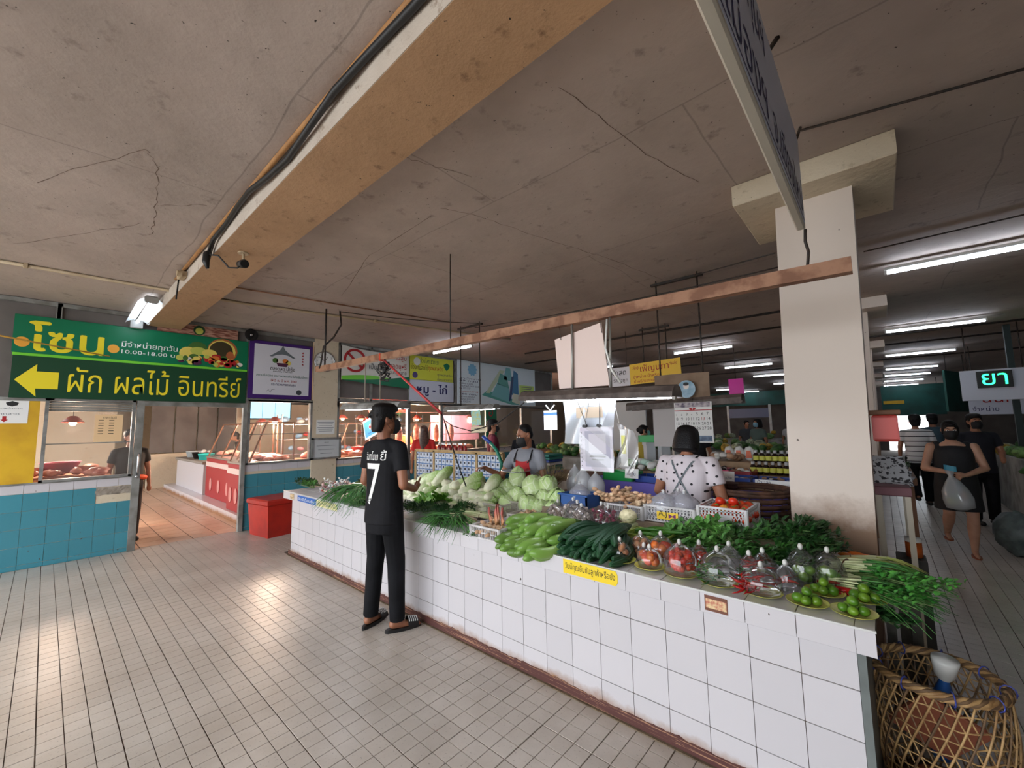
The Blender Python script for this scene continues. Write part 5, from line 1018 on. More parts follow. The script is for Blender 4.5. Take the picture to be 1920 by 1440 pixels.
PL = [(.760, .09, 'yellow plate under the bag of small onions'), (.935, .085, 'yellow plate under the bag of orange tomatoes'), (1.105, .075, 'yellow plate under the large bag of red cherry tomatoes'), (1.29, .07, 'yellow plate under the bag of green chillies'), (1.475, .07, 'yellow plate under the bag of red chillies'), (1.645, .075, 'yellow plate of limes beside the red chilli bag'), (1.69, .25, 'yellow plate of limes in front of the clear bags'), (1.80, .075, 'yellow plate of limes at the front corner of the counter'), (1.83, .27, 'yellow plate of limes by the spring onions')]
for x, y, lb in PL: plate(x, y, lb, .84 if 'limes' not in lb else .80)
for pi, (x, y, lb) in enumerate(PL[5:]):
    w_ = ('beside the red chilli bag', 'in front of the clear bags', 'at the front corner of the counter', 'by the spring onions')[pi]
    for i, (dx, dy, dz) in enumerate(((-.045, -.01, 0), (.0, -.038, 0), (.046, -.006, 0), (-.018, .032, 0), (.03, .036, 0), (.0, .0, .042))): inst(lime_me, 'lime', (x+dx*.74, y+dy*.74, TOP+.027+dz*.72), (re_.uniform(-.3, .3), re_.uniform(-.3, .3), re_.uniform(0, 6)), re_.uniform(.70, .80), 'green lime on the plate %s, %s' % (w_, 'on top' if dz else ('left', 'front', 'right', 'back left', 'back right')[i]), 'lime', 'limes on plates')
# ---- clear bags tied at the neck
bagf = film('bag_film', (240, 240, 244), .035, .05)
def bag(p, r, h, label, seed, cat='plastic bag', fm=None, sq=1.0):
    r *= .84 if p[1] < .42 else 1; t = T('plastic_bag', label, cat, p, seed*1.3, 'clear bags along the counter edge'); mb = MB(); n = 18; k = 9; vs = []; prof = [(.55, 0), (.92, .04), (1.0, .22), (1.0, .42), (.9, .6), (.62, .76), (.28, .88), (.10, .94), (.16, 1.0)]
    for i, (a, z) in enumerate(prof):
        for j in range(n):
            an = 2*PI*j/n; f_ = 1+.10*noise.noise((math.cos(an)*2.2, math.sin(an)*2.2, z*3+seed))+.07*(z)*math.sin(7*an+seed+z*5); vs.append((r*a*f_*math.cos(an), r*a*f_*math.sin(an)*sq, h*z))
    fs = [tuple(reversed(range(n)))]+[(i*n+j, i*n+(j+1) % n, (i+1)*n+(j+1) % n, (i+1)*n+j) for i in range(k-1) for j in range(n)]
    mb.add(vs, fs); mb.build('film', fm or bagf, t, True, world=False)
    MB().ell((0, 0, h*.955), (.011, .011, .016)).build('knot', whitep, t, True, world=False); return t
cherry = MB().ell((0, 0, 0), (.019, .019, .022), None, 10, 8).mesh('cherry_tomato', [tm_], True); onion_b = MB().ell((0, 0, 0), (.021, .021, .023), None, 10, 8, lambda u: 1+.5*max(0, u[2]-.8)).mesh('small_onion', [veg_mat('onion_skin', (206, 150, 106), (186, 120, 76), None, 2, .2, 1, .35)], True); orangt = MB().ell((0, 0, 0), (.027, .027, .026), None, 12, 9, dim).mesh('orange_tomato', [veg_mat('orange_tomato', (206, 70, 30), (224, 120, 44), None, 2, .3, 1.0, .2)], True)
gch = lofted('green_chilli', [veg_mat('green_chilli', (58, 104, 36), (38, 84, 32), None, 0, 0, 1, .25)], [(.085*i/6, .012*math.sin(i*.6), 0) for i in range(7)], [.004, .0055, .0055, .005, .004, .0025, .0006], n=7); rch = chil
longch = lofted('long_green_chilli', [veg_mat('long_chilli', (70, 124, 40), (52, 104, 34), None, 0, 0, 1, .25)], [(.16*i/8, .02*math.sin(i*.5), 0) for i in range(9)], [.006, .010, .011, .011, .010, .009, .007, .004, .001], n=9)
def fill(me, name, c, r, h, n, label, cat, group, flatrot=False, s=1):
    pts = []
    if c[1] < .42: r *= .8; s *= .86
    for i in range(n):
        for tr in range(40):
            a, q, z = re_.uniform(0, 2*PI), math.sqrt(re_.random())*r, re_.uniform(.0, h); p = Vector((q*math.cos(a), q*math.sin(a), z))
            if all((p-o).length > .034*s for o in pts): break
        pts.append(p); inst(me, name, Vector(c)+p, (0, re_.uniform(-.3, .3), re_.uniform(0, 6)) if flatrot else (re_.uniform(0, 6), re_.uniform(0, 6), 0), s*re_.uniform(.9, 1.08), label, cat, group)
B0 = TOP+.012
bag((.755, .09, B0), .075, .12, 'clear bag of small onions on the leftmost plate', 1); fill(onion_b, 'small_onion', (.755, .09, B0+.03), .045, .05, 12, 'small brown onion in the bag on the leftmost plate', 'onion', 'onions in the plate bag', s=1.05)
bag((.80, .27, TOP), .085, .14, 'clear bag of small onions standing behind the leftmost plate', 2); fill(onion_b, 'small_onion', (.80, .27, TOP+.028), .055, .06, 14, 'small brown onion in the bag behind the leftmost plate', 'onion', 'onions in the rear bag', s=1.05); bag((.865, .17, TOP), .055, .10, 'small clear bag of onions between two plates', 3); fill(onion_b, 'small_onion', (.865, .17, TOP+.026), .03, .03, 5, 'small brown onion in the bag between two plates', 'onion', 'onions in the small bag')
bag((.935, .085, B0), .08, .11, 'clear bag of orange tomatoes on a yellow plate', 4); fill(orangt, 'orange_tomato', (.935, .085, B0+.032), .05, .03, 8, 'orange tomato in the bag on the second plate', 'tomato', 'orange tomatoes, plate bag', s=1.1); bag((.93, .26, TOP), .09, .16, 'clear bag of red tomatoes behind the orange tomato plate', 5); fill(orangt, 'orange_tomato', (.93, .26, TOP+.03), .06, .07, 14, 'red orange tomato in the bag behind the second plate', 'tomato', 'orange tomatoes, rear bag', s=1.1); bag((1.03, .24, TOP), .06, .11, 'small clear bag of tomatoes left of the cherry tomatoes', 6); fill(orangt, 'orange_tomato', (1.03, .24, TOP+.03), .035, .03, 5, 'red tomato in the small bag left of the cherry tomatoes', 'tomato', 'tomatoes in the small bag')
bag((1.105, .075, B0), .10, .17, 'large clear bag of red cherry tomatoes on a yellow plate', 7); fill(cherry, 'cherry_tomato', (1.105, .075, B0+.024), .07, .085, 34, 'red cherry tomato in the large bag on the third plate', 'tomato', 'cherry tomatoes in the large bag', s=1.0); bag((1.15, .24, TOP), .06, .15, 'tall clear bag with red onions behind the cherry tomatoes', 8); fill(cherry, 'cherry_tomato', (1.15, .24, TOP+.025), .035, .06, 9, 'dark red tomato in the tall bag behind the cherry tomatoes', 'tomato', 'tomatoes in the tall rear bag')
bag((1.29, .07, B0), .10, .17, 'large clear bag of green chillies on a yellow plate', 9); fill(gch, 'green_chilli', (1.25, .06, B0+.012), .05, .06, 40, 'small green chilli in the large bag on the fourth plate', 'chilli', 'green chillies in the bag', True, .9); bag((1.30, .24, TOP), .075, .17, 'tall empty looking clear bag behind the green chillies', 10); bag((1.40, .20, TOP), .06, .15, 'tall clear bag with green chillies between two plates', 11); fill(gch, 'green_chilli', (1.38, .20, TOP+.015), .03, .05, 14, 'green chilli in the tall bag between two plates', 'chilli', 'green chillies in the tall bag', True, .9)
bag((1.475, .07, B0), .10, .13, 'clear bag of red chillies on a yellow plate', 12); fill(rch, 'red_chilli', (1.43, .06, B0+.012), .05, .05, 36, 'red chilli in the bag on the fifth plate', 'chilli', 'red chillies in the plate bag', True, .9); bag((1.45, .25, TOP), .075, .16, 'clear bag of red chillies standing behind the red chilli plate', 13); fill(rch, 'red_chilli', (1.42, .25, TOP+.015), .04, .07, 18, 'red chilli in the bag standing behind the fifth plate', 'chilli', 'red chillies in the rear bag', True, .9); bag((1.55, .21, TOP), .06, .13, 'small clear bag of dried chillies left of the limes', 14); fill(rch, 'red_chilli', (1.53, .21, TOP+.015), .03, .04, 10, 'dark red chilli in the small bag left of the limes', 'chilli', 'chillies in the small bag', True, .8)
bag((1.60, .33, TOP), .085, .19, 'tall clear bag of limes behind the lime plates, left', 15); fill(lime_me, 'lime', (1.60, .33, TOP+.03), .045, .05, 6, 'green lime inside the tall left bag', 'lime', 'limes in the left bag'); bag((1.70, .38, TOP), .085, .18, 'tall clear bag of limes behind the lime plates, right', 16); fill(lime_me, 'lime', (1.70, .38, TOP+.03), .045, .05, 6, 'green lime inside the tall right bag', 'lime', 'limes in the right bag')
for i in range(16): inst(longch, 'long_green_chilli', (.64+.012*i, .46+.05*(i % 3), TOP+.06+.012*(i % 4)), (0, re_.uniform(-.1, .1), .5+re_.uniform(-.5, .3)), 1.1, 'long green chilli, %s from the left in the lime green tray' % ORD[i], 'chilli', 'long chillies in the tray')
# cauliflower
cf = T('cauliflower', 'cream cauliflower with green leaves beside the shallot bags', 'cauliflower', (.56, .60, .90)); cfm = M('cauliflower_cream', (232, 222, 182), .6, col2=(206, 196, 150), scale=60, bump=.5, bscale=90)
mb = MB(); mb.ell((.56, .60, .945), (.062, .062, .05), None, 24, 16, lambda u: 1+.06*noise.noise((u[0]*5, u[1]*5, u[2]*5))+.04*noise.noise((u[0]*13, u[1]*13, u[2]*13))); mb.build('curd', cfm, cf, True); mb = MB()
for k in range(6): leaf_blade(mb, Vector((.56, .60, .905)), Vector((math.cos(k*1.05), math.sin(k*1.05), .5)), Vector((0, 0, 1)), .09, .028, .3, .1)
mb.build('leaves', mint_m, cf)
MB().bbox(.51, .61, .55, .65, TOP, .905, .01).build('stem', pale_m, cf)
# galangal with pink shoots, ginger, loose roots
gg = veg_mat('ginger_skin', (222, 192, 156), (192, 150, 116), None, 0, 0, 1, .6, rnd=.14); 
def ginger_mesh(s):
    r_ = random.Random(s); mb = MB(); p = Vector((0, 0, 0)); 
    for k in range(5): d = Vector((.028+.006*r_.random(), r_.uniform(-.02, .02), r_.uniform(-.006, .012))); mb.ell(p, (.026*r_.uniform(.8, 1.1), .017, .016), rotm(0, 0, r_.uniform(-.5, .5)), 9, 7); p = p+d
    for k in range(2): mb.ell((.03+.05*k, .02*r_.choice((-1, 1)), .008), (.013, .018, .012), None, 8, 6)
    return mb
gin = [ginger_mesh(s).mesh('ginger_root', [gg], True) for s in range(4)]
for i in range(30):
    lx, ly = .31+.28*re_.random(), .80+.22*re_.random(); inst(re_.choice(gin), 'ginger_root', (lx-.03, ly, .985+.05*re_.random()+.04*(1-abs(lx-.4)/.2)*re_.random()), (re_.uniform(-.4, .4), re_.uniform(-.3, .3), re_.uniform(0, 6)), re_.uniform(.8, 1.1), 'knobbly beige ginger root heaped in the white slotted crate', 'ginger', 'ginger roots in the crate')
for i in range(9): inst(re_.choice(gin), 'galangal_root', (-.29+.024*i, .0+.10*re_.random(), TOP+.045+.03*re_.random()), (re_.uniform(-.5, .5), re_.uniform(-.4, .4), re_.uniform(0, 6)), .85, 'brown galangal root in the grey crate on the counter edge', 'galangal', 'galangal roots in the crate')
sh_m = veg_mat('galangal_shoot', (226, 176, 120), (190, 96, 86), None, 2, 0, .7, .4, rnd=.06)
for i, (x, y, h) in enumerate(((-.25, .05, .13), (-.21, .08, .15), (-.185, .03, .16), (-.15, .06, .14))): inst(lofted('galangal_shoot', [sh_m], [(0, 0, 0), (.002, .002, h*.3), (-.003, 0, h*.7), (.002, .003, h)], [.016, .014, .010, .007], n=10), 'galangal_shoot', (x, y, TOP+.07), (re_.uniform(-.15, .15), re_.uniform(-.15, .15), 0), 1, 'pink galangal shoot standing in the grey crate, %s from the left' % ORD[i], 'galangal', 'galangal shoots')
for i in range(10): inst(re_.choice(gin), 'finger_root', (-.38+.026*i, .47+.08*re_.random(), TOP+.06), (re_.uniform(-.5, .5), re_.uniform(-.4, .4), re_.uniform(0, 6)), .6, 'small dark root in the low grey crate', 'root', 'roots in the low crate')
# bags of garlic and shallots
gm = M('garlic_white', (224, 214, 204), .5, col2=(190, 170, 164), scale=30, rnd=.08); garl = MB().ell((0, 0, 0), (.015, .015, .013), None, 9, 7, lambda u: 1+.1*math.sin(6*math.atan2(u[1], u[0]))+.6*max(0, u[2]-.8)).mesh('garlic', [gm], True); shm = veg_mat('shallot_skin', (150, 60, 84), (120, 40, 70), None, 2, .1, 1, .3, rnd=.15); shal = MB().ell((0, 0, 0), (.014, .014, .017), None, 9, 7, lambda u: 1+.7*max(0, u[2]-.8)).mesh('shallot', [shm], True)
for i, (x, y, r_, w_) in enumerate(((.0, .54, .10, 'left'), (.14, .60, .11, 'middle'), (.24, .50, .10, 'right'), (.05, .68, .09, 'rear'))): bag((x, y, TOP), r_, .21, 'clear bag of garlic heads in front of the cabbages, %s' % w_, 20+i); fill(garl, 'garlic', (x, y, TOP+.02), r_*.75, .14, 30, 'white garlic head in the %s garlic bag' % w_, 'garlic', 'garlic in the %s bag' % w_, s=.95)
for i, (x, y, r_, w_) in enumerate(((.35, .60, .095, 'left'), (.45, .52, .085, 'right'))): bag((x, y, TOP), r_, .22, 'clear bag of purple shallots beside the cauliflower, %s' % w_, 30+i); fill(shal, 'shallot', (x, y, TOP+.02), r_*.75, .15, 32, 'purple shallot in the %s shallot bag' % w_, 'shallot', 'shallots in the %s bag' % w_, s=.95)
# clear bags crumpled in the crate, blue tub behind
for i, (x, y) in enumerate(((.70, .90), (.83, .96), (.76, 1.03))): bag((x, y, .90), .11, .20, 'crumpled clear bag stuffed in the white crate, %s' % ('left', 'right', 'rear')[i], 40+i, fm=film('bag_heap_film', (225, 225, 235), .30, .1))
tb = T('blue_tub', 'blue plastic tub holding a clear bag behind the garlic', 'tub', (-.08, .98, .885)); mb = MB()
for a in ((-.22, .05, .88, .892, 0), (-.22, .05, 1.085, 1.097, 0), (-.22, -.208, .88, 1.097, 0), (.038, .05, .88, 1.097, 0)): mb.bbox(a[0], a[1], a[2], a[3], .887, 1.0, .003)
mb.bbox(-.235, .065, .865, .895, .985, 1.0, .003).bbox(-.235, .065, 1.08, 1.11, .985, 1.0, .003).box(-.22, .05, .88, 1.09, .886, .892); mb.build('tub', M('tub_blue', (44, 92, 160), .4), tb); bag((-.08, .98, .893), .10, .20, 'crumpled clear bag inside the blue tub', 44, fm=film('bag_heap_film', (225, 225, 235), .30, .1))
# left end: small bags of red and white produce, upturned basket
rl = random.Random(9); smm = [M('packed_red', (176, 60, 54), .5), M('packed_white', (220, 216, 206), .5), M('packed_pink', (206, 140, 130), .5), M('packed_green', (110, 140, 80), .5)]
for i in range(22):
    x, y = -3.42+.62*rl.random(), .08+.42*rl.random(); t = T('produce_packet', 'small knotted clear packet in the heap at the left end of the counter', 'packet', (x, y, TOP+.02+.10*rl.random()*(1-abs(x+3.1)/.5)), rl.uniform(0, 6), 'packets at the left end'); t.rotation_euler.x = rl.uniform(-.8, .8)
    for q in range(5): MB().ell((rl.uniform(-.03, .03), rl.uniform(-.02, .02), rl.uniform(.01, .04)), (.016, .014, .014), None, 8, 6).build('contents', smm[(i+q//3) % 4], t, True, world=False)
    MB().ell((0, 0, .03), (.055, .045, .04), None, 10, 7, lambda u: 1+.2*noise.noise((u[0]*3, u[1]*3, u[2]*3+i))).build('film', bagf, t, True, world=False); MB().tube([(0, 0, .06), (.01, 0, .08), (.03, .01, .10)], [.006, .003, .012], 6).build('knot', whitep, t, True, world=False)
bk = T('white_basket', 'upturned white slotted basket on a small block at the left end of the counter', 'basket', (-3.05, .78, .90)); mb = MB(trm(-3.05, .78, .935)); n = 20
for k in range(n): a = 2*PI*k/n; b = a+.16; mb.add([(.13*math.cos(a), .09*math.sin(a), 0), (.13*math.cos(b), .09*math.sin(b), 0), (.10*math.cos(b), .07*math.sin(b), .13), (.10*math.cos(a), .07*math.sin(a), .13)], [(0, 1, 2, 3)])
for z, f_ in ((0, .132), (.06, .118), (.13, .102)): mb.tube([(f_*math.cos(2*PI*q/24), f_*.7*math.sin(2*PI*q/24), z) for q in range(25)], .006, 5)
mb.prism(disc(.1, 24, sy=.7), .125, .131); mb.build('basket', whitep, bk); MB().bbox(-3.11, -2.99, .74, .82, .80, .935, .004).build('block', M('worn_board', (150, 132, 110), .8), bk)
# ================================================================= people
from mathutils.bvhtree import BVHTree
def capsule(mb, p0, r0, p1, r1, n=12):
    a, b = Vector(p0), Vector(p1); d = b-a; L_ = d.length or 1e-4; d = d/L_; P = []; rs = []
    for k in range(5): t = k/4*PI/2; P.append(a-d*r0*math.cos(t)); rs.append(max(.0008, r0*math.sin(t)))
    for k in range(1, 5): t = k/4*PI/2; P.append(b+d*r1*math.sin(t)); rs.append(max(.0008, r1*math.cos(t)))
    P.insert(5, b.copy()); rs.insert(5, r1)
    mb.tube(P, rs, n)
def rings(mb, R_, n=20):
    """closed body through elliptical rings (x, y, z, rx, ry)"""
    vs = []; fs = []
    for x, y, z, rx, ry in R_:
        for j in range(n): a = 2*PI*j/n; c, s_ = math.cos(a), math.sin(a); e = .85; vs.append((x+rx*math.copysign(abs(c)**e, c), y+ry*math.copysign(abs(s_)**e, s_), z))
    k = len(R_)
    for i in range(k-1):
        for j in range(n): j2 = (j+1) % n; fs.append((i*n+j, i*n+j2, (i+1)*n+j2, (i+1)*n+j))
    fs.append(tuple(reversed(range(n)))); fs.append(tuple((k-1)*n+j for j in range(n))); mb.add(vs, fs)
def fuse(mb, name, mat, parent, vox, sm=5, world=False):
    """unite all overlapping shapes into one continuous smooth surface"""
    me = mb.mesh(name, mat); me = evaluated(me, [('REMESH', dict(mode='VOXEL', voxel_size=vox)), ('SMOOTH', dict(factor=.5, iterations=sm))])
    me.name = name; me.polygons.foreach_set('use_smooth', [True]*len(me.polygons))
    if not me.materials: me.materials.append(mat)
    return link(bpy.data.objects.new(name, me), parent)
def hand(mb, wrist, d, nrm, side, s=1.0, curl=.5, grip=None):
    """palm and five fingers; d: pointing direction, nrm: palm normal (fingers curl toward it)"""
    d = Vector(d).normalized(); nv = Vector(nrm); nv = (nv-d*nv.dot(d)).normalized(); sd = d.cross(nv)*side; w = Vector(wrist)
    for k in range(4): o = (k-1.5)*.0195*s; capsule(mb, w+d*.012*s+sd*o*.7, .0125*s, w+d*.078*s+sd*o, .0105*s, 8)
    for k, (L_, a0) in enumerate(((.068, .02), (.077, 0), (.072, 0), (.056, -.03))):
        p = w+d*.08*s+sd*(1.5-k)*.0195*s*1.02; dd = (d+sd*(1.5-k)*.05).normalized(); c = curl
        for seg, fr in enumerate((.45, .32, .23)):
            dd2 = (dd*math.cos(c)+nv*math.sin(c)).normalized(); q = p+dd2*L_*fr*s; capsule(mb, p, (.0092-.0009*seg)*s, q, (.0086-.001*seg)*s, 8); p = q; c += curl*.9
    p = w+d*.02*s+sd*.030*s; dd = (d*.6+sd*.75+nv*.25).normalized()
    for seg, L_ in enumerate((.04, .03, .024)): q = p+dd*L_*s; capsule(mb, p, (.0125-.0015*seg)*s, q, (.0115-.0018*seg)*s, 8); p = q; dd = (dd+d*.45+nv*.25*curl).normalized()
hair_m = M('black_hair', (12, 11, 13), .5, spec=.25, col2=(22, 19, 20), scale=40, bump=.4, bscale=120); hair_b = M('brown_hair', (84, 52, 40), .4, col2=(50, 30, 24), scale=30, bump=.4, bscale=90)
mask_k = M('black_mask', (22, 22, 26), .7); mask_b = M('blue_mask', (140, 190, 214), .7); mask_t = M('teal_mask', (110, 190, 180), .7); white_eye = M('eye_white', (226, 222, 216), .3); dark_eye = M('eye_dark', (26, 18, 16), .2); lipm = M('lip', (150, 82, 72), .45)
def person(label, loc, rz=0, H=1.65, build=1.0, top=None, bottom=None, hair='short', hairm=None, mask=None, arms=None, legs=None, head=(0, 0), lean=0, sleeve='short', long_top=False, shorts=None, vox=.012, fingers=True, shoes=None, skinm=None, group=None, twist=0, feet_dir=(0, 0), female=False, kneel=0):
    """one figure facing local +y. arms: ((elbow, wrist, hand_dir, palm_normal, curl) left, right); legs: ((knee, ankle) left, right)"""
    k = H/1.70; t = T('person', label, 'person', loc, rz, group); S_ = skinm or skin; b = build
    TL = Matrix.Translation((0, 0, .92*k)) @ rotm(-lean, 0, twist) @ Matrix.Translation((0, 0, -.92*k))
    up_ = lambda p: TL @ Vector((p[0]*k, p[1]*k, p[2]*k)); lo_ = lambda p: Vector((p[0]*k, p[1]*k, p[2]*k))
    legs = legs or (((-.10, .02, .50), (-.105, -.02, .085)), ((.10, .02, .50), (.105, -.02, .085)))
    arms = arms or (((-.235*b, -.02, 1.09), (-.24*b, .06, .84), (0, .1, -1), (.6, 0, 0), .35), ((.235*b, -.02, 1.09), (.24*b, .06, .84), (0, .1, -1), (-.6, 0, 0), .35))
    sh = ((-.175*b, 0, 1.365), (.175*b, 0, 1.365)); hips = ((-.085*b, 0, .88), (.085*b, 0, .88))
    # ---- body: one continuous skin surface
    B = MB(); B.X = TL
    tor = [(0, 0, .86, .15, .10), (0, 0, .95, .145, .095), (0, .005, 1.08, .125, .085), (0, .005, 1.22, .145, .10), (0, 0, 1.33, .155, .09), (0, -.005, 1.40, .115, .07), (0, -.01, 1.44, .055, .05)]
    rings(B, [(x*k, y*k, z*k, rx*k*b, ry*k*b) for x, y, z, rx, ry in tor]); B.X = Matrix.Identity(4)
    nk = up_((0, -.012, 1.40)); HM = Matrix.Translation(up_((0, .005, 1.585))) @ rotm(0, 0, head[0]+twist) @ rotm(-head[1]-lean*.3, 0, 0) @ Matrix.Scale(k, 4)
    capsule(B, nk, .054*k, HM @ Vector((0, -.012, -.06)), .05*k)
    for s_, (el, wr, hd, pn, cu), so in zip((-1, 1), arms, sh):
        e, w = up_(el), up_(wr); capsule(B, up_(so), .048*k*b, e, .039*k*b); capsule(B, e, .038*k*b, w, .026*k)
        if fingers: hand(B, w, TL.to_3x3() @ Vector(hd), TL.to_3x3() @ Vector(pn), s_, .95*k, cu)
        else: B.ell(w+(TL.to_3x3() @ Vector(hd)).normalized()*.06*k, (.035*k, .03*k, .06*k))
    for (kn, an), hp in zip(legs, hips):
        capsule(B, lo_(hp), .083*k*b, lo_(kn), .052*k*b); capsule(B, lo_(kn), .052*k*b, lo_(kn).lerp(lo_(an), .35), .054*k*b); capsule(B, lo_(kn).lerp(lo_(an), .35), .054*k*b, lo_(an), .034*k)
        a = lo_(an); fd = Vector((feet_dir[0] if hp[0] < 0 else feet_dir[1], 1, -.0)).normalized(); capsule(B, a+Vector((0, 0, -.03*k))-fd*.03*k, .033*k, a+fd*.10*k+Vector((0, 0, -.055*k)), .026*k); capsule(B, a+fd*.10*k+Vector((0, 0, -.055*k)), .026*k, a+fd*.155*k+Vector((0, 0, -.062*k)), .018*k)
        for q in range(5 if vox < .009 else 0): sdv = fd.cross(Vector((0, 0, 1))); c0 = a+fd*.15*k+sdv*(q-2)*.013*k+Vector((0, 0, -.066*k)); capsule(B, c0, .010*k, c0+fd*.024*k, .007*k, 8)
    B.X = HM
    B.ell((0, -.012, .022), (.074, .092, .092), None, 18, 14); B.ell((0, .022, -.045), (.055, .064, .062), None, 16, 12); B.ell((0, .052, -.088), (.026, .026, .022))
    capsule(B, (0, .086, .008), .009, (0, .104, -.028), .014, 10); B.ell((-.014, .092, -.032), (.009, .01, .008)); B.ell((.014, .092, -.032), (.009, .01, .008)); B.ell((0, .088, -.062), (.022, .012, .008)); B.ell((-.036, .07, -.012), (.02, .018, .016)); B.ell((.036, .07, -.012), (.02, .018, .016)); B.ell((0, .076, .04), (.048, .016, .012))
    for s_ in (-1, 1): B.ell((s_*.077, -.012, -.005), (.010, .02, .032), rotm(.15, 0, s_*.35), 12, 10); B.ell((s_*.083, -.022, .003), (.006, .010, .026), rotm(.15, 0, s_*.5), 10, 8)
    B.X = Matrix.Identity(4); body = fuse(B, 'body', S_, t, vox, 3 if vox < .01 else 2)
    # ---- face
    for s_ in (-1, 1):
        m_ = MB(HM); m_.ell((s_*.033, .0815, .014), (.0155, .008, .0085), None, 12, 8); ey = m_.build('eye', white_eye, t, True, world=False); m_ = MB(HM); m_.ell((s_*.033, .0868, .013), (.0065, .004, .0065), None, 10, 8); m_.build('iris', dark_eye, ey, True, world=False)
        m_ = MB(HM); m_.tube([(s_*.016, .089, .036), (s_*.034, .087, .042), (s_*.054, .073, .036)], [.003, .004, .002], 6); m_.build('eyebrow', hairm or hair_m, t, True, world=False)
    if mask:
        m_ = MB(HM); m_.grid(lambda u, v: ((.068+.012*math.sin(v*PI))*math.sin((u-.5)*2.5)*(1-.18*(1-v)), .012+(.084+.032*math.sin(v*PI)*math.cos((u-.5)*2.2))*math.cos((u-.5)*2.3), -.108+.105*v+.018*math.cos((u-.5)*3)*v), 14, 8); mo = m_.build('mask', mask, t, True, world=False)
        for s_ in (-1, 1):
            m_ = MB(HM); m_.tube([(s_*.066, .04, -.015), (s_*.08, .012, .005), (s_*.088, -.022, .02)], .0018, 5); m_.tube([(s_*.06, .04, -.085), (s_*.078, .0, -.05), (s_*.086, -.026, -.02)], .0018, 5); m_.build('ear_loop', mask, mo, True, world=False)
    else: m_ = MB(HM); m_.ell((0, .097, -.062), (.022, .006, .006), None, 10, 6); m_.build('lips', lipm, t, True, world=False)
    # ---- hair
    h_ = MB(HM); rh = random.Random(len(label)); hv = max(vox*.8, .006)
    if hair == 'short':
        rings(h_, [(0, -.012, .138, .03, .035), (0, -.012, .128, .064, .074), (0, -.016, .10, .087, .097), (0, -.026, .06, .091, .092), (0, -.05, .015, .086, .062), (0, -.062, -.03, .079, .048), (0, -.066, -.075, .068, .042), (0, -.066, -.10, .052, .032)], 28); h_.ell((0, .05, .09), (.062, .046, .034))
        for q in range(46): a, e = rh.uniform(-2.6, 2.6)-PI/2, rh.uniform(-.15, 1.2); d_ = Vector((math.cos(a)*math.cos(e), math.sin(a)*math.cos(e), math.sin(e))); p = Vector((0, -.028, .035))+Vector((d_.x*.078, d_.y*.09, d_.z*.085)); capsule(h_, p, .016, p+Vector((d_.x*.012, d_.y*.014-.004, -.02+d_.z*.014)), .007, 6)
        for s_ in (-1, 1): h_.ell((s_*.073, .016, .035), (.010, .018, .035))
    elif hair == 'crop': h_.ell((0, -.028, .046), (.078, .085, .081), None, 18, 14); h_.ell((0, -.045, -.0), (.073, .062, .07))
    elif hair == 'bob':
        rings(h_, [(0, -.02, .128, .03, .035), (0, -.02, .118, .062, .068), (0, -.022, .09, .092, .092), (0, -.026, .04, .108, .098), (0, -.032, -.02, .116, .094), (0, -.038, -.08, .120, .09), (0, -.042, -.115, .116, .085), (0, -.042, -.13, .10, .07)], 28)
    elif hair == 'long':
        h_.ell((0, -.02, .035), (.088, .10, .09), None, 18, 14); rings(h_, [(0, -.05, .03, .085, .06), (0, -.06, -.1, .095, .05), (0, -.07, -.25, .10, .045), (0, -.08, -.36, .085, .035), (0, -.08, -.42, .04, .02)])
        for s_ in (-1, 1): capsule(h_, (s_*.07, .02, .02), .03, (s_*.085, .03, -.20), .018)
    elif hair == 'bun':
        h_.ell((0, -.02, .04), (.082, .096, .088), None, 18, 14); h_.ell((0, -.05, .0), (.076, .06, .075)); h_.ell((0, -.11, .02), (.045, .045, .045)); h_.ell((0, .05, .085), (.055, .035, .022))
        for s_ in (-1, 1): h_.ell((s_*.07, .02, .0), (.014, .022, .06))
    fuse(h_, 'hair', hairm or hair_m, t, hv, 3)
    # ---- clothes
    if top:
        C = MB(); C.X = TL; z0 = .60 if long_top else (.80 if bottom else .84)
        if long_top: R_ = [(0, .0, .56, .205, .165), (0, 0, .70, .195, .155), (0, 0, .86, .19, .145), (0, .01, 1.02, .172, .135), (0, .015, 1.16, .172, .138), (0, .01, 1.25, .172, .132), (0, .004, 1.33, .160, .115), (0, -.004, 1.372, .125, .092), (0, -.01, 1.39, .08, .07)]
        else: R_ = [(0, 0, .79, .178, .128), (0, 0, .86, .176, .126), (0, .005, 1.00, .166, .118), (0, .008, 1.14, .166, .12), (0, .005, 1.26, .178, .122), (0, 0, 1.34, .178, .106), (0, -.008, 1.405, .118, .082), (0, -.012, 1.435, .068, .062)]
        rings(C, [(x*k, y*k, z*k, rx*k*b, ry*k*b) for x, y, z, rx, ry in R_]); C.X = Matrix.Identity(4)
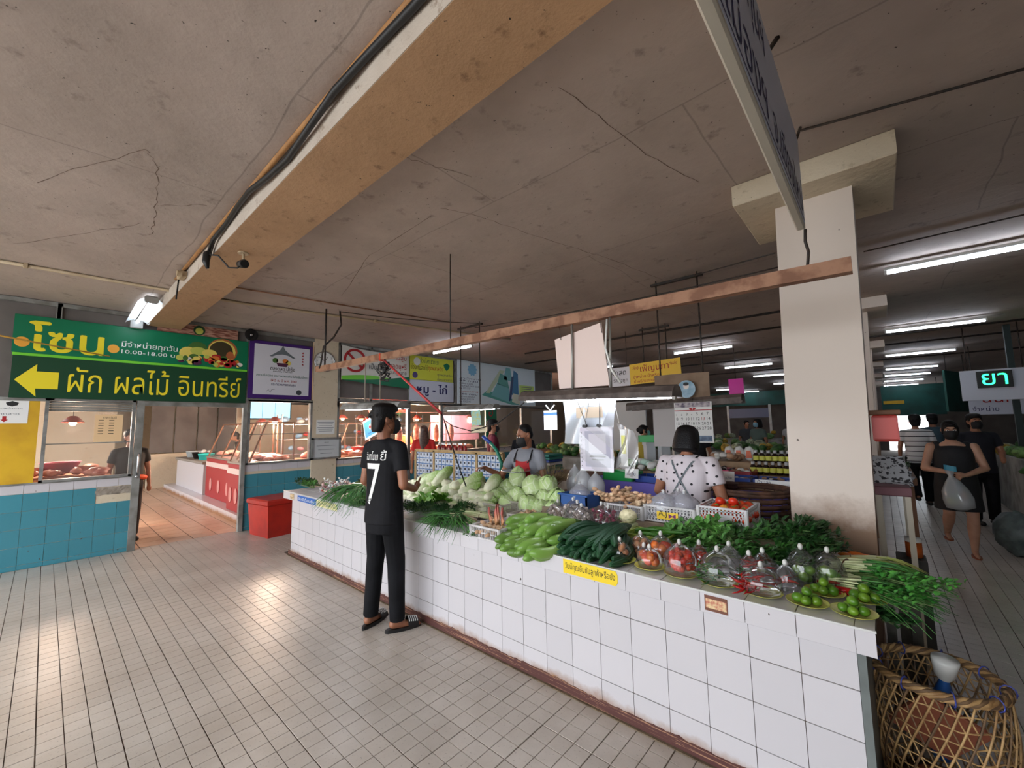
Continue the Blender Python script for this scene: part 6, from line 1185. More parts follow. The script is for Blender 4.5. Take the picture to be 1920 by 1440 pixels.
        for (el, wr, *_), so in zip(arms, sh):
            s0, e, w = up_(so), up_(el), up_(wr)
            if sleeve == 'none': capsule(C, up_((so[0]*.62, .045, 1.30)), .045*k, up_((so[0]*.70, -.01, 1.40)), .040*k); capsule(C, up_((so[0]*.62, -.05, 1.30)), .045*k, up_((so[0]*.70, -.015, 1.40)), .040*k)
            else:
                C.tube([s0+(s0-e)*.06, s0.lerp(e, .3), s0.lerp(e, .62 if sleeve == 'short' else 1)], [.058*k*b, .064*k*b, (.060 if sleeve == 'short' else .05)*k*b], 14); C.ell(s0+Vector((0, 0, -.002)), (.062*k*b, .064*k*b, .060*k*b)); capsule(C, up_((0, -.012, 1.40)), .056*k, s0+Vector((0, 0, .008)), .048*k); capsule(C, up_((so[0]*.55, 0, 1.30)), .09*k, s0.lerp(e, .25), .055*k)
                if sleeve == 'long': capsule(C, e, .055*k*b, e.lerp(w, .95), .042*k)
        shirt = fuse(C, 'dress' if long_top else 'shirt', top, t, vox, 9)
    else: shirt = None
    if bottom:
        C = MB(); rings(C, [(0, 0, .72*k, .165*k*b, .115*k*b), (0, 0, .84*k, .168*k*b, .118*k*b), (0, 0, .95*k, .158*k*b, .11*k*b), (0, 0, .98*k, .15*k*b, .104*k*b)])
        for (kn, an), hp in zip(legs, hips):
            capsule(C, lo_(hp), .098*k*b, lo_(kn), .074*k*b)
            if not shorts: C.tube([lo_(kn)+Vector((0, 0, .04*k)), lo_(kn).lerp(lo_(an), .5), lo_(an)+Vector((0, 0, -.01*k))], [.074*k*b, .067*k*b, .061*k*b], 16)
        fuse(C, 'trousers' if not shorts else 'shorts', bottom, t, vox, 4)
    if shoes:
        for (kn, an), hp in zip(legs, hips):
            a = lo_(an); fd = Vector((feet_dir[0] if hp[0] < 0 else feet_dir[1], 1, 0)).normalized(); C = MB(); capsule(C, a+Vector((0, 0, -.05*k))-fd*.05*k, .036*k, a+fd*.16*k+Vector((0, 0, -.055*k)), .036*k); C.ell(a+fd*.02*k+Vector((0, 0, -.02*k)), (.045*k, .06*k, .05*k)); fuse(C, 'shoe', shoes, t, vox, 2)
    return t, HM, TL, k, shirt
def on_cloth(o, shirt, off=.003, axis=1, sgn=1):
    """lay flat lettering onto the cloth behind it (rays along local y)"""
    bv = BVHTree.FromPolygons([v.co[:] for v in shirt.data.vertices], [p.vertices[:] for p in shirt.data.polygons])
    for v in o.data.vertices:
        h = bv.ray_cast(Vector((v.co.x, -sgn*1.0, v.co.z)), Vector((0, sgn, 0)))
        if h[0] is not None: v.co.y = h[0].y-sgn*off
LF = lambda x, y, z, right=(1, 0, 0): frame((x, y, z), right, (0, 0, 1))
skin_d = M('tanned_skin', (158, 104, 76), .5, sss=.08, col2=(140, 90, 66), scale=10); blk = M('black_jersey', (17, 17, 21), .8, spec=.25, col2=(24, 24, 29), scale=8, bump=.15, bscale=30); blkp = M('black_trousers', (14, 14, 17), .85, spec=.2, bump=.12, bscale=25, col2=(24, 24, 28), scale=6)
# the young man with the 7 on his back
p1, HM, TL, kk, shirt = person('young man in a black jersey numbered 7 seen from behind at the counter', (-1.16, -.28, 0), .20, 1.78, .93, blk, blkp, 'short', None, mask_k, arms=(((-.20, -.02, 1.10), (-.17, .16, .98), (.25, 1, 0), (.6, 0, .3), .6), ((.235, -.03, 1.09), (.16, .17, 1.03), (-.4, 1, .0), (-.6, 0, .3), .6)), legs=(((-.105, .02, .50), (-.12, -.01, .085)), ((.105, .03, .50), (.125, .03, .085))), head=(-.42, .05), vox=.0075, feet_dir=(-.15, .55), skinm=skin_d)
for tx, x, z, w_, h_ in (('จินทโมเด', -.105, 1.335, .145, .072), ('ยี้', .065, 1.335, .05, .082), ('7', -.085, .985, .15, .325)):
    o = text(tx, paper, p1, LF(x, -.3, z), width=w_, height=h_, world=False, name='back_number' if tx == '7' else 'back_name'); 
    bm = bmesh.new(); bm.from_mesh(o.data); bmesh.ops.triangulate(bm, faces=bm.faces)
    for _ in range(2): bmesh.ops.subdivide_edges(bm, edges=[e for e in bm.edges if e.calc_length() > .03], cuts=1, use_grid_fill=False); bmesh.ops.triangulate(bm, faces=bm.faces)
    bm.to_mesh(o.data); bm.free(); on_cloth(o, shirt, .003)
for x, z, r_, nm_ in ((-.052, 1.025, .006, 'smile_eye'), (-.034, 1.027, .006, 'smile_eye')):
    o = MB(LF(x, -.3, z)).prism(disc(r_, 8), 0, .0002).build(nm_, ink, p1, world=False); on_cloth(o, shirt, .0045)
o = MB(LF(-.044, -.3, 1.005)).tube([(-.018, .012, 0), (-.01, .002, 0), (0, -.001, 0), (.01, .002, 0), (.018, .012, 0)], .003, 4).build('smile', ink, p1, world=False); on_cloth(o, shirt, .0045)
for an, fx in (((-.12, -.01), -.15), ((.125, .03), .55)):
    fd = Vector((fx, 1, 0)).normalized(); c = Vector((an[0], an[1], 0))*kk; sd = fd.cross(Vector((0, 0, 1))); X = Matrix(((sd.x, fd.x, 0, c.x), (sd.y, fd.y, 0, c.y), (0, 0, 1, 0), (0, 0, 0, 1))); mb = MB(X); sole = [(.040*math.cos(a)*(1+.12*math.sin(a)), .05+.145*math.sin(a)) for a in [2*PI*q/24 for q in range(24)]]; mb.prism(sole, .0, .026); slide = mb.build('slide_sole', blackp, p1, world=False)
    mb = MB(X); mb.grid(lambda u, v: (.052*math.cos(PI*u), .075+.085*v, .02+(.075-.02*v)*math.sin(PI*u)), 14, 4); st = mb.build('slide_strap', blackp, p1, True, world=False)
    for q in range(5): mb = MB(X); mb.grid(lambda u, v: (.0535*math.cos(PI*(.2+.6*u)), .083+.016*q+.007*v, .0215+(.075-.02*(.1+.19*q))*math.sin(PI*(.2+.6*u))), 8, 1); mb.build('white_stripe', paper, st, True, world=False)
# the vendor in grey and red behind the cabbages
gsh = M('grey_tshirt', (142, 144, 152), .8, bump=.12, bscale=25, col2=(128, 130, 138), scale=6); red_ap = M('red_apron', (182, 30, 36), .7)
p2, HM, TL, kk, shirt = person('vendor in a grey shirt, red apron and black mask behind the cabbages', (-.98, 1.40, 0), PI+.12, 1.60, .98, gsh, blkp, 'crop', None, mask_k, arms=(((-.27, .10, 1.10), (-.10, .29, 1.13), (.5, 1, -.2), (.2, 0, -1), .7), ((.32, .10, 1.12), (.44, .26, 1.25), (.5, .8, .1), (-.3, 0, -1), .8)), head=(-.5, .36), lean=.14, vox=.0085, skinm=skin_d)
mb = MB(TL); mb.grid(lambda u, v: ((-.12+.24*u)*(1-.25*v)*kk, (.150-.10*(2*u-1)**2)*kk, (.88+.43*v)*kk), 10, 8); ap = mb.build('apron_bib', red_ap, p2, True, world=False)
bv = BVHTree.FromPolygons([v.co[:] for v in shirt.data.vertices], [f.vertices[:] for f in shirt.data.polygons])
for v in ap.data.vertices:
    h = bv.ray_cast(Vector((v.co.x, 1, v.co.z)), Vector((0, -1, 0)))
    if h[0] is not None: v.co.y = h[0].y+.006
for s_ in (-1, 1): MB(TL).tube([Vector(q)*kk for q in ((s_*.085, .14, 1.30), (s_*.105, .105, 1.33), (s_*.10, .03, 1.42), (s_*.08, -.05, 1.42), (s_*.03, -.11, 1.30))], .011, 6, True, .5).build('apron_strap', blackp, p2, True, world=False)
# the woman in the dotted shirt
def dots_mat():
    m, N, L, b = mk('polka_shirt'); tc = N.new('ShaderNodeTexCoord'); v = N.new('ShaderNodeTexVoronoi'); v.voronoi_dimensions = '2D'; v.inputs['Scale'].default_value = 13; v.inputs['Randomness'].default_value = .55; sp = N.new('ShaderNodeSeparateXYZ'); cb_ = N.new('ShaderNodeCombineXYZ'); L.new(tc.outputs['Object'], sp.inputs[0]); L.new(sp.outputs[0], cb_.inputs[0]); L.new(sp.outputs[2], cb_.inputs[1]); L.new(cb_.outputs[0], v.inputs['Vector'])
    r = N.new('ShaderNodeMapRange'); r.inputs[1].default_value = .12; r.inputs[2].default_value = .14; L.new(v.outputs['Distance'], r.inputs[0]); x = N.new('ShaderNodeMix'); x.data_type = 'RGBA'; L.new(r.outputs[0], x.inputs[0]); x.inputs[6].default_value = (*lin((26, 24, 30)), 1); x.inputs[7].default_value = (*lin((214, 204, 208)), 1); L.new(x.outputs[2], b.inputs['Base Color']); b.inputs['Roughness'].default_value = .8; return m
p3, HM, TL, kk, shirt = person('woman with a black bob in a white dotted shirt seen from behind', (.66, 1.50, 0), -.12, 1.56, 1.22, dots_mat(), blkp, 'bob', None, None, arms=(((-.30, .02, 1.08), (-.20, .22, .98), (.4, 1, -.3), (.3, 0, -1), .6), ((.30, .03, 1.07), (.16, .26, 1.0), (-.3, 1, -.2), (-.3, 0, -1), .6)), head=(.05, .25), lean=.12, vox=.0085, female=True)
strap = M('lace_strap', (130, 136, 140), .8, col2=(70, 76, 80), scale=70)
for s_ in (-1, 1):
    mb = MB(); pts = [(s_*.11+(-s_*.25)*u, -.3, 1.40-.42*u) for u in [i/14 for i in range(15)]]
    for i in range(14):
        a, c = Vector(pts[i])*kk, Vector(pts[i+1])*kk; w_ = Vector((.017*s_, 0, .012)); mb.add([a-w_, c-w_, c+w_, a+w_], [(0, 1, 2, 3)])
    o = mb.build('apron_strap', strap, p3, True, world=False); on_cloth(o, shirt, .005)
# the woman walking up the right aisle with a bag
dressm = M('black_dress', (16, 16, 20), .75, bump=.1, bscale=20, col2=(22, 22, 26), scale=6); skin_f = M('fair_skin', (190, 144, 118), .5, sss=.08, col2=(176, 130, 106), scale=10)
p4, HM, TL, kk, shirt = person('woman in a sleeveless black dress walking toward the camera in the aisle', (2.56, 5.10, 0), PI+.05, 1.56, 1.12, dressm, None, 'bun', None, mask_k, arms=(((-.27, .02, 1.10), (-.06, .24, 1.02), (.8, .6, -.1), (0, -.3, -1), .8), ((.28, .03, 1.08), (.06, .25, 1.05), (-.8, .5, 0), (0, -.3, -1), .8)), legs=(((-.10, .10, .50), (-.09, .04, .085)), ((.10, .06, .52), (.10, -.26, .22))), head=(.0, .25), sleeve='none', long_top=True, vox=.009, skinm=skin_f, female=True)
for an, z in (((-.09, .04), 0), ((.10, -.26), .135)): mb = MB(trm(an[0]*kk, an[1]*kk, z*kk)); mb.prism([(.040*math.cos(a), .05+.125*math.sin(a)) for a in [2*PI*q/20 for q in range(20)]], 0, .014); mb.build('sandal', M('brown_sandal', (150, 84, 56), .6), p4, world=False)
cbag = T('carrier_bag', 'clear carrier bag of groceries held by the woman in the black dress', 'plastic bag', (2.53, 4.83, .58)); mb = MB(trm(2.50, 4.83, .55)); mb.add(*loft([(.05, 0, 0), (.05, 0, .03), (.04, 0, .12), (.02, 0, .22), (.01, 0, .32), (0, 0, .38), (0, 0, .44)], [.05, .12, .13, .11, .06, .018, .045], n=18, rad=lambda u, a: 1+.10*noise.noise((math.cos(a)*2, math.sin(a)*2, u*4))+.08*u*math.sin(5*a))); mb.build('bag', film('carrier_film', (216, 224, 230), .5, .2), cbag, True)
for i, (x, z, c) in enumerate(((-.05, .08, 'print_lime'), (.04, .07, 'print_white'), (.0, .15, 'print_green'), (.05, .16, 'print_orange'))): MB(trm(2.54+x, 4.83, .56+z)).ell((0, 0, 0), (.05, .045, .045), None, 10, 8).build('grocery', MATS[c], cbag, True)
MB(trm(2.50, 4.80, .97)).grid(lambda u, v: (-.05+.10*u, .01*math.sin(u*6), .03+.06*v-.02*u), 6, 3).build('blue_pouch', M('pouch_blue', (70, 150, 176), .5), cbag, True)
# men in the aisle behind her
def stripe_mat():
    m, N, L, b = mk('striped_shirt'); tc = N.new('ShaderNodeTexCoord'); sp = N.new('ShaderNodeSeparateXYZ'); L.new(tc.outputs['Object'], sp.inputs[0]); q = N.new('ShaderNodeMath'); q.operation = 'MULTIPLY'; q.inputs[1].default_value = 11; L.new(sp.outputs[2], q.inputs[0]); f_ = N.new('ShaderNodeMath'); f_.operation = 'FRACT'; L.new(q.outputs[0], f_.inputs[0]); g_ = N.new('ShaderNodeMath'); g_.operation = 'GREATER_THAN'; g_.inputs[1].default_value = .84; L.new(f_.outputs[0], g_.inputs[0]); x = N.new('ShaderNodeMix'); x.data_type = 'RGBA'; L.new(g_.outputs[0], x.inputs[0]); x.inputs[6].default_value = (*lin((214, 214, 216)), 1); x.inputs[7].default_value = (*lin((26, 28, 36)), 1); L.new(x.outputs[2], b.inputs['Base Color']); b.inputs['Roughness'].default_value = .8; return m
person('man in a white striped shirt walking away down the aisle', (2.42, 8.7, 0), .12, 1.66, 1.05, stripe_mat(), blkp, 'short', None, None, legs=(((-.10, -.02, .50), (-.10, -.24, .2)), ((.10, .05, .5), (.10, .05, .085))), vox=.013, fingers=False, shoes=blackp)
nvy = M('navy_tshirt', (24, 26, 36), .8); person('man in a dark shirt close behind the woman in the black dress', (3.02, 7.3, 0), PI+.3, 1.64, 1.08, nvy, blkp, 'short', None, mask_k, arms=(((-.24, .06, 1.10), (-.14, .26, 1.02), (.3, 1, 0), (.5, 0, 0), .4), ((.26, .02, 1.10), (.2, .24, 1.02), (-.3, 1, 0), (-.5, 0, 0), .4)), vox=.012, shoes=blackp, fingers=False); person('man in a dusky blue shirt beside the striped shirt', (2.75, 10.2, 0), .2, 1.68, 1.0, M('dusky_blue', (60, 84, 98), .8), blkp, 'short', vox=.016, fingers=False)
# shoppers and sellers in front of the meat hall
redt = M('red_tshirt', (190, 32, 28), .8); person('woman with long brown hair in a red shirt at the meat windows', (-4.75, 2.75, 0), 1.0, 1.62, .95, redt, blkp, 'long', hair_b, None, head=(.1, 0), vox=.012, fingers=False, female=True)
person('man in a maroon shirt and black mask in front of the meat windows', (-3.55, 3.45, 0), -.75, 1.70, .98, M('maroon_tshirt', (104, 26, 46), .8), blkp, 'short', None, mask_k, vox=.012, fingers=False); p, HM, TL, kk, shirt = person('person in a black shirt with a white leaf mark carrying a blue backpack', (-3.05, 3.75, 0), .4, 1.60, .95, blk, blkp, 'bun', vox=.012, fingers=False); MB().ell((0, -.20, 1.0), (.14, .09, .17), None, 14, 10).build('backpack', M('blue_bag', (34, 60, 130), .7), p, True, world=False)
pd, *_ = person('figure in dark clothes with an orange sash standing in the doorway', (-6.5, -1.30, 0), -1.4, 1.62, 1.0, M('dark_olive', (34, 32, 30), .8), M('dark_trousers', (44, 38, 36), .8), 'short', vox=.014, fingers=False, long_top=False, shoes=blackp); MB().tube([(.185*math.cos(a), .135*math.sin(a), .90+.03*math.sin(a)) for a in [2*PI*q/24 for q in range(25)]], .035, 8).build('sash', M('orange_sash', (226, 84, 30), .7), pd, True, world=False)
person('butcher in an orange shirt behind the meat counter', (-7.6, 4.2, 0), 1.2, 1.62, 1.0, M('orange_tshirt', (226, 96, 40), .8), blkp, 'short', None, mask_k, vox=.016, fingers=False); person('helper in black bending over a table at the back of the meat hall', (-11.4, 1.62, 0), PI, 1.6, 1.0, blk, blkp, 'short', lean=.5, vox=.018, fingers=False)
ol = M('olive_blouse', (150, 136, 40), .8); person('woman in a mustard blouse and teal mask beyond the folder', (-1.35, 5.2, 0), -.9, 1.56, 1.05, ol, blkp, 'bun', None, mask_t, vox=.014, fingers=False, female=True); person('man in a blue mask bending behind the green basket', (-.75, 6.3, 0), PI, 1.62, 1.0, nvy, blkp, 'short', None, mask_b, lean=.3, vox=.015, fingers=False)
fc = [(-1.6, 9.6, 'pale blue', (150, 176, 196), mask_b), (-1.15, 12.2, 'dark grey', (60, 64, 70), None), (-.55, 10.6, 'grey green', (96, 116, 110), mask_b), (-.2, 13.5, 'white', (200, 200, 200), None), (.35, 12.4, 'black', (24, 24, 28), None), (.95, 14.5, 'yellow', (206, 176, 60), mask_b), (-2.4, 11.0, 'dark blue', (40, 50, 80), None), (.6, 9.4, 'charcoal', (40, 42, 48), None)]
for i, (x, y, cn, c, mk_) in enumerate(fc): person('distant shopper in a %s top among the far vegetable stalls' % cn, (x, y, 0), PI+.6*math.sin(i*2.1), 1.60+.03*(i % 3), 1.0, M('crowd_top_%d' % i, c, .8), blkp, ('short', 'bun', 'bob')[i % 3], None, mk_, vox=.02, fingers=False, group='distant shoppers')
# ================================================================= things behind the counter
rb = random.Random(21)
def simple(name, label, cat, loc, group=None): return T(name, label, cat, loc, 0, group)
pm_ = lambda n, c, r=.4: M('plain_'+n, c, r)
BL, GRN, PNK, REDC, TEAL, PUR, BRN = pm_('blue', (30, 66, 150)), pm_('green', (20, 150, 70)), pm_('pink', (214, 70, 120)), pm_('maroon', (140, 30, 40)), pm_('teal', (20, 120, 110)), pm_('purple', (110, 100, 190), .7), pm_('brown', (110, 74, 50), .7)
# back table of the stall
t = simple('stall_table', 'plank table with blue cloth behind the woman in the dotted shirt', 'table', (.4, 2.5, 0)); MB().bbox(-.62, 1.42, 1.98, 3.1, .93, .975, .005).build('table_top', M('worn_wood', (156, 128, 98), .7, col2=(120, 94, 70), scale=8), t)
for x in (-.58, 1.38):
    for y in (2.02, 3.06): MB().box(x-.03, x+.03, y-.03, y+.03, 0, .93).build('leg', BRN, t)
mb = MB(); mb.grid(lambda u, v: (-.62+2.04*u, 1.975-.004*math.sin(u*40), .978-.22*v), 40, 3); mb.build('cloth_front', PUR, t, True); MB().box(-.62, 1.42, 1.98, 2.35, .976, .980).build('cloth_top', PUR, t)
def tray(label, x0, x1, y0, y1, z, h, mat, group='trays on the back table', name='tray'):
    t = simple(name, label, 'tray', ((x0+x1)/2, (y0+y1)/2, z), group); mb = MB(); w_ = .006; o = .012
    mb.box(x0, x1, y0, y1, z, z+.006)
    for a in ((x0-o, x0+w_-o, y0-o, y1+o), (x1-w_+o, x1+o, y0-o, y1+o), (x0, x1, y0-o, y0+w_-o), (x0, x1, y1-w_+o, y1+o)): mb.box(*a, z, z+h)
    mb.build('tray', mat, t); return t
def packets(label, cat, n, x0, x1, y0, y1, z, sz, mats, group, name='packet'):
    me = [MB().ell((0, 0, 0), (sz, sz*.75, sz*.6), None, 9, 7, lambda u, s=s: 1+.22*noise.noise((u[0]*2.5+s, u[1]*2.5, u[2]*2.5))).mesh(name, [m], True) for s, m in enumerate(mats)]
    for i in range(n): inst(rb.choice(me), name, (rb.uniform(x0, x1), rb.uniform(y0, y1), z+sz*.6+rb.uniform(0, sz*.9)), (rb.uniform(-.4, .4), rb.uniform(-.4, .4), rb.uniform(0, 6)), rb.uniform(.85, 1.15), label, cat, group)
tray('green lidded box left of the woman in the dotted shirt', -.40, -.08, 2.0, 2.25, .982, .09, GRN, name='green_box'); MB().bbox(-.41, -.07, 1.99, 2.26, 1.075, 1.09, .004)
tray('blue tray at the left of the back table', -.05, .30, 2.05, 2.3, .982, .06, BL); tray('pink tray of dark packets right of the dotted shirt', .56, .78, 2.45, 2.7, 1.06, .05, PNK); tray('maroon tray of packets beside the pink tray', .78, .96, 2.4, 2.65, 1.06, .05, REDC); tray('long blue tray under the maroon tray', .70, 1.02, 2.12, 2.36, 1.02, .06, BL); tray('long blue tray nearest the column', 1.04, 1.38, 2.12, 2.36, 1.02, .06, BL)
for a in ((.52, 1.40, 2.10, 2.38, .98, 1.02), (.52, 1.40, 2.38, 2.75, .98, 1.06), (.52, 1.40, 2.75, 3.05, .98, 1.17), (-.55, .1, 2.45, 3.05, .98, 1.05)): thing('riser', MB().bbox(*a, .004), M('worn_wood', (156, 128, 98), .7), 'plank riser on the back table %s' % {1.02: 'under the blue trays', 1.06: 'under the pink and maroon trays', 1.17: 'under the rear sauce bottles', 1.05: 'under the white bundles'}[a[5]], 'riser', (a[0], a[2], .98))
wh, dk, br_ = pm_('packet_white', (212, 210, 206)), pm_('packet_dark', (50, 40, 40)), pm_('packet_brown', (160, 120, 92))
packets('dark wrapped packet in the pink tray', 'packet', 16, .58, .76, 2.48, 2.68, 1.07, .03, [dk, wh], 'packets in the pink tray'); packets('brown wrapped packet in the maroon tray', 'packet', 14, .80, .94, 2.43, 2.62, 1.07, .03, [br_, wh], 'packets in the maroon tray'); packets('pale packet in the long blue trays', 'packet', 26, .72, 1.36, 2.15, 2.33, 1.03, .028, [wh, br_, dk], 'packets in the blue trays'); packets('brown mushroom packet on the riser', 'packet', 18, .50, .80, 2.78, 3.0, 1.17, .045, [br_, wh, pm_('packet_tan', (190, 150, 120))], 'mushroom packets'); packets('white bundle in the heap left of the dotted shirt', 'packet', 26, -.45, .12, 2.42, 2.9, 1.05, .06, [wh, pm_('packet_mint', (190, 220, 206)), pm_('packet_lime', (150, 190, 120))], 'white bundles')
# bottles of dark sauce
mb = MB(); mb.lathe([(0, 0), (.026, 0), (.028, .01), (.028, .075), (.014, .095), (.013, .10)], 14); body_me = mb.mesh('glass_body', [M('sauce_dark', (36, 22, 20), .15)], True); lab_me = MB().lathe([(.0285, .02), (.0285, .066)], 14).mesh('paper_label', [M('label_lime', (206, 206, 90), .5)], True); cap_me = MB().lathe([(.015, .095), (.017, .10), (.017, .124), (0, .125)], 12).mesh('cap', [M('cap_grey', (180, 182, 184), .4)], True)
for r in range(2):
    for i in range(7): 
        t = T('sauce_bottle', 'dark sauce bottle with a lime label, %s from the left in the %s row' % (ORD[i], ('rear', 'front')[r]), 'bottle', (.93+.058*i, 2.84-.16*r, 1.17-.105*r), 0, 'sauce bottles by the column')
        gb = link(bpy.data.objects.new('glass_body', body_me), t); link(bpy.data.objects.new('paper_label', lab_me), gb); link(bpy.data.objects.new('cap', cap_me), gb)
for i in range(3):
    t = T('snack_bag', 'white snack bag with an orange print, %s from the left behind the sauce bottles' % ORD[i], 'packet', (.64+.10*i, 2.98, 1.17), 0, 'snack bags'); MB(trm(.64+.10*i, 2.98, 1.17)).ell((0, 0, .075), (.055, .03, .08), None, 12, 10, lambda u: 1+.06*math.sin(u[0]*8)).build('bag', whitep, t, True); MB(frame((.61+.10*i, 2.943, 1.20), (1, 0, 0), (0, 0, 1))).prism([(0, 0), (.06, 0), (.05, .08), (.01, .08)], -.004, .0).build('print', pm_('orange_print', (206, 90, 40)), t)
for lb, x, y, z, w_, tx in (('white price card with blue handwriting left of the dotted shirt', -.14, 1.97, 1.02, .15, 'ไข่เค็ม'), ('white price card with blue handwriting right of the dotted shirt', .76, 2.06, 1.04, .14, 'แค้มปริง'), ('pale strip card on the blue tray nearest the column', 1.06, 2.085, 1.03, .28, 'น้ำปลา')):
    t = T('price_card', lb, 'card', (x, y, z)); h_ = .10 if w_ < .2 else .05; MB(frame((x, y, z), (1, 0, 0), (0, .2, 1))).prism(rect(w_, h_), 0, .003).build('card', paper, t); text(tx, inkblue, t, frame((x+.02, y, z+.03 if h_ > .06 else z+.012), (1, 0, 0), (0, .2, 1)) @ trm(0, 0, .0035), width=min(.1, w_*.7))
def weave_basket(name, label, c, r0, r1, h, mat, nn=26, rows=8, sq=1.0, strip=.010):
    t = T(name, label, 'basket', c); mb = MB(trm(*c))
    for k in range(rows): z = h*(k+.5)/rows; r = r0+(r1-r0)*((k+.5)/rows)**.8; mb.tube([((r+.004*(-1)**(q+k))*math.cos(2*PI*q/(nn*2)), (r+.004*(-1)**(q+k))*sq*math.sin(2*PI*q/(nn*2)), z) for q in range(nn*2+1)], h/rows*.42, 5)
    mb.build('weave', mat, t, True); mb = MB(trm(*c))
    for k in range(nn): a = 2*PI*k/nn; mb.tube([(r0*math.cos(a), r0*sq*math.sin(a), 0), ((r0+r1)/2*1.02*math.cos(a), (r0+r1)/2*1.02*sq*math.sin(a), h*.45), (r1*math.cos(a), r1*sq*math.sin(a), h)], strip*.5, 4)
    mb.build('uprights', mat, t); MB(trm(*c)).tube([(r1*math.cos(2*PI*q/32), r1*sq*math.sin(2*PI*q/32), h) for q in range(33)], .014, 6).build('rim', mat, t, True); MB(trm(*c)).prism(disc(r0, 24, sy=sq), 0, .006).build('base', mat, t); return t
weave_basket('wicker_basket', 'dark brown wicker basket between the tomato crate and the column', (1.09, 1.80, .72), .24, .29, .32, M('dark_wicker', (92, 62, 46), .8, col2=(58, 38, 28), scale=14), 22, 7)
t = simple('low_stand', 'low wooden stand under the dark wicker basket', 'stand', (1.09, 1.8, 0)); MB().bbox(.82, 1.36, 1.55, 1.95, .66, .715, .004).build('stand_top', BRN, t)
for x in (.86, 1.32):
    for y in (1.60, 1.90): MB().box(x-.025, x+.025, y-.025, y+.025, 0, .66).build('leg', BRN, t)
t = simple('pot', 'dark lidded clay pot on the cloth right of the dotted shirt', 'pot', (.86, 2.02, .98)); MB(trm(.86, 2.03, .982)).lathe([(0, 0), (.06, 0), (.075, .03), (.072, .05), (.078, .052), (.078, .062), (.03, .07), (0, .072)], 20).build('pot', M('clay_brown', (84, 62, 54), .5), t, True)
for i, x in enumerate((-.44, -.24)):
    t = simple('grey_bin', 'tall pale grey bin with a dark gap beside it, %s of two' % ('left', 'right')[i], 'bin', (x, 3.3, 0), 'grey bins'); MB(trm(x, 3.32, 0)).lathe([(0, 0), (.07, 0), (.085, 1.30), (.10, 1.30), (.10, 1.34), (.075, 1.34), (.07, .02)], 4).build('bin', pm_('bin_grey', (190, 194, 198)), t)
tray('green basket of red fruit standing on the grey bins', -.52, -.2, 3.2, 3.44, 1.342, .09, GRN, 'green basket', 'green_basket'); packets('red fruit in the green basket', 'fruit', 9, -.48, -.24, 3.24, 3.4, 1.36, .035, [pm_('fruit_red', (206, 70, 40)), wh], 'fruit in the green basket')
t = simple('blue_basin', 'blue basin heaped with white eggs left of the black bob', 'basin', (.05, 2.95, 1.05)); MB(trm(.05, 2.8, 1.05)).lathe([(0, 0), (.10, 0), (.15, .10), (.16, .105), (.15, .11), (.10, .02), (0, .02)], 24).build('basin', pm_('basin_blue', (50, 140, 200)), t, True); packets('white egg in the blue basin', 'egg', 22, -.04, .14, 2.72, 2.88, 1.12, .03, [wh], 'eggs in the blue basin', 'egg')
# weighing scale, bowl and small things near the vendor
t = simple('weighing_scale', 'steel pan scale in front of the vendor', 'scale', (-.92, 1.10, .885)); MB(trm(-.92, 1.10, 0)).lathe([(0, 1.112), (.10, 1.114), (.15, 1.125), (.155, 1.135), (.15, 1.132), (.10, 1.12), (0, 1.118)], 28).build('pan', steel, t, True); MB().bbox(-.99, -.85, 1.05, 1.15, .888, 1.07, .01).build('body', pm_('scale_green', (40, 90, 80)), t); MB(trm(-.92, 1.10, 0)).tube([(0, 0, 1.06), (0, 0, 1.115)], .02, 10).build('post', steel, t)
t = simple('wooden_bowl', 'brown wooden bowl with a blue insert left of the vendor', 'bowl', (-1.42, 1.1, .885)); MB(trm(-1.42, 1.12, .887)).lathe([(0, 0), (.08, 0), (.115, .05), (.12, .10), (.11, .10), (.10, .05), (0, .03)], 24).build('bowl', M('red_wood', (140, 74, 44), .5, col2=(100, 50, 30), scale=10), t, True); MB(trm(-1.42, 1.12, .94)).lathe([(0, .03), (.09, .03), (.11, .07)], 20).build('insert', pm_('insert_blue', (90, 170, 210)), t, True)
for i in range(7): thing('produce_tray', MB().bbox(-1.50+.01*(i % 2), -1.24+.01*(i % 2), 2.1, 2.4, .976+.035*i, 1.006+.035*i, .004), [(BL, TEAL, TEAL, pm_('tray_white', (206, 210, 214)))[i % 4]], 'flat tray, %s from the bottom of the stack behind the vendor' % ORD[i], 'tray', (-1.37, 2.25, .976+.035*i), 'stack of trays')
t = simple('tray_table', 'small wooden table under the stack of trays behind the vendor', 'table', (-1.3, 2.3, 0)); MB().bbox(-1.75, -.68, 1.98, 2.7, .93, .975, .005).build('table_top', BRN, t)
for x in (-1.72, -.71):
    for y in (2.02, 2.66): MB().box(x-.025, x+.025, y-.025, y+.025, 0, .93).build('leg', BRN, t)
t = T('grass_broom', 'bushy brown grass bundle right of the vendor', 'broom', (-.62, 1.30, .86)); mb = MB()
for i in range(240): a = rb.uniform(-1.1, 1.1); q = rb.uniform(-.5, .5); mb.tube([(-.66+.08*rb.random(), 1.30, .90), (-.62+.10*math.sin(a), 1.30+.06*q, 1.0+.05*rb.random()), (-.60+.26*math.sin(a), 1.30+.12*q, 1.02+.20*math.cos(a)*rb.uniform(.6, 1))], [.0022, .0018, .0006], 3)
mb.build('grass', M('dry_grass', (138, 118, 84), .8, col2=(96, 84, 60), scale=20), t)['kind'] = 'stuff'; MB().tube([(-.66, 1.3, .89), (-.63, 1.3, 1.0)], .03, 8).build('tie', BRN, t)
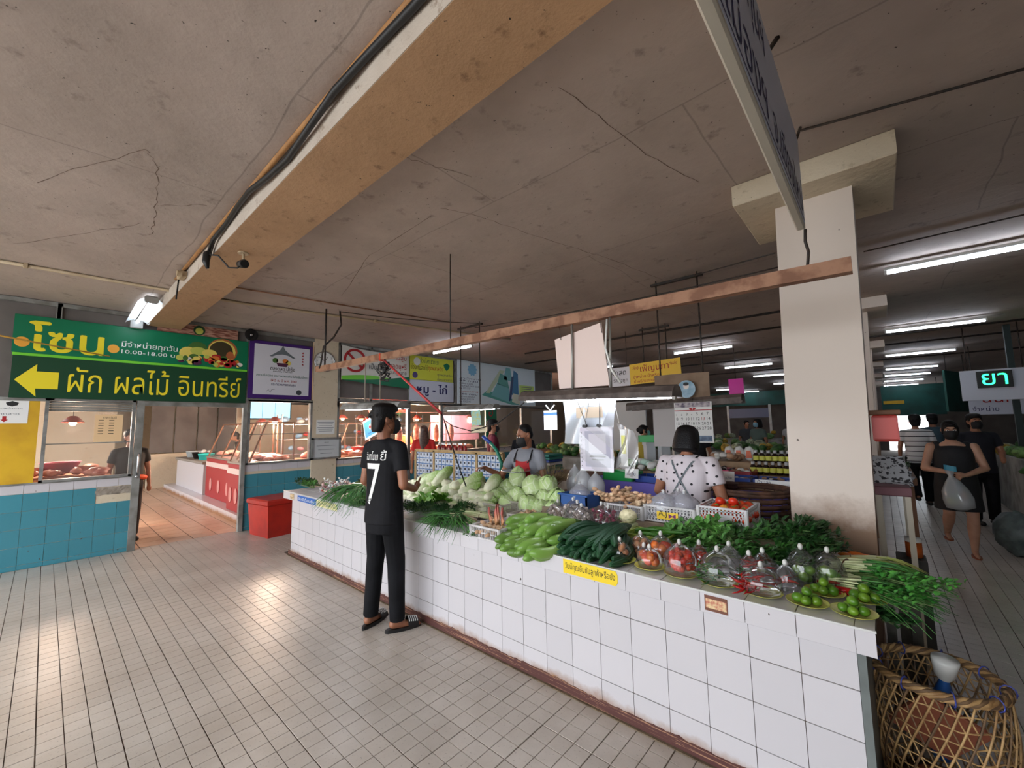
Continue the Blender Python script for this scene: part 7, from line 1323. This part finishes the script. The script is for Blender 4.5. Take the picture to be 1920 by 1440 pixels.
t = simple('rear_shelf', 'narrow ledge behind the counter that carries bags and the grass bundle', 'shelf', (-.5, 1.4, .8)); MB().bbox(-.72, -.10, 1.24, 1.70, .85, .885, .004).build('shelf_board', BRN, t)
for x in (-.69, -.13): MB().box(x-.025, x+.025, 1.62, 1.68, 0, .85).build('leg', BRN, t); MB().box(x-.025, x+.025, 1.25, 1.31, 0, .85).build('leg', BRN, t)
for i, (x, y, h_) in enumerate(((-.46, 1.5, .30), (-.34, 1.46, .28), (-.22, 1.5, .24))): bag((x, y, .887), .09, h_, 'white carrier bag with handles on the ledge right of the grass, %s' % ORD[i], 60+i, fm=film('white_bag_film', (225, 228, 232), .55, .25))
t = simple('lime_bucket', 'small white bucket with a lime lid among the carrier bags', 'bucket', (-.55, 1.62, .887)); MB(trm(-.55, 1.62, .887)).lathe([(0, 0), (.055, 0), (.065, .16), (0, .16)], 18).build('bucket', whitep, t, True); MB(trm(-.55, 1.62, 1.047)).lathe([(.068, 0), (.07, .02), (0, .022)], 18).build('lid', pm_('lid_lime', (120, 190, 80)), t, True)
# notice board with product cards, bottles standing behind it
t = simple('card_board', 'low wooden board of small product cards behind the napa stack', 'board', (-2.9, 1.95, 0)); wood = M('pale_wood', (190, 160, 112), .7, col2=(166, 134, 90), scale=10); MB().bbox(-3.86, -1.92, 1.95, 1.97, .55, 1.22, .003).build('panel', pm_('board_blue', (60, 110, 170)), t)
mb = MB(); mb.bbox(-3.88, -1.90, 1.935, 1.985, 1.19, 1.235, .003)
for x in (-3.87, -3.38, -2.89, -2.40, -1.91): mb.bbox(x-.02, x+.02, 1.935, 1.985, 0, 1.22, .003)
mb.build('frame', wood, t); cardm = MB(frame((0, 0, 0), (1, 0, 0), (0, 0, 1))).prism(rect(.075, .075), 0, .002).mesh('product_card', [M('card_white', (206, 212, 222), .6)]); dotm = MB(frame((0, 0, 0), (1, 0, 0), (0, 0, 1))).prism(rect(.026, .03), 0, .002).mesh('product_card', [pm_('card_dark', (40, 40, 52))])
for b_ in range(4):
    for i in range(5):
        for j in range(6): x, z = -3.845+.49*b_+.088*i, 1.105-.088*j; o = inst(cardm, 'product_card', (x, 1.947, z), (0, rb.uniform(-.04, .04), 0), 1, parent=None); o.parent = t; o.location = Vector((x, 1.947, z))-t.location; o2 = inst(dotm, 'product_picture', (.02, -.002, .03), (0, 0, 0), rb.uniform(.8, 1.3)); o2.parent = o
shelf = simple('bottle_shelf', 'plain shelf behind the card board that carries red sauce bottles', 'shelf', (-3.6, 2.5, 0)); MB().bbox(-4.1, -3.1, 2.4, 2.75, 1.12, 1.15, .004).build('shelf_board', wood, shelf)
for x in (-4.05, -3.15): MB().box(x-.025, x+.025, 2.45, 2.7, 0, 1.12).build('leg', wood, shelf)
redb = MB().lathe([(0, 0), (.03, 0), (.032, .01), (.032, .09), (.014, .12), (.014, .13)], 12).mesh('glass_body', [M('sauce_red', (120, 24, 22), .2)], True); wcap = MB().lathe([(.016, .125), (.018, .13), (.018, .16), (0, .161)], 10).mesh('cap', [whitep], True)
for i in range(10):
    t = T('red_sauce_bottle', 'red sauce bottle with white cap, %s from the left beside the red shirt' % ORD[i], 'bottle', (-3.98+.075*i, 2.52+.02*(i % 2), 1.15), 0, 'red sauce bottles'); link(bpy.data.objects.new('glass_body', redb), t); link(bpy.data.objects.new('cap', wcap), t)
# blue and green hose by the vendor
t = T('garden_hose', 'thick green and blue curved hose rising beside the vendor', 'hose', (-1.6, 1.5, .9)); MB().tube([(-1.75, 1.75, .02), (-1.70, 1.70, .4), (-1.62, 1.6, .70), (-1.56, 1.55, .95), (-1.52, 1.52, 1.15), (-1.60, 1.52, 1.30), (-1.72, 1.54, 1.38)], .022, 10).build('hose', M('hose_green', (20, 120, 96), .35), t, True); MB().tube([(-1.72, 1.54, 1.38), (-1.86, 1.55, 1.46)], .024, 10).build('nozzle', BL, t, True)
# ================================================================= left: red cool box, meat hall behind the wall
t = simple('cool_box', 'red plastic cool box with a lid beside the doorway', 'cool box', (-5.2, .2, 0)); X = trm(-5.22, .30, 0) @ rotm(0, 0, .15)
mb = MB(X); b0, b1 = [(-.27, -.24), (.27, -.24), (.27, .24), (-.27, .24)], [(-.30, -.27), (.30, -.27), (.30, .27), (-.30, .27)]; mb.add([(x, y, 0) for x, y in b0]+[(x, y, .46) for x, y in b1], [(3, 2, 1, 0), (0, 1, 5, 4), (1, 2, 6, 5), (2, 3, 7, 6), (3, 0, 4, 7), (4, 5, 6, 7)]); mb.build('box', redp, t); MB(X).bbox(-.315, .315, -.285, .285, .46, .55, .02).build('lid', redp, t)
MEAT = M('meat_pink', (226, 164, 146), .45, col2=(196, 104, 92), scale=14); bulbm = lamp_mat('warm_bulb', (255, 206, 150), 30); bulbm.cycles.emission_sampling = 'NONE'; shadem = pm_('lamp_shade', (150, 60, 44))
def warm_lamp(label, x, y, z, e=60):
    t = T('pendant_lamp', label, 'lamp', (x, y, z), 0, 'warm lamps over the meat counters'); MB(trm(x, y, z)).lathe([(.03, .10), (.05, .09), (.13, 0), (.125, 0), (.045, .08), (0, .09)], 18).build('shade', shadem, t, True); MB(trm(x, y, z)).ell((0, 0, .0), (.045, .045, .05), None, 10, 8).build('bulb', bulbm, t, True); wire(t, [(x, y, z+.10), (x, y, ZC)], .004, dark, 'cord')
    l = bpy.data.lights.new('bulb_light', 'POINT'); l.energy = e; l.color = (1, .74, .56); l.shadow_soft_size = .07; q = bpy.data.objects.new('bulb_light', l); link(q, t); q.location = (0, 0, -.09)
for i, (x, y, z, e) in enumerate(((-7.2, .9, 1.75, 90), (-8.6, 1.1, 1.75, 90), (-6.9, 2.6, 1.8, 110), (-7.0, 4.2, 1.8, 120), (-7.2, -1.9, 1.75, 45), (-7.4, 6.4, 1.85, 90))): warm_lamp('warm pendant lamp in the meat hall, %s from the doorway' % ORD[i], x, y, z, e)
for i, (x, y) in enumerate(((-9.5, -.6), (-8.4, 2.6), (-8.0, 5.5))): tube_light('ceiling_tube_lamp', 'lit tube in the meat hall, %s from the front' % ORD[i], (x-.6, y, 3.12), (x+.6, y, 3.12), .016, tubefar)
def meat_counter(label, x0, x1, y0, y1, mat, case=True):
    t = simple('meat_counter', label, 'counter', ((x0+x1)/2, y0, 0)); MB().bbox(x0, x1, y0, y1, .14 if y0 < 1 else 0, .98, .01).build('body', mat, t); MB().bbox(x0-.01, x1+.01, y0-.015, y1, .98, 1.02, .005).build('top_rim', steel, t); MB().box(x0, x1, y0-.012, y0-.002, .80, .90).build('white_band', pm_('band_white', (214, 196, 190)), t)
    for i in range(3): a = MB(frame((x0+(x1-x0)*(.2+.28*i), y0-.006, .42), (1, 0, 0), (0, 0, 1))); a.prism(disc(.09, 14, sy=1.5), 0, .004); a.build('meat_print', pm_('print_meat', (206, 140, 136)), t)
    if case:
        fr_ = MB()
        for x in (x0+.05, (x0+x1)/2, x1-.05): fr_.tube([(x, y0+.02, 1.02), (x, y0+.28, 1.72), (x, y1-.05, 1.72), (x, y1-.05, 1.02)], .016, 6)
        fr_.tube([(x0+.05, y0+.28, 1.72), (x1-.05, y0+.28, 1.72)], .016, 6); fr_.build('case_frame', M('case_bronze', (120, 86, 66), .4, .4), t); MB().add([(x0+.05, y0+.02, 1.02), (x1-.05, y0+.02, 1.02), (x1-.05, y0+.28, 1.72), (x0+.05, y0+.28, 1.72)], [(0, 1, 2, 3)]).build('case_glass', film('case_glass_film', (220, 220, 220), .05, .04), t)
    return t
redf = M('red_counter', (158, 30, 40), .4); meat_counter('red fronted meat counter nearest the doorway', -7.3, -6.15, .16, .95, redf); meat_counter('red fronted meat counter with a glass case deeper in the hall', -9.6, -7.4, .32, 1.1, redf)
for i in range(34): inst(MB().ell((0, 0, 0), (.11, .07, .045), None, 9, 7, lambda u: 1+.25*noise.noise((u[0]*2, u[1]*2+i, u[2]*2))).mesh('meat_cut', [MEAT], True), 'meat_cut', (rb.uniform(-9.4, -6.3), rb.uniform(.45, .85), 1.06+.03*rb.random()), (0, 0, rb.uniform(0, 6)), rb.uniform(.8, 1.3), 'pink meat cut lying on the red fronted counters', 'meat', 'meat on the red counters')
t = simple('tiled_work_counter', 'white tiled work counter with grey slab inside the doorway', 'counter', (-11.4, .5, 0)); MB().bbox(-12.6, -9.75, .3, 1.2, .14, .82, .006).build('body', tile_w, t); MB().bbox(-12.65, -9.70, .26, 1.2, .82, .88, .01).build('slab', M('grey_slab', (140, 132, 122), .7), t)
struct('trim_2', MB().bbox(-13, -6.1, .10, 1.25, .0, .14, .006), tile_w)
for lb, x, y, z, r, h_, c in (('black tub of wrapped meat on the work counter', -11.2, .6, .88, .26, .16, (26, 22, 22)), ('turquoise basket beside the black tub', -10.5, .5, .88, .17, .15, (60, 200, 196)), ('blue bowl behind the turquoise basket', -10.2, .85, .88, .15, .12, (40, 100, 190)), ('white bag bundle on the work counter', -12.2, .6, .88, .2, .16, (206, 216, 220))):
    t = simple('tub', lb, 'tub', (x, y, z)); MB(trm(x, y, z)).lathe([(0, .0), (r*.8, 0), (r, h_), (r*1.04, h_), (r*.98, h_-.01), (r*.78, .02), (0, .02)], 20).build('tub', pm_('tub_%d' % c[1], c), t, True)
packets('white wrapped parcel in the black tub', 'parcel', 9, -11.35, -11.05, .5, .7, .98, .06, [wh], 'parcels in the black tub', 'parcel')
# tables with meat right behind the windows
meatb = M('chopping_wood', (176, 120, 84), .7)
for lb, x0, x1, y0, y1, n in (('butcher table behind the window right of the doorway', -7.2, -6.05, 1.3, 2.9, 40), ('butcher table behind the wide window', -7.2, -6.05, 3.2, 5.6, 40), ('butcher bench behind the first window', -7.3, -6.05, -3.2, -1.5, 30)):
    t = simple('butcher_table', lb, 'table', ((x0+x1)/2, (y0+y1)/2, 0)); MB().bbox(x0, x1, y0, y1, .93, 1.0, .01).build('table_top', meatb, t)
    for x in (x0+.06, x1-.06):
        for y in (y0+.06, y1-.06): MB().box(x-.03, x+.03, y-.03, y+.03, 0, .93).build('leg', meatb, t)
    for i in range(n): inst(MB().ell((0, 0, 0), (.10, .06, .045), None, 9, 7, lambda u: 1+.3*noise.noise((u[0]*2, u[1]*2+i, u[2]*2))).mesh('meat_cut', [MEAT], True), 'meat_cut', (rb.uniform(x0+.1, x1-.1), rb.uniform(y0+.1, y1-.1), 1.05+.04*rb.random()), (0, rb.uniform(-.3, .3), rb.uniform(0, 6)), rb.uniform(.8, 1.4), 'pink meat cut on the %s' % lb, 'meat', 'meat on the %s' % lb)
for lb, x, y, c in (('pink basin on the bench behind the first window', -6.6, -2.0, (220, 110, 140)), ('coral basin on the table right of the doorway', -6.4, 1.5, (230, 110, 80)), ('red basin on the butcher table', -6.5, 2.4, (200, 50, 50))): t = simple('basin', lb, 'basin', (x, y, 1.0)); MB(trm(x, y, 1.06)).lathe([(0, 0), (.14, 0), (.2, .13), (.21, .135), (.19, .12), (.13, .02), (0, .02)], 20).build('basin', pm_('basin_%d' % c[2], c), t, True)
for i, y in enumerate((3.4, 3.9, 4.5, 5.0)):
    t = simple('hanging_meat', 'strip of hanging pork, %s from the left behind the wide window' % ORD[i], 'meat', (-6.6, y, 1.3), 'hanging pork strips'); MB(trm(-6.6, y, 1.25)).ell((0, 0, .18), (.06, .09, .22), None, 10, 8, lambda u: 1+.2*noise.noise((u[0]*3+i, u[1]*3, u[2]*3))).build('cut', MEAT, t, True); wire(t, [(-6.6, y, 1.6), (-6.6, y, 1.95)], .005, steel, 'hook')
t = simple('meat_rail', 'steel rail that carries the hanging pork', 'rail', (-6.6, 4.2, 1.95)); MB().tube([(-6.6, 3.0, ZC), (-6.6, 3.0, 1.96), (-6.6, 5.6, 1.96), (-6.6, 5.6, ZC)], .014, 8).build('rail', steel, t)
t = simple('red_menu_board', 'red illuminated style menu board above the meat counter', 'board', (-7.4, 3.6, 2.0)); MB().bbox(-7.5, -7.44, 3.1, 4.3, 1.98, 2.35, .01).build('panel', pm_('menu_red', (196, 64, 48)), t); flat([(0, .1), (.1, .22), (.3, .2), (.34, .08), (.1, .04)], MEAT, t, WF(3.3, 2.0, -7.438), name='meat_print'); wire(t, [(-7.47, 3.2, 2.35), (-7.47, 3.2, ZC)], .006, dark, 'hanger'); wire(t, [(-7.47, 4.2, 2.35), (-7.47, 4.2, ZC)], .006, dark, 'hanger')
t = simple('television', 'bright screen high on the back wall of the meat hall', 'television', (-12, 2.2, 2.0)); MB().bbox(-12.1, -12.05, 1.7, 3.0, 1.9, 2.6, .01).build('case', blackp, t); scr = lamp_mat('screen_glow', (150, 214, 240), 2.0); scr.cycles.emission_sampling = 'NONE'; MB().box(-12.049, -12.046, 1.74, 2.96, 1.94, 2.56).build('screen', scr, t); wire(t, [(-12.1, 2.3, 2.6), (-12.1, 2.3, ZC)], .02, dark, 'bracket')
mb = MB(); mb.box(-13.7, -13.5, -1.6, -.9, 0, ZC).box(-13.7, -13.5, -.2, .9, 0, .95).box(-13.7, -13.5, -.9, 5, 2.45, ZC).box(-13.7, -13.5, 1.9, 5, 0, ZC).box(-13.7, -13.5, -5, -1.6, 0, ZC); struct('wall_inner', mb, cream_pl)
for y0, y1 in ((-.2, .35), (.35, .9), (.9, 1.4), (1.4, 1.9)): window_ = MB().bbox(-13.62, -13.58, y0+.02, y1-.02, .97, 2.43, .004); WN[0] += 1; o = struct('window_%d' % WN[0], window_, greyp)
meat_counter('red fronted meat counter facing the wide windows', -9.4, -8.0, 2.6, 3.5, redf); meat_counter('red fronted meat counter far down the meat hall', -9.4, -7.8, 5.0, 5.9, redf)
stall_pink = pm_('pink_lit_display', (230, 170, 200))  # pink light of a lit display, put into the panel colour
t = simple('pink_lit_display', 'pink panel for a pink-lit display seen through the wide meat window', 'banner', (-8.5, 6.6, 1.2)); MB().bbox(-8.3, -8.26, 5.6, 7.6, 1.15, 1.95, .004).build('panel', stall_pink, t)
for y in (5.7, 7.5): MB().bbox(-8.3, -8.26, y-.02, y+.02, 0, 1.15, .003).build('post', whitep, t)
warm_lamp('warm pendant lamp over the counter facing the wide windows', -8.6, 3.0, 1.85, 70)
rack = simple('goods_rack', 'steel rack of wrapped goods deep in the meat hall', 'rack', (-10.2, 4.2, 0))
for z in (.9, 1.3, 1.7): MB().bbox(-10.4, -10.0, 2.0, 6.6, z, z+.03, .004).build('shelf', steel, rack)
for x in (-10.38, -10.02):
    for y in (2.03, 4.3, 6.57): MB().box(x-.015, x+.015, y-.015, y+.015, 0, 2.0).build('upright', steel, rack)
for z, nm_ in ((.93, 'lower'), (1.33, 'middle'), (1.73, 'upper')): packets('wrapped parcel on the %s shelf of the steel rack' % nm_, 'parcel', 22, -10.32, -10.08, 2.1, 6.5, z, .10, [wh, pm_('packet_pink', (226, 150, 150)), pm_('packet_sky', (150, 186, 216)), pm_('packet_red', (190, 60, 54))], 'parcels on the %s shelf' % nm_, 'parcel')
# ================================================================= right: woven basket, column clutter, aisle stalls
bam = M('bamboo', (186, 150, 100), .6, col2=(140, 104, 64), scale=16); bamd = M('dark_bamboo', (120, 92, 62), .7, col2=(84, 62, 42), scale=16)
BC = Vector((2.035, .46, 0)); Hh = .50
def br(z): return .188+.03*math.sin(z/Hh*PI*.8)
t = T('bamboo_basket', 'open weave round bamboo basket on the floor at the end of the counter', 'basket', BC)
for sg in (1, -1):
    for k in range(34):
        a0 = 2*PI*k/34; MB(trm(*BC)).tube([(br(z)*math.cos(a0+sg*z*1.9)*(1+.012*sg), br(z)*math.sin(a0+sg*z*1.9)*(1+.012*sg), z) for z in [Hh*q/10 for q in range(11)]], .0048, 4, True, .6).build('strip', bam if k % 3 else bamd, t, True)
for k in range(9): z = .03+k*.052; MB(trm(*BC)).tube([(br(z)*1.0*math.cos(2*PI*q/32), br(z)*math.sin(2*PI*q/32), z+.006*math.sin(q*1.9+k)) for q in range(33)], .0048, 4, True, .6).build('hoop', bam, t, True)
for k in range(7): MB(trm(*BC)).tube([((br(Hh)+.012*math.cos(q*1.3+k*.9))*math.cos(2*PI*q/40), (br(Hh)+.012*math.cos(q*1.3+k*.9))*math.sin(2*PI*q/40), Hh+.014*math.sin(q*1.3+k*.9)) for q in range(41)], .008, 5).build('rim_strand', bamd if k % 2 else bam, t, True)
for k in range(9): a = 2*PI*k/9; MB(trm(*BC)).tube([((br(Hh)+.024*math.cos(e))*math.cos(a), (br(Hh)+.024*math.cos(e))*math.sin(a), Hh+.026*math.sin(e)) for e in [2*PI*q/10 for q in range(11)]], .003, 4).build('blue_tie', pm_('tie_blue', (60, 70, 150)), t, True)
MB(trm(*BC)).prism(disc(.2, 24), .0, .012).build('base', bamd, t)
for lb, p, r_, c in (('green scrap at the bottom of the bamboo basket', (2.10, .40, .06), (.06, .06, .05), (40, 120, 50)), ('brown clay lump at the bottom of the bamboo basket', (1.98, .38, .08), (.07, .06, .07), (150, 100, 70))): thing('basket_scrap', MB().ell(p, r_, rotm(.2, .3, .4), 10, 8, lambda u: 1+.2*noise.noise((u[0]*2, u[1]*2, u[2]*2))), pm_('scrap_%d' % c[0]+str(c[1]), c, .7), lb, 'scrap', p, smooth=True)
thing('carton_piece', MB().obox((2.02, .42, .30), (.22, .02, .26), rotm(.5, .5, .2), .004), pm_('carton', (150, 84, 60), .8), 'brown carton piece leaning inside the bamboo basket', 'cardboard', (2.02, .42, .2))
t = T('white_bottle', 'blue bottle with a white cap standing in the bamboo basket', 'bottle', (2.06, .53, .013)); X = trm(2.03, .58, .10) @ rotm(.1, .1, 0); MB(X).lathe([(0, 0), (.035, 0), (.037, .02), (.037, .28), (.018, .34), (.018, .36)], 16).build('bottle_body', pm_('bottle_blue', (40, 90, 160), .3), t, True); MB(X).lathe([(.02, .35), (.034, .37), (.046, .43), (.046, .445), (0, .445)], 16).build('cap', whitep, t, True)
t = T('metal_tub', 'grey blue rim of a metal tub at the bottom edge beside the counter', 'tub', (1.93, -.02, 0)); MB(trm(1.955, .08, 0)).lathe([(0, 0), (.09, 0), (.11, .2), (.115, .2), (.105, .19), (.085, .01), (0, .01)], 28).build('tub', M('tub_slate', (84, 104, 124), .35, .4), t, True)
# plank and posts behind the right end of the counter
for i, (x, y, c) in enumerate(((1.90, .95, (104, 100, 92)), (1.955, 1.05, (84, 76, 66)), (2.0, .9, (70, 66, 58)))): thing('leaning_board', MB().bbox(x-.02, x+.02, y-.04, y+.05, 0, .70+.04*i, .003), M('board_%d' % i, c, .8, col2=tuple(v*.7 for v in c), scale=12), 'narrow grey board standing behind the counter end, %s from the left' % ORD[i], 'board', (x, y, 0), 'boards behind the counter end')
t = simple('red_box', 'red plastic box fixed to the side of the column', 'box', (2.0, 1.4, 1.46)); MB().bbox(1.90, 2.025, 1.36, 1.56, 1.455, 1.625, .012).build('box', M('faded_red', (206, 74, 66), .45), t); MB().bbox(1.885, 2.04, 1.345, 1.575, 1.625, 1.655, .004).build('lid', BRN, t)
MB().bbox(1.905, 2.02, 1.352, 1.36, 1.47, 1.61, .004).build('front_panel', M('faded_red', (206, 74, 66), .45), t)
t = simple('side_table', 'cluttered narrow table with newspapers against the column side', 'table', (2.0, 1.9, 0)); MB().bbox(1.87, 2.06, 1.66, 2.3, 1.08, 1.14, .006).build('table_top', M('maroon_slab', (120, 76, 84), .6), t)
for x in (1.89, 2.04):
    for y in (1.70, 2.26): MB().box(x-.015, x+.015, y-.015, y+.015, 0, 1.08).build('leg', pm_('leg_cream', (190, 180, 160)), t)
for i in range(5): thing('newspaper', MB(trm(1.97, 1.95, 1.145+.012*i) @ rotm(.1+.16*i, 0, .1*i-.2)).box(-.1, .1, -.10, .18, 0, .008), M('newsprint', (196, 200, 206), .8, col2=(60, 60, 66), scale=34, lo=.52, hi=.56), 'printed newspaper, %s from the bottom of the pile by the column' % ORD[i], 'newspaper', (1.97, 1.95, 1.145), 'newspaper pile')
herb((1.90, 2.5, 1.145), .9, 'dark leafy bunch lying beside the newspapers', 'aisle herbs', dark_m, 160, .22, .045, .012, .08, .06, 91)
t = simple('herb_table', 'low stall table at the aisle edge behind the column', 'table', (1.9, 2.9, 0)); MB().bbox(1.55, 2.12, 2.34, 3.6, 1.08, 1.14, .006).build('table_top', BRN, t)
for x in (1.6, 2.08):
    for y in (2.4, 3.55): MB().box(x-.02, x+.02, y-.02, y+.02, 0, 1.08).build('leg', BRN, t)
t = simple('jar', 'clear jar with orange contents and white lid at the foot of the side table', 'jar', (2.04, 1.9, .62)); MB(trm(2.05, 2.0, .62)).lathe([(0, 0), (.045, 0), (.045, .10), (.0, .10)], 16).build('contents', pm_('orange_tea', (190, 90, 30)), t, True); MB(trm(2.05, 2.0, .725)).lathe([(.047, 0), (.047, .025), (0, .026)], 16).build('lid', whitep, t, True)
t = simple('plinth', 'dark grey plinth block under the orange jar', 'block', (2.03, 2.0, 0)); MB().bbox(1.95, 2.11, 1.9, 2.1, 0, .618, .006).build('block', pm_('plinth', (60, 58, 54), .8), t)
# stalls on the far side of the aisle
veg_far = [M('far_green_%d' % i, c, .6, col2=tuple(int(v*.6) for v in c), scale=20) for i, c in enumerate(((60, 110, 50), (110, 150, 80), (196, 206, 170), (206, 170, 60), (80, 130, 60)))]
def stall(label, x0, x1, y0, y1, z, mat, n, seed, grp, sz=.09):
    t = simple('market_stall', label, 'stall', ((x0+x1)/2, (y0+y1)/2, 0)); MB().bbox(x0, x1, y0, y1, 0, z, .01).build('counter', mat, t); r_ = random.Random(seed)
    mes = [MB().ell((0, 0, 0), (sz, sz*.8, sz*.65), None, 9, 7, lambda u, s=s: 1+.3*noise.noise((u[0]*2.2+s, u[1]*2.2, u[2]*2.2))).mesh('produce', [m], True) for s, m in enumerate(veg_far)]
    for i in range(n): u = r_.random(); q = r_.random(); inst(r_.choice(mes), 'produce', (x0+.06+(x1-x0-.12)*u, y0+.06+(y1-y0-.12)*q, z+sz*.5+sz*1.3*(1-abs(2*u-1))*r_.random()), (r_.uniform(-.4, .4), r_.uniform(-.4, .4), r_.uniform(0, 6)), r_.uniform(.7, 1.3), 'lump of produce heaped on the %s' % label, 'vegetable', grp)
conc = M('stall_concrete', (150, 150, 146), .8, col2=(116, 116, 112), scale=5)
stall('grey stall at the right edge of the aisle', 3.28, 4.6, 4.6, 6.6, .86, conc, 30, 1, 'produce, near right stall'); stall('grey stall farther up the right side of the aisle', 3.5, 5.2, 7.2, 10.5, .95, conc, 60, 2, 'produce, far right stall', .12); stall('low vegetable stall in the hall behind the sauce bottles', -2.6, .9, 7.6, 9.0, .95, conc, 75, 3, 'produce, middle hall stall', .11); stall('vegetable stall deep in the hall', -3, 1.2, 15.0, 16.5, .95, conc, 30, 4, 'produce, deep hall stall', .14); stall('stall of wrapped greens behind the vendor', -3.4, -1.9, 4.7, 5.6, .95, conc, 45, 5, 'produce behind the vendor', .09)
stall('stall of jars and red goods beyond the vendor', -5.2, -3.4, 6.2, 7.4, .95, BRN, 30, 6, 'goods beyond the vendor', .09)
t = simple('green_colander', 'bright green colander on the right edge stall', 'basket', (3.5, 4.9, .86)); MB(trm(3.52, 4.85, 1.0)).lathe([(0, 0), (.16, 0), (.28, .2), (.30, .2), (.27, .18), (.15, .02), (0, .02)], 20).build('colander', pm_('bright_green', (70, 220, 50)), t, True)
thing('sack', MB(trm(3.03, 5.4, 0)).ell((0, 0, .28), (.19, .24, .28), None, 18, 14, lambda u: (1+.22*noise.noise((u[0]*3, u[1]*3, u[2]*3)))*(1-.25*max(0, u[2]))), M('sack_plastic', (96, 106, 106), .45, col2=(60, 72, 70), scale=9, bump=.6, bscale=14), 'grey plastic sack standing on the floor by the right stall', 'sack', (3.03, 5.4, 0), smooth=True)
dgreen = M('dark_green_awning', (18, 84, 76), .6, col2=(14, 66, 60), scale=2)
for lb, x0, x1, y, z0, z1 in (('dark green board hung across the aisle end', 2.05, 3.95, 21.6, 1.75, 3.0), ('long dark green board along the far left of the hall', -7.0, .2, 23.2, 2.45, 3.2)):
    t = simple('green_board', lb, 'board', (x0, y, z0)); MB().bbox(x0, x1, y, y+.04, z0, z1, .005).build('panel', dgreen, t)
    for x in (x0+.2, x1-.2): wire(t, [(x, y+.02, z1), (x, y+.02, ZC)], .01, dark, 'hanger')
t = simple('yellow_strip', 'small yellow strip on the green board at the aisle end', 'sign', (2.1, 21.59, 2.2)); MB().bbox(2.1, 2.75, 21.575, 21.598, 2.22, 2.36, .002).build('strip', yel, t)
t = simple('green_flap', 'dark green hanging flap at an angle beside the pharmacy sign', 'board', (3.4, 13, 1.75)); MB(trm(3.45, 13, 1.75) @ rotm(0, 0, 1.25)).bbox(-.9, .9, -.02, .02, 0, 1.0, .004).build('flap', dgreen, t)
for q in (-.7, .7): wire(t, [(3.45+q*.31, 13+q*.95, 2.74), (3.45+q*.31, 13+q*.95, ZC)], .01, dark, 'hanger')
t = simple('pharmacy_sign', 'black sign with glowing green letters at the right edge', 'sign', (3.5, 8.9, 2.1)); MB().bbox(3.30, 3.72, 8.93, 8.96, 2.12, 2.42, .004).build('panel', blackp, t); MB().bbox(3.1, 3.95, 8.97, 9.0, 1.9, 2.45, .004).build('white_backing', pm_('white_backing', (190, 196, 210)), t); gl = lamp_mat('green_led', (40, 255, 130), 3.0); gl.cycles.emission_sampling = 'NONE'; text('ยา', gl, t, frame((3.36, 8.925, 2.17), (1, 0, 0), (0, 0, 1)), width=.30, height=.2)
for x in (3.2, 3.85): wire(t, [(x, 8.98, 2.45), (x, 8.98, ZC)], .01, dark, 'hanger')
t = simple('white_shop_sign', 'white shop sign with red and violet lettering behind the pharmacy sign', 'sign', (3.9, 12, 1.6)); MB().bbox(3.5, 4.6, 12.0, 12.03, 1.66, 2.22, .004).build('panel', pm_('white_sign', (206, 210, 226)), t); text('นันท์', inkred, t, frame((3.72, 11.996, 1.93), (1, 0, 0), (0, 0, 1)), width=.5); text('จำหน่าย', inkblue, t, frame((3.55, 11.996, 1.74), (1, 0, 0), (0, 0, 1)), width=.4)
for x in (3.6, 4.5): wire(t, [(x, 12.01, 2.22), (x, 12.01, ZC)], .01, dark, 'hanger')
t = simple('stall_post', 'dark green steel post at the right edge of the picture', 'post', (3.76, 9.2, 0)); MB().bbox(3.72, 3.80, 9.15, 9.23, .0, ZC, .006).build('post', M('post_dark', (22, 40, 40), .6), t)
t = simple('hall_partition', 'pale blue grey partition panel deep in the hall', 'partition', (-2.2, 18, 0)); MB().bbox(-3.1, -1.5, 18, 18.05, 1.75, 2.15, .004).build('panel', pm_('panel_slate', (110, 116, 150)), t)
for x in (-3.1, -1.5): MB().bbox(x-.04, x+.04, 17.98, 18.06, 0, 2.3, .004).build('post', whitep, t)
for i, (x, y, c) in enumerate(((-2.6, 6.8, (170, 176, 180)), (-4.4, 9.8, (120, 126, 132)))): t = simple('hall_screen', 'tall grey stall screen in the hall, %s' % ('near', 'far')[i], 'partition', (x, y, 0)); MB().bbox(x-.6, x+.6, y, y+.05, 0, 2.1, .005).build('screen', pm_('screen_%d' % i, c, .7), t)
t = simple('magenta_sign', 'small magenta sign hung deep in the hall', 'sign', (.0, 8, 2.1)); MB().bbox(-.55, -.25, 8.0, 8.02, 2.1, 2.55, .004).build('panel', pm_('magenta', (200, 40, 150)), t); wire(t, [(-.4, 8.01, 2.55), (-.4, 8.01, ZC)], .006, dark, 'hanger')
t = simple('blue_banner', 'pale blue drinks banner beyond the folder', 'banner', (-1.2, 7, 1.3)); MB().bbox(-1.55, -.75, 7.0, 7.02, 1.5, 1.85, .003).build('panel', M('banner_blue', (120, 190, 226), .5, col2=(206, 226, 236), scale=3), t)
for x in (-1.5, -.8): MB().bbox(x-.02, x+.02, 7.0, 7.03, 0, 1.5, .003).build('post', whitep, t)
bpy.data.scenes.remove(BENCH)
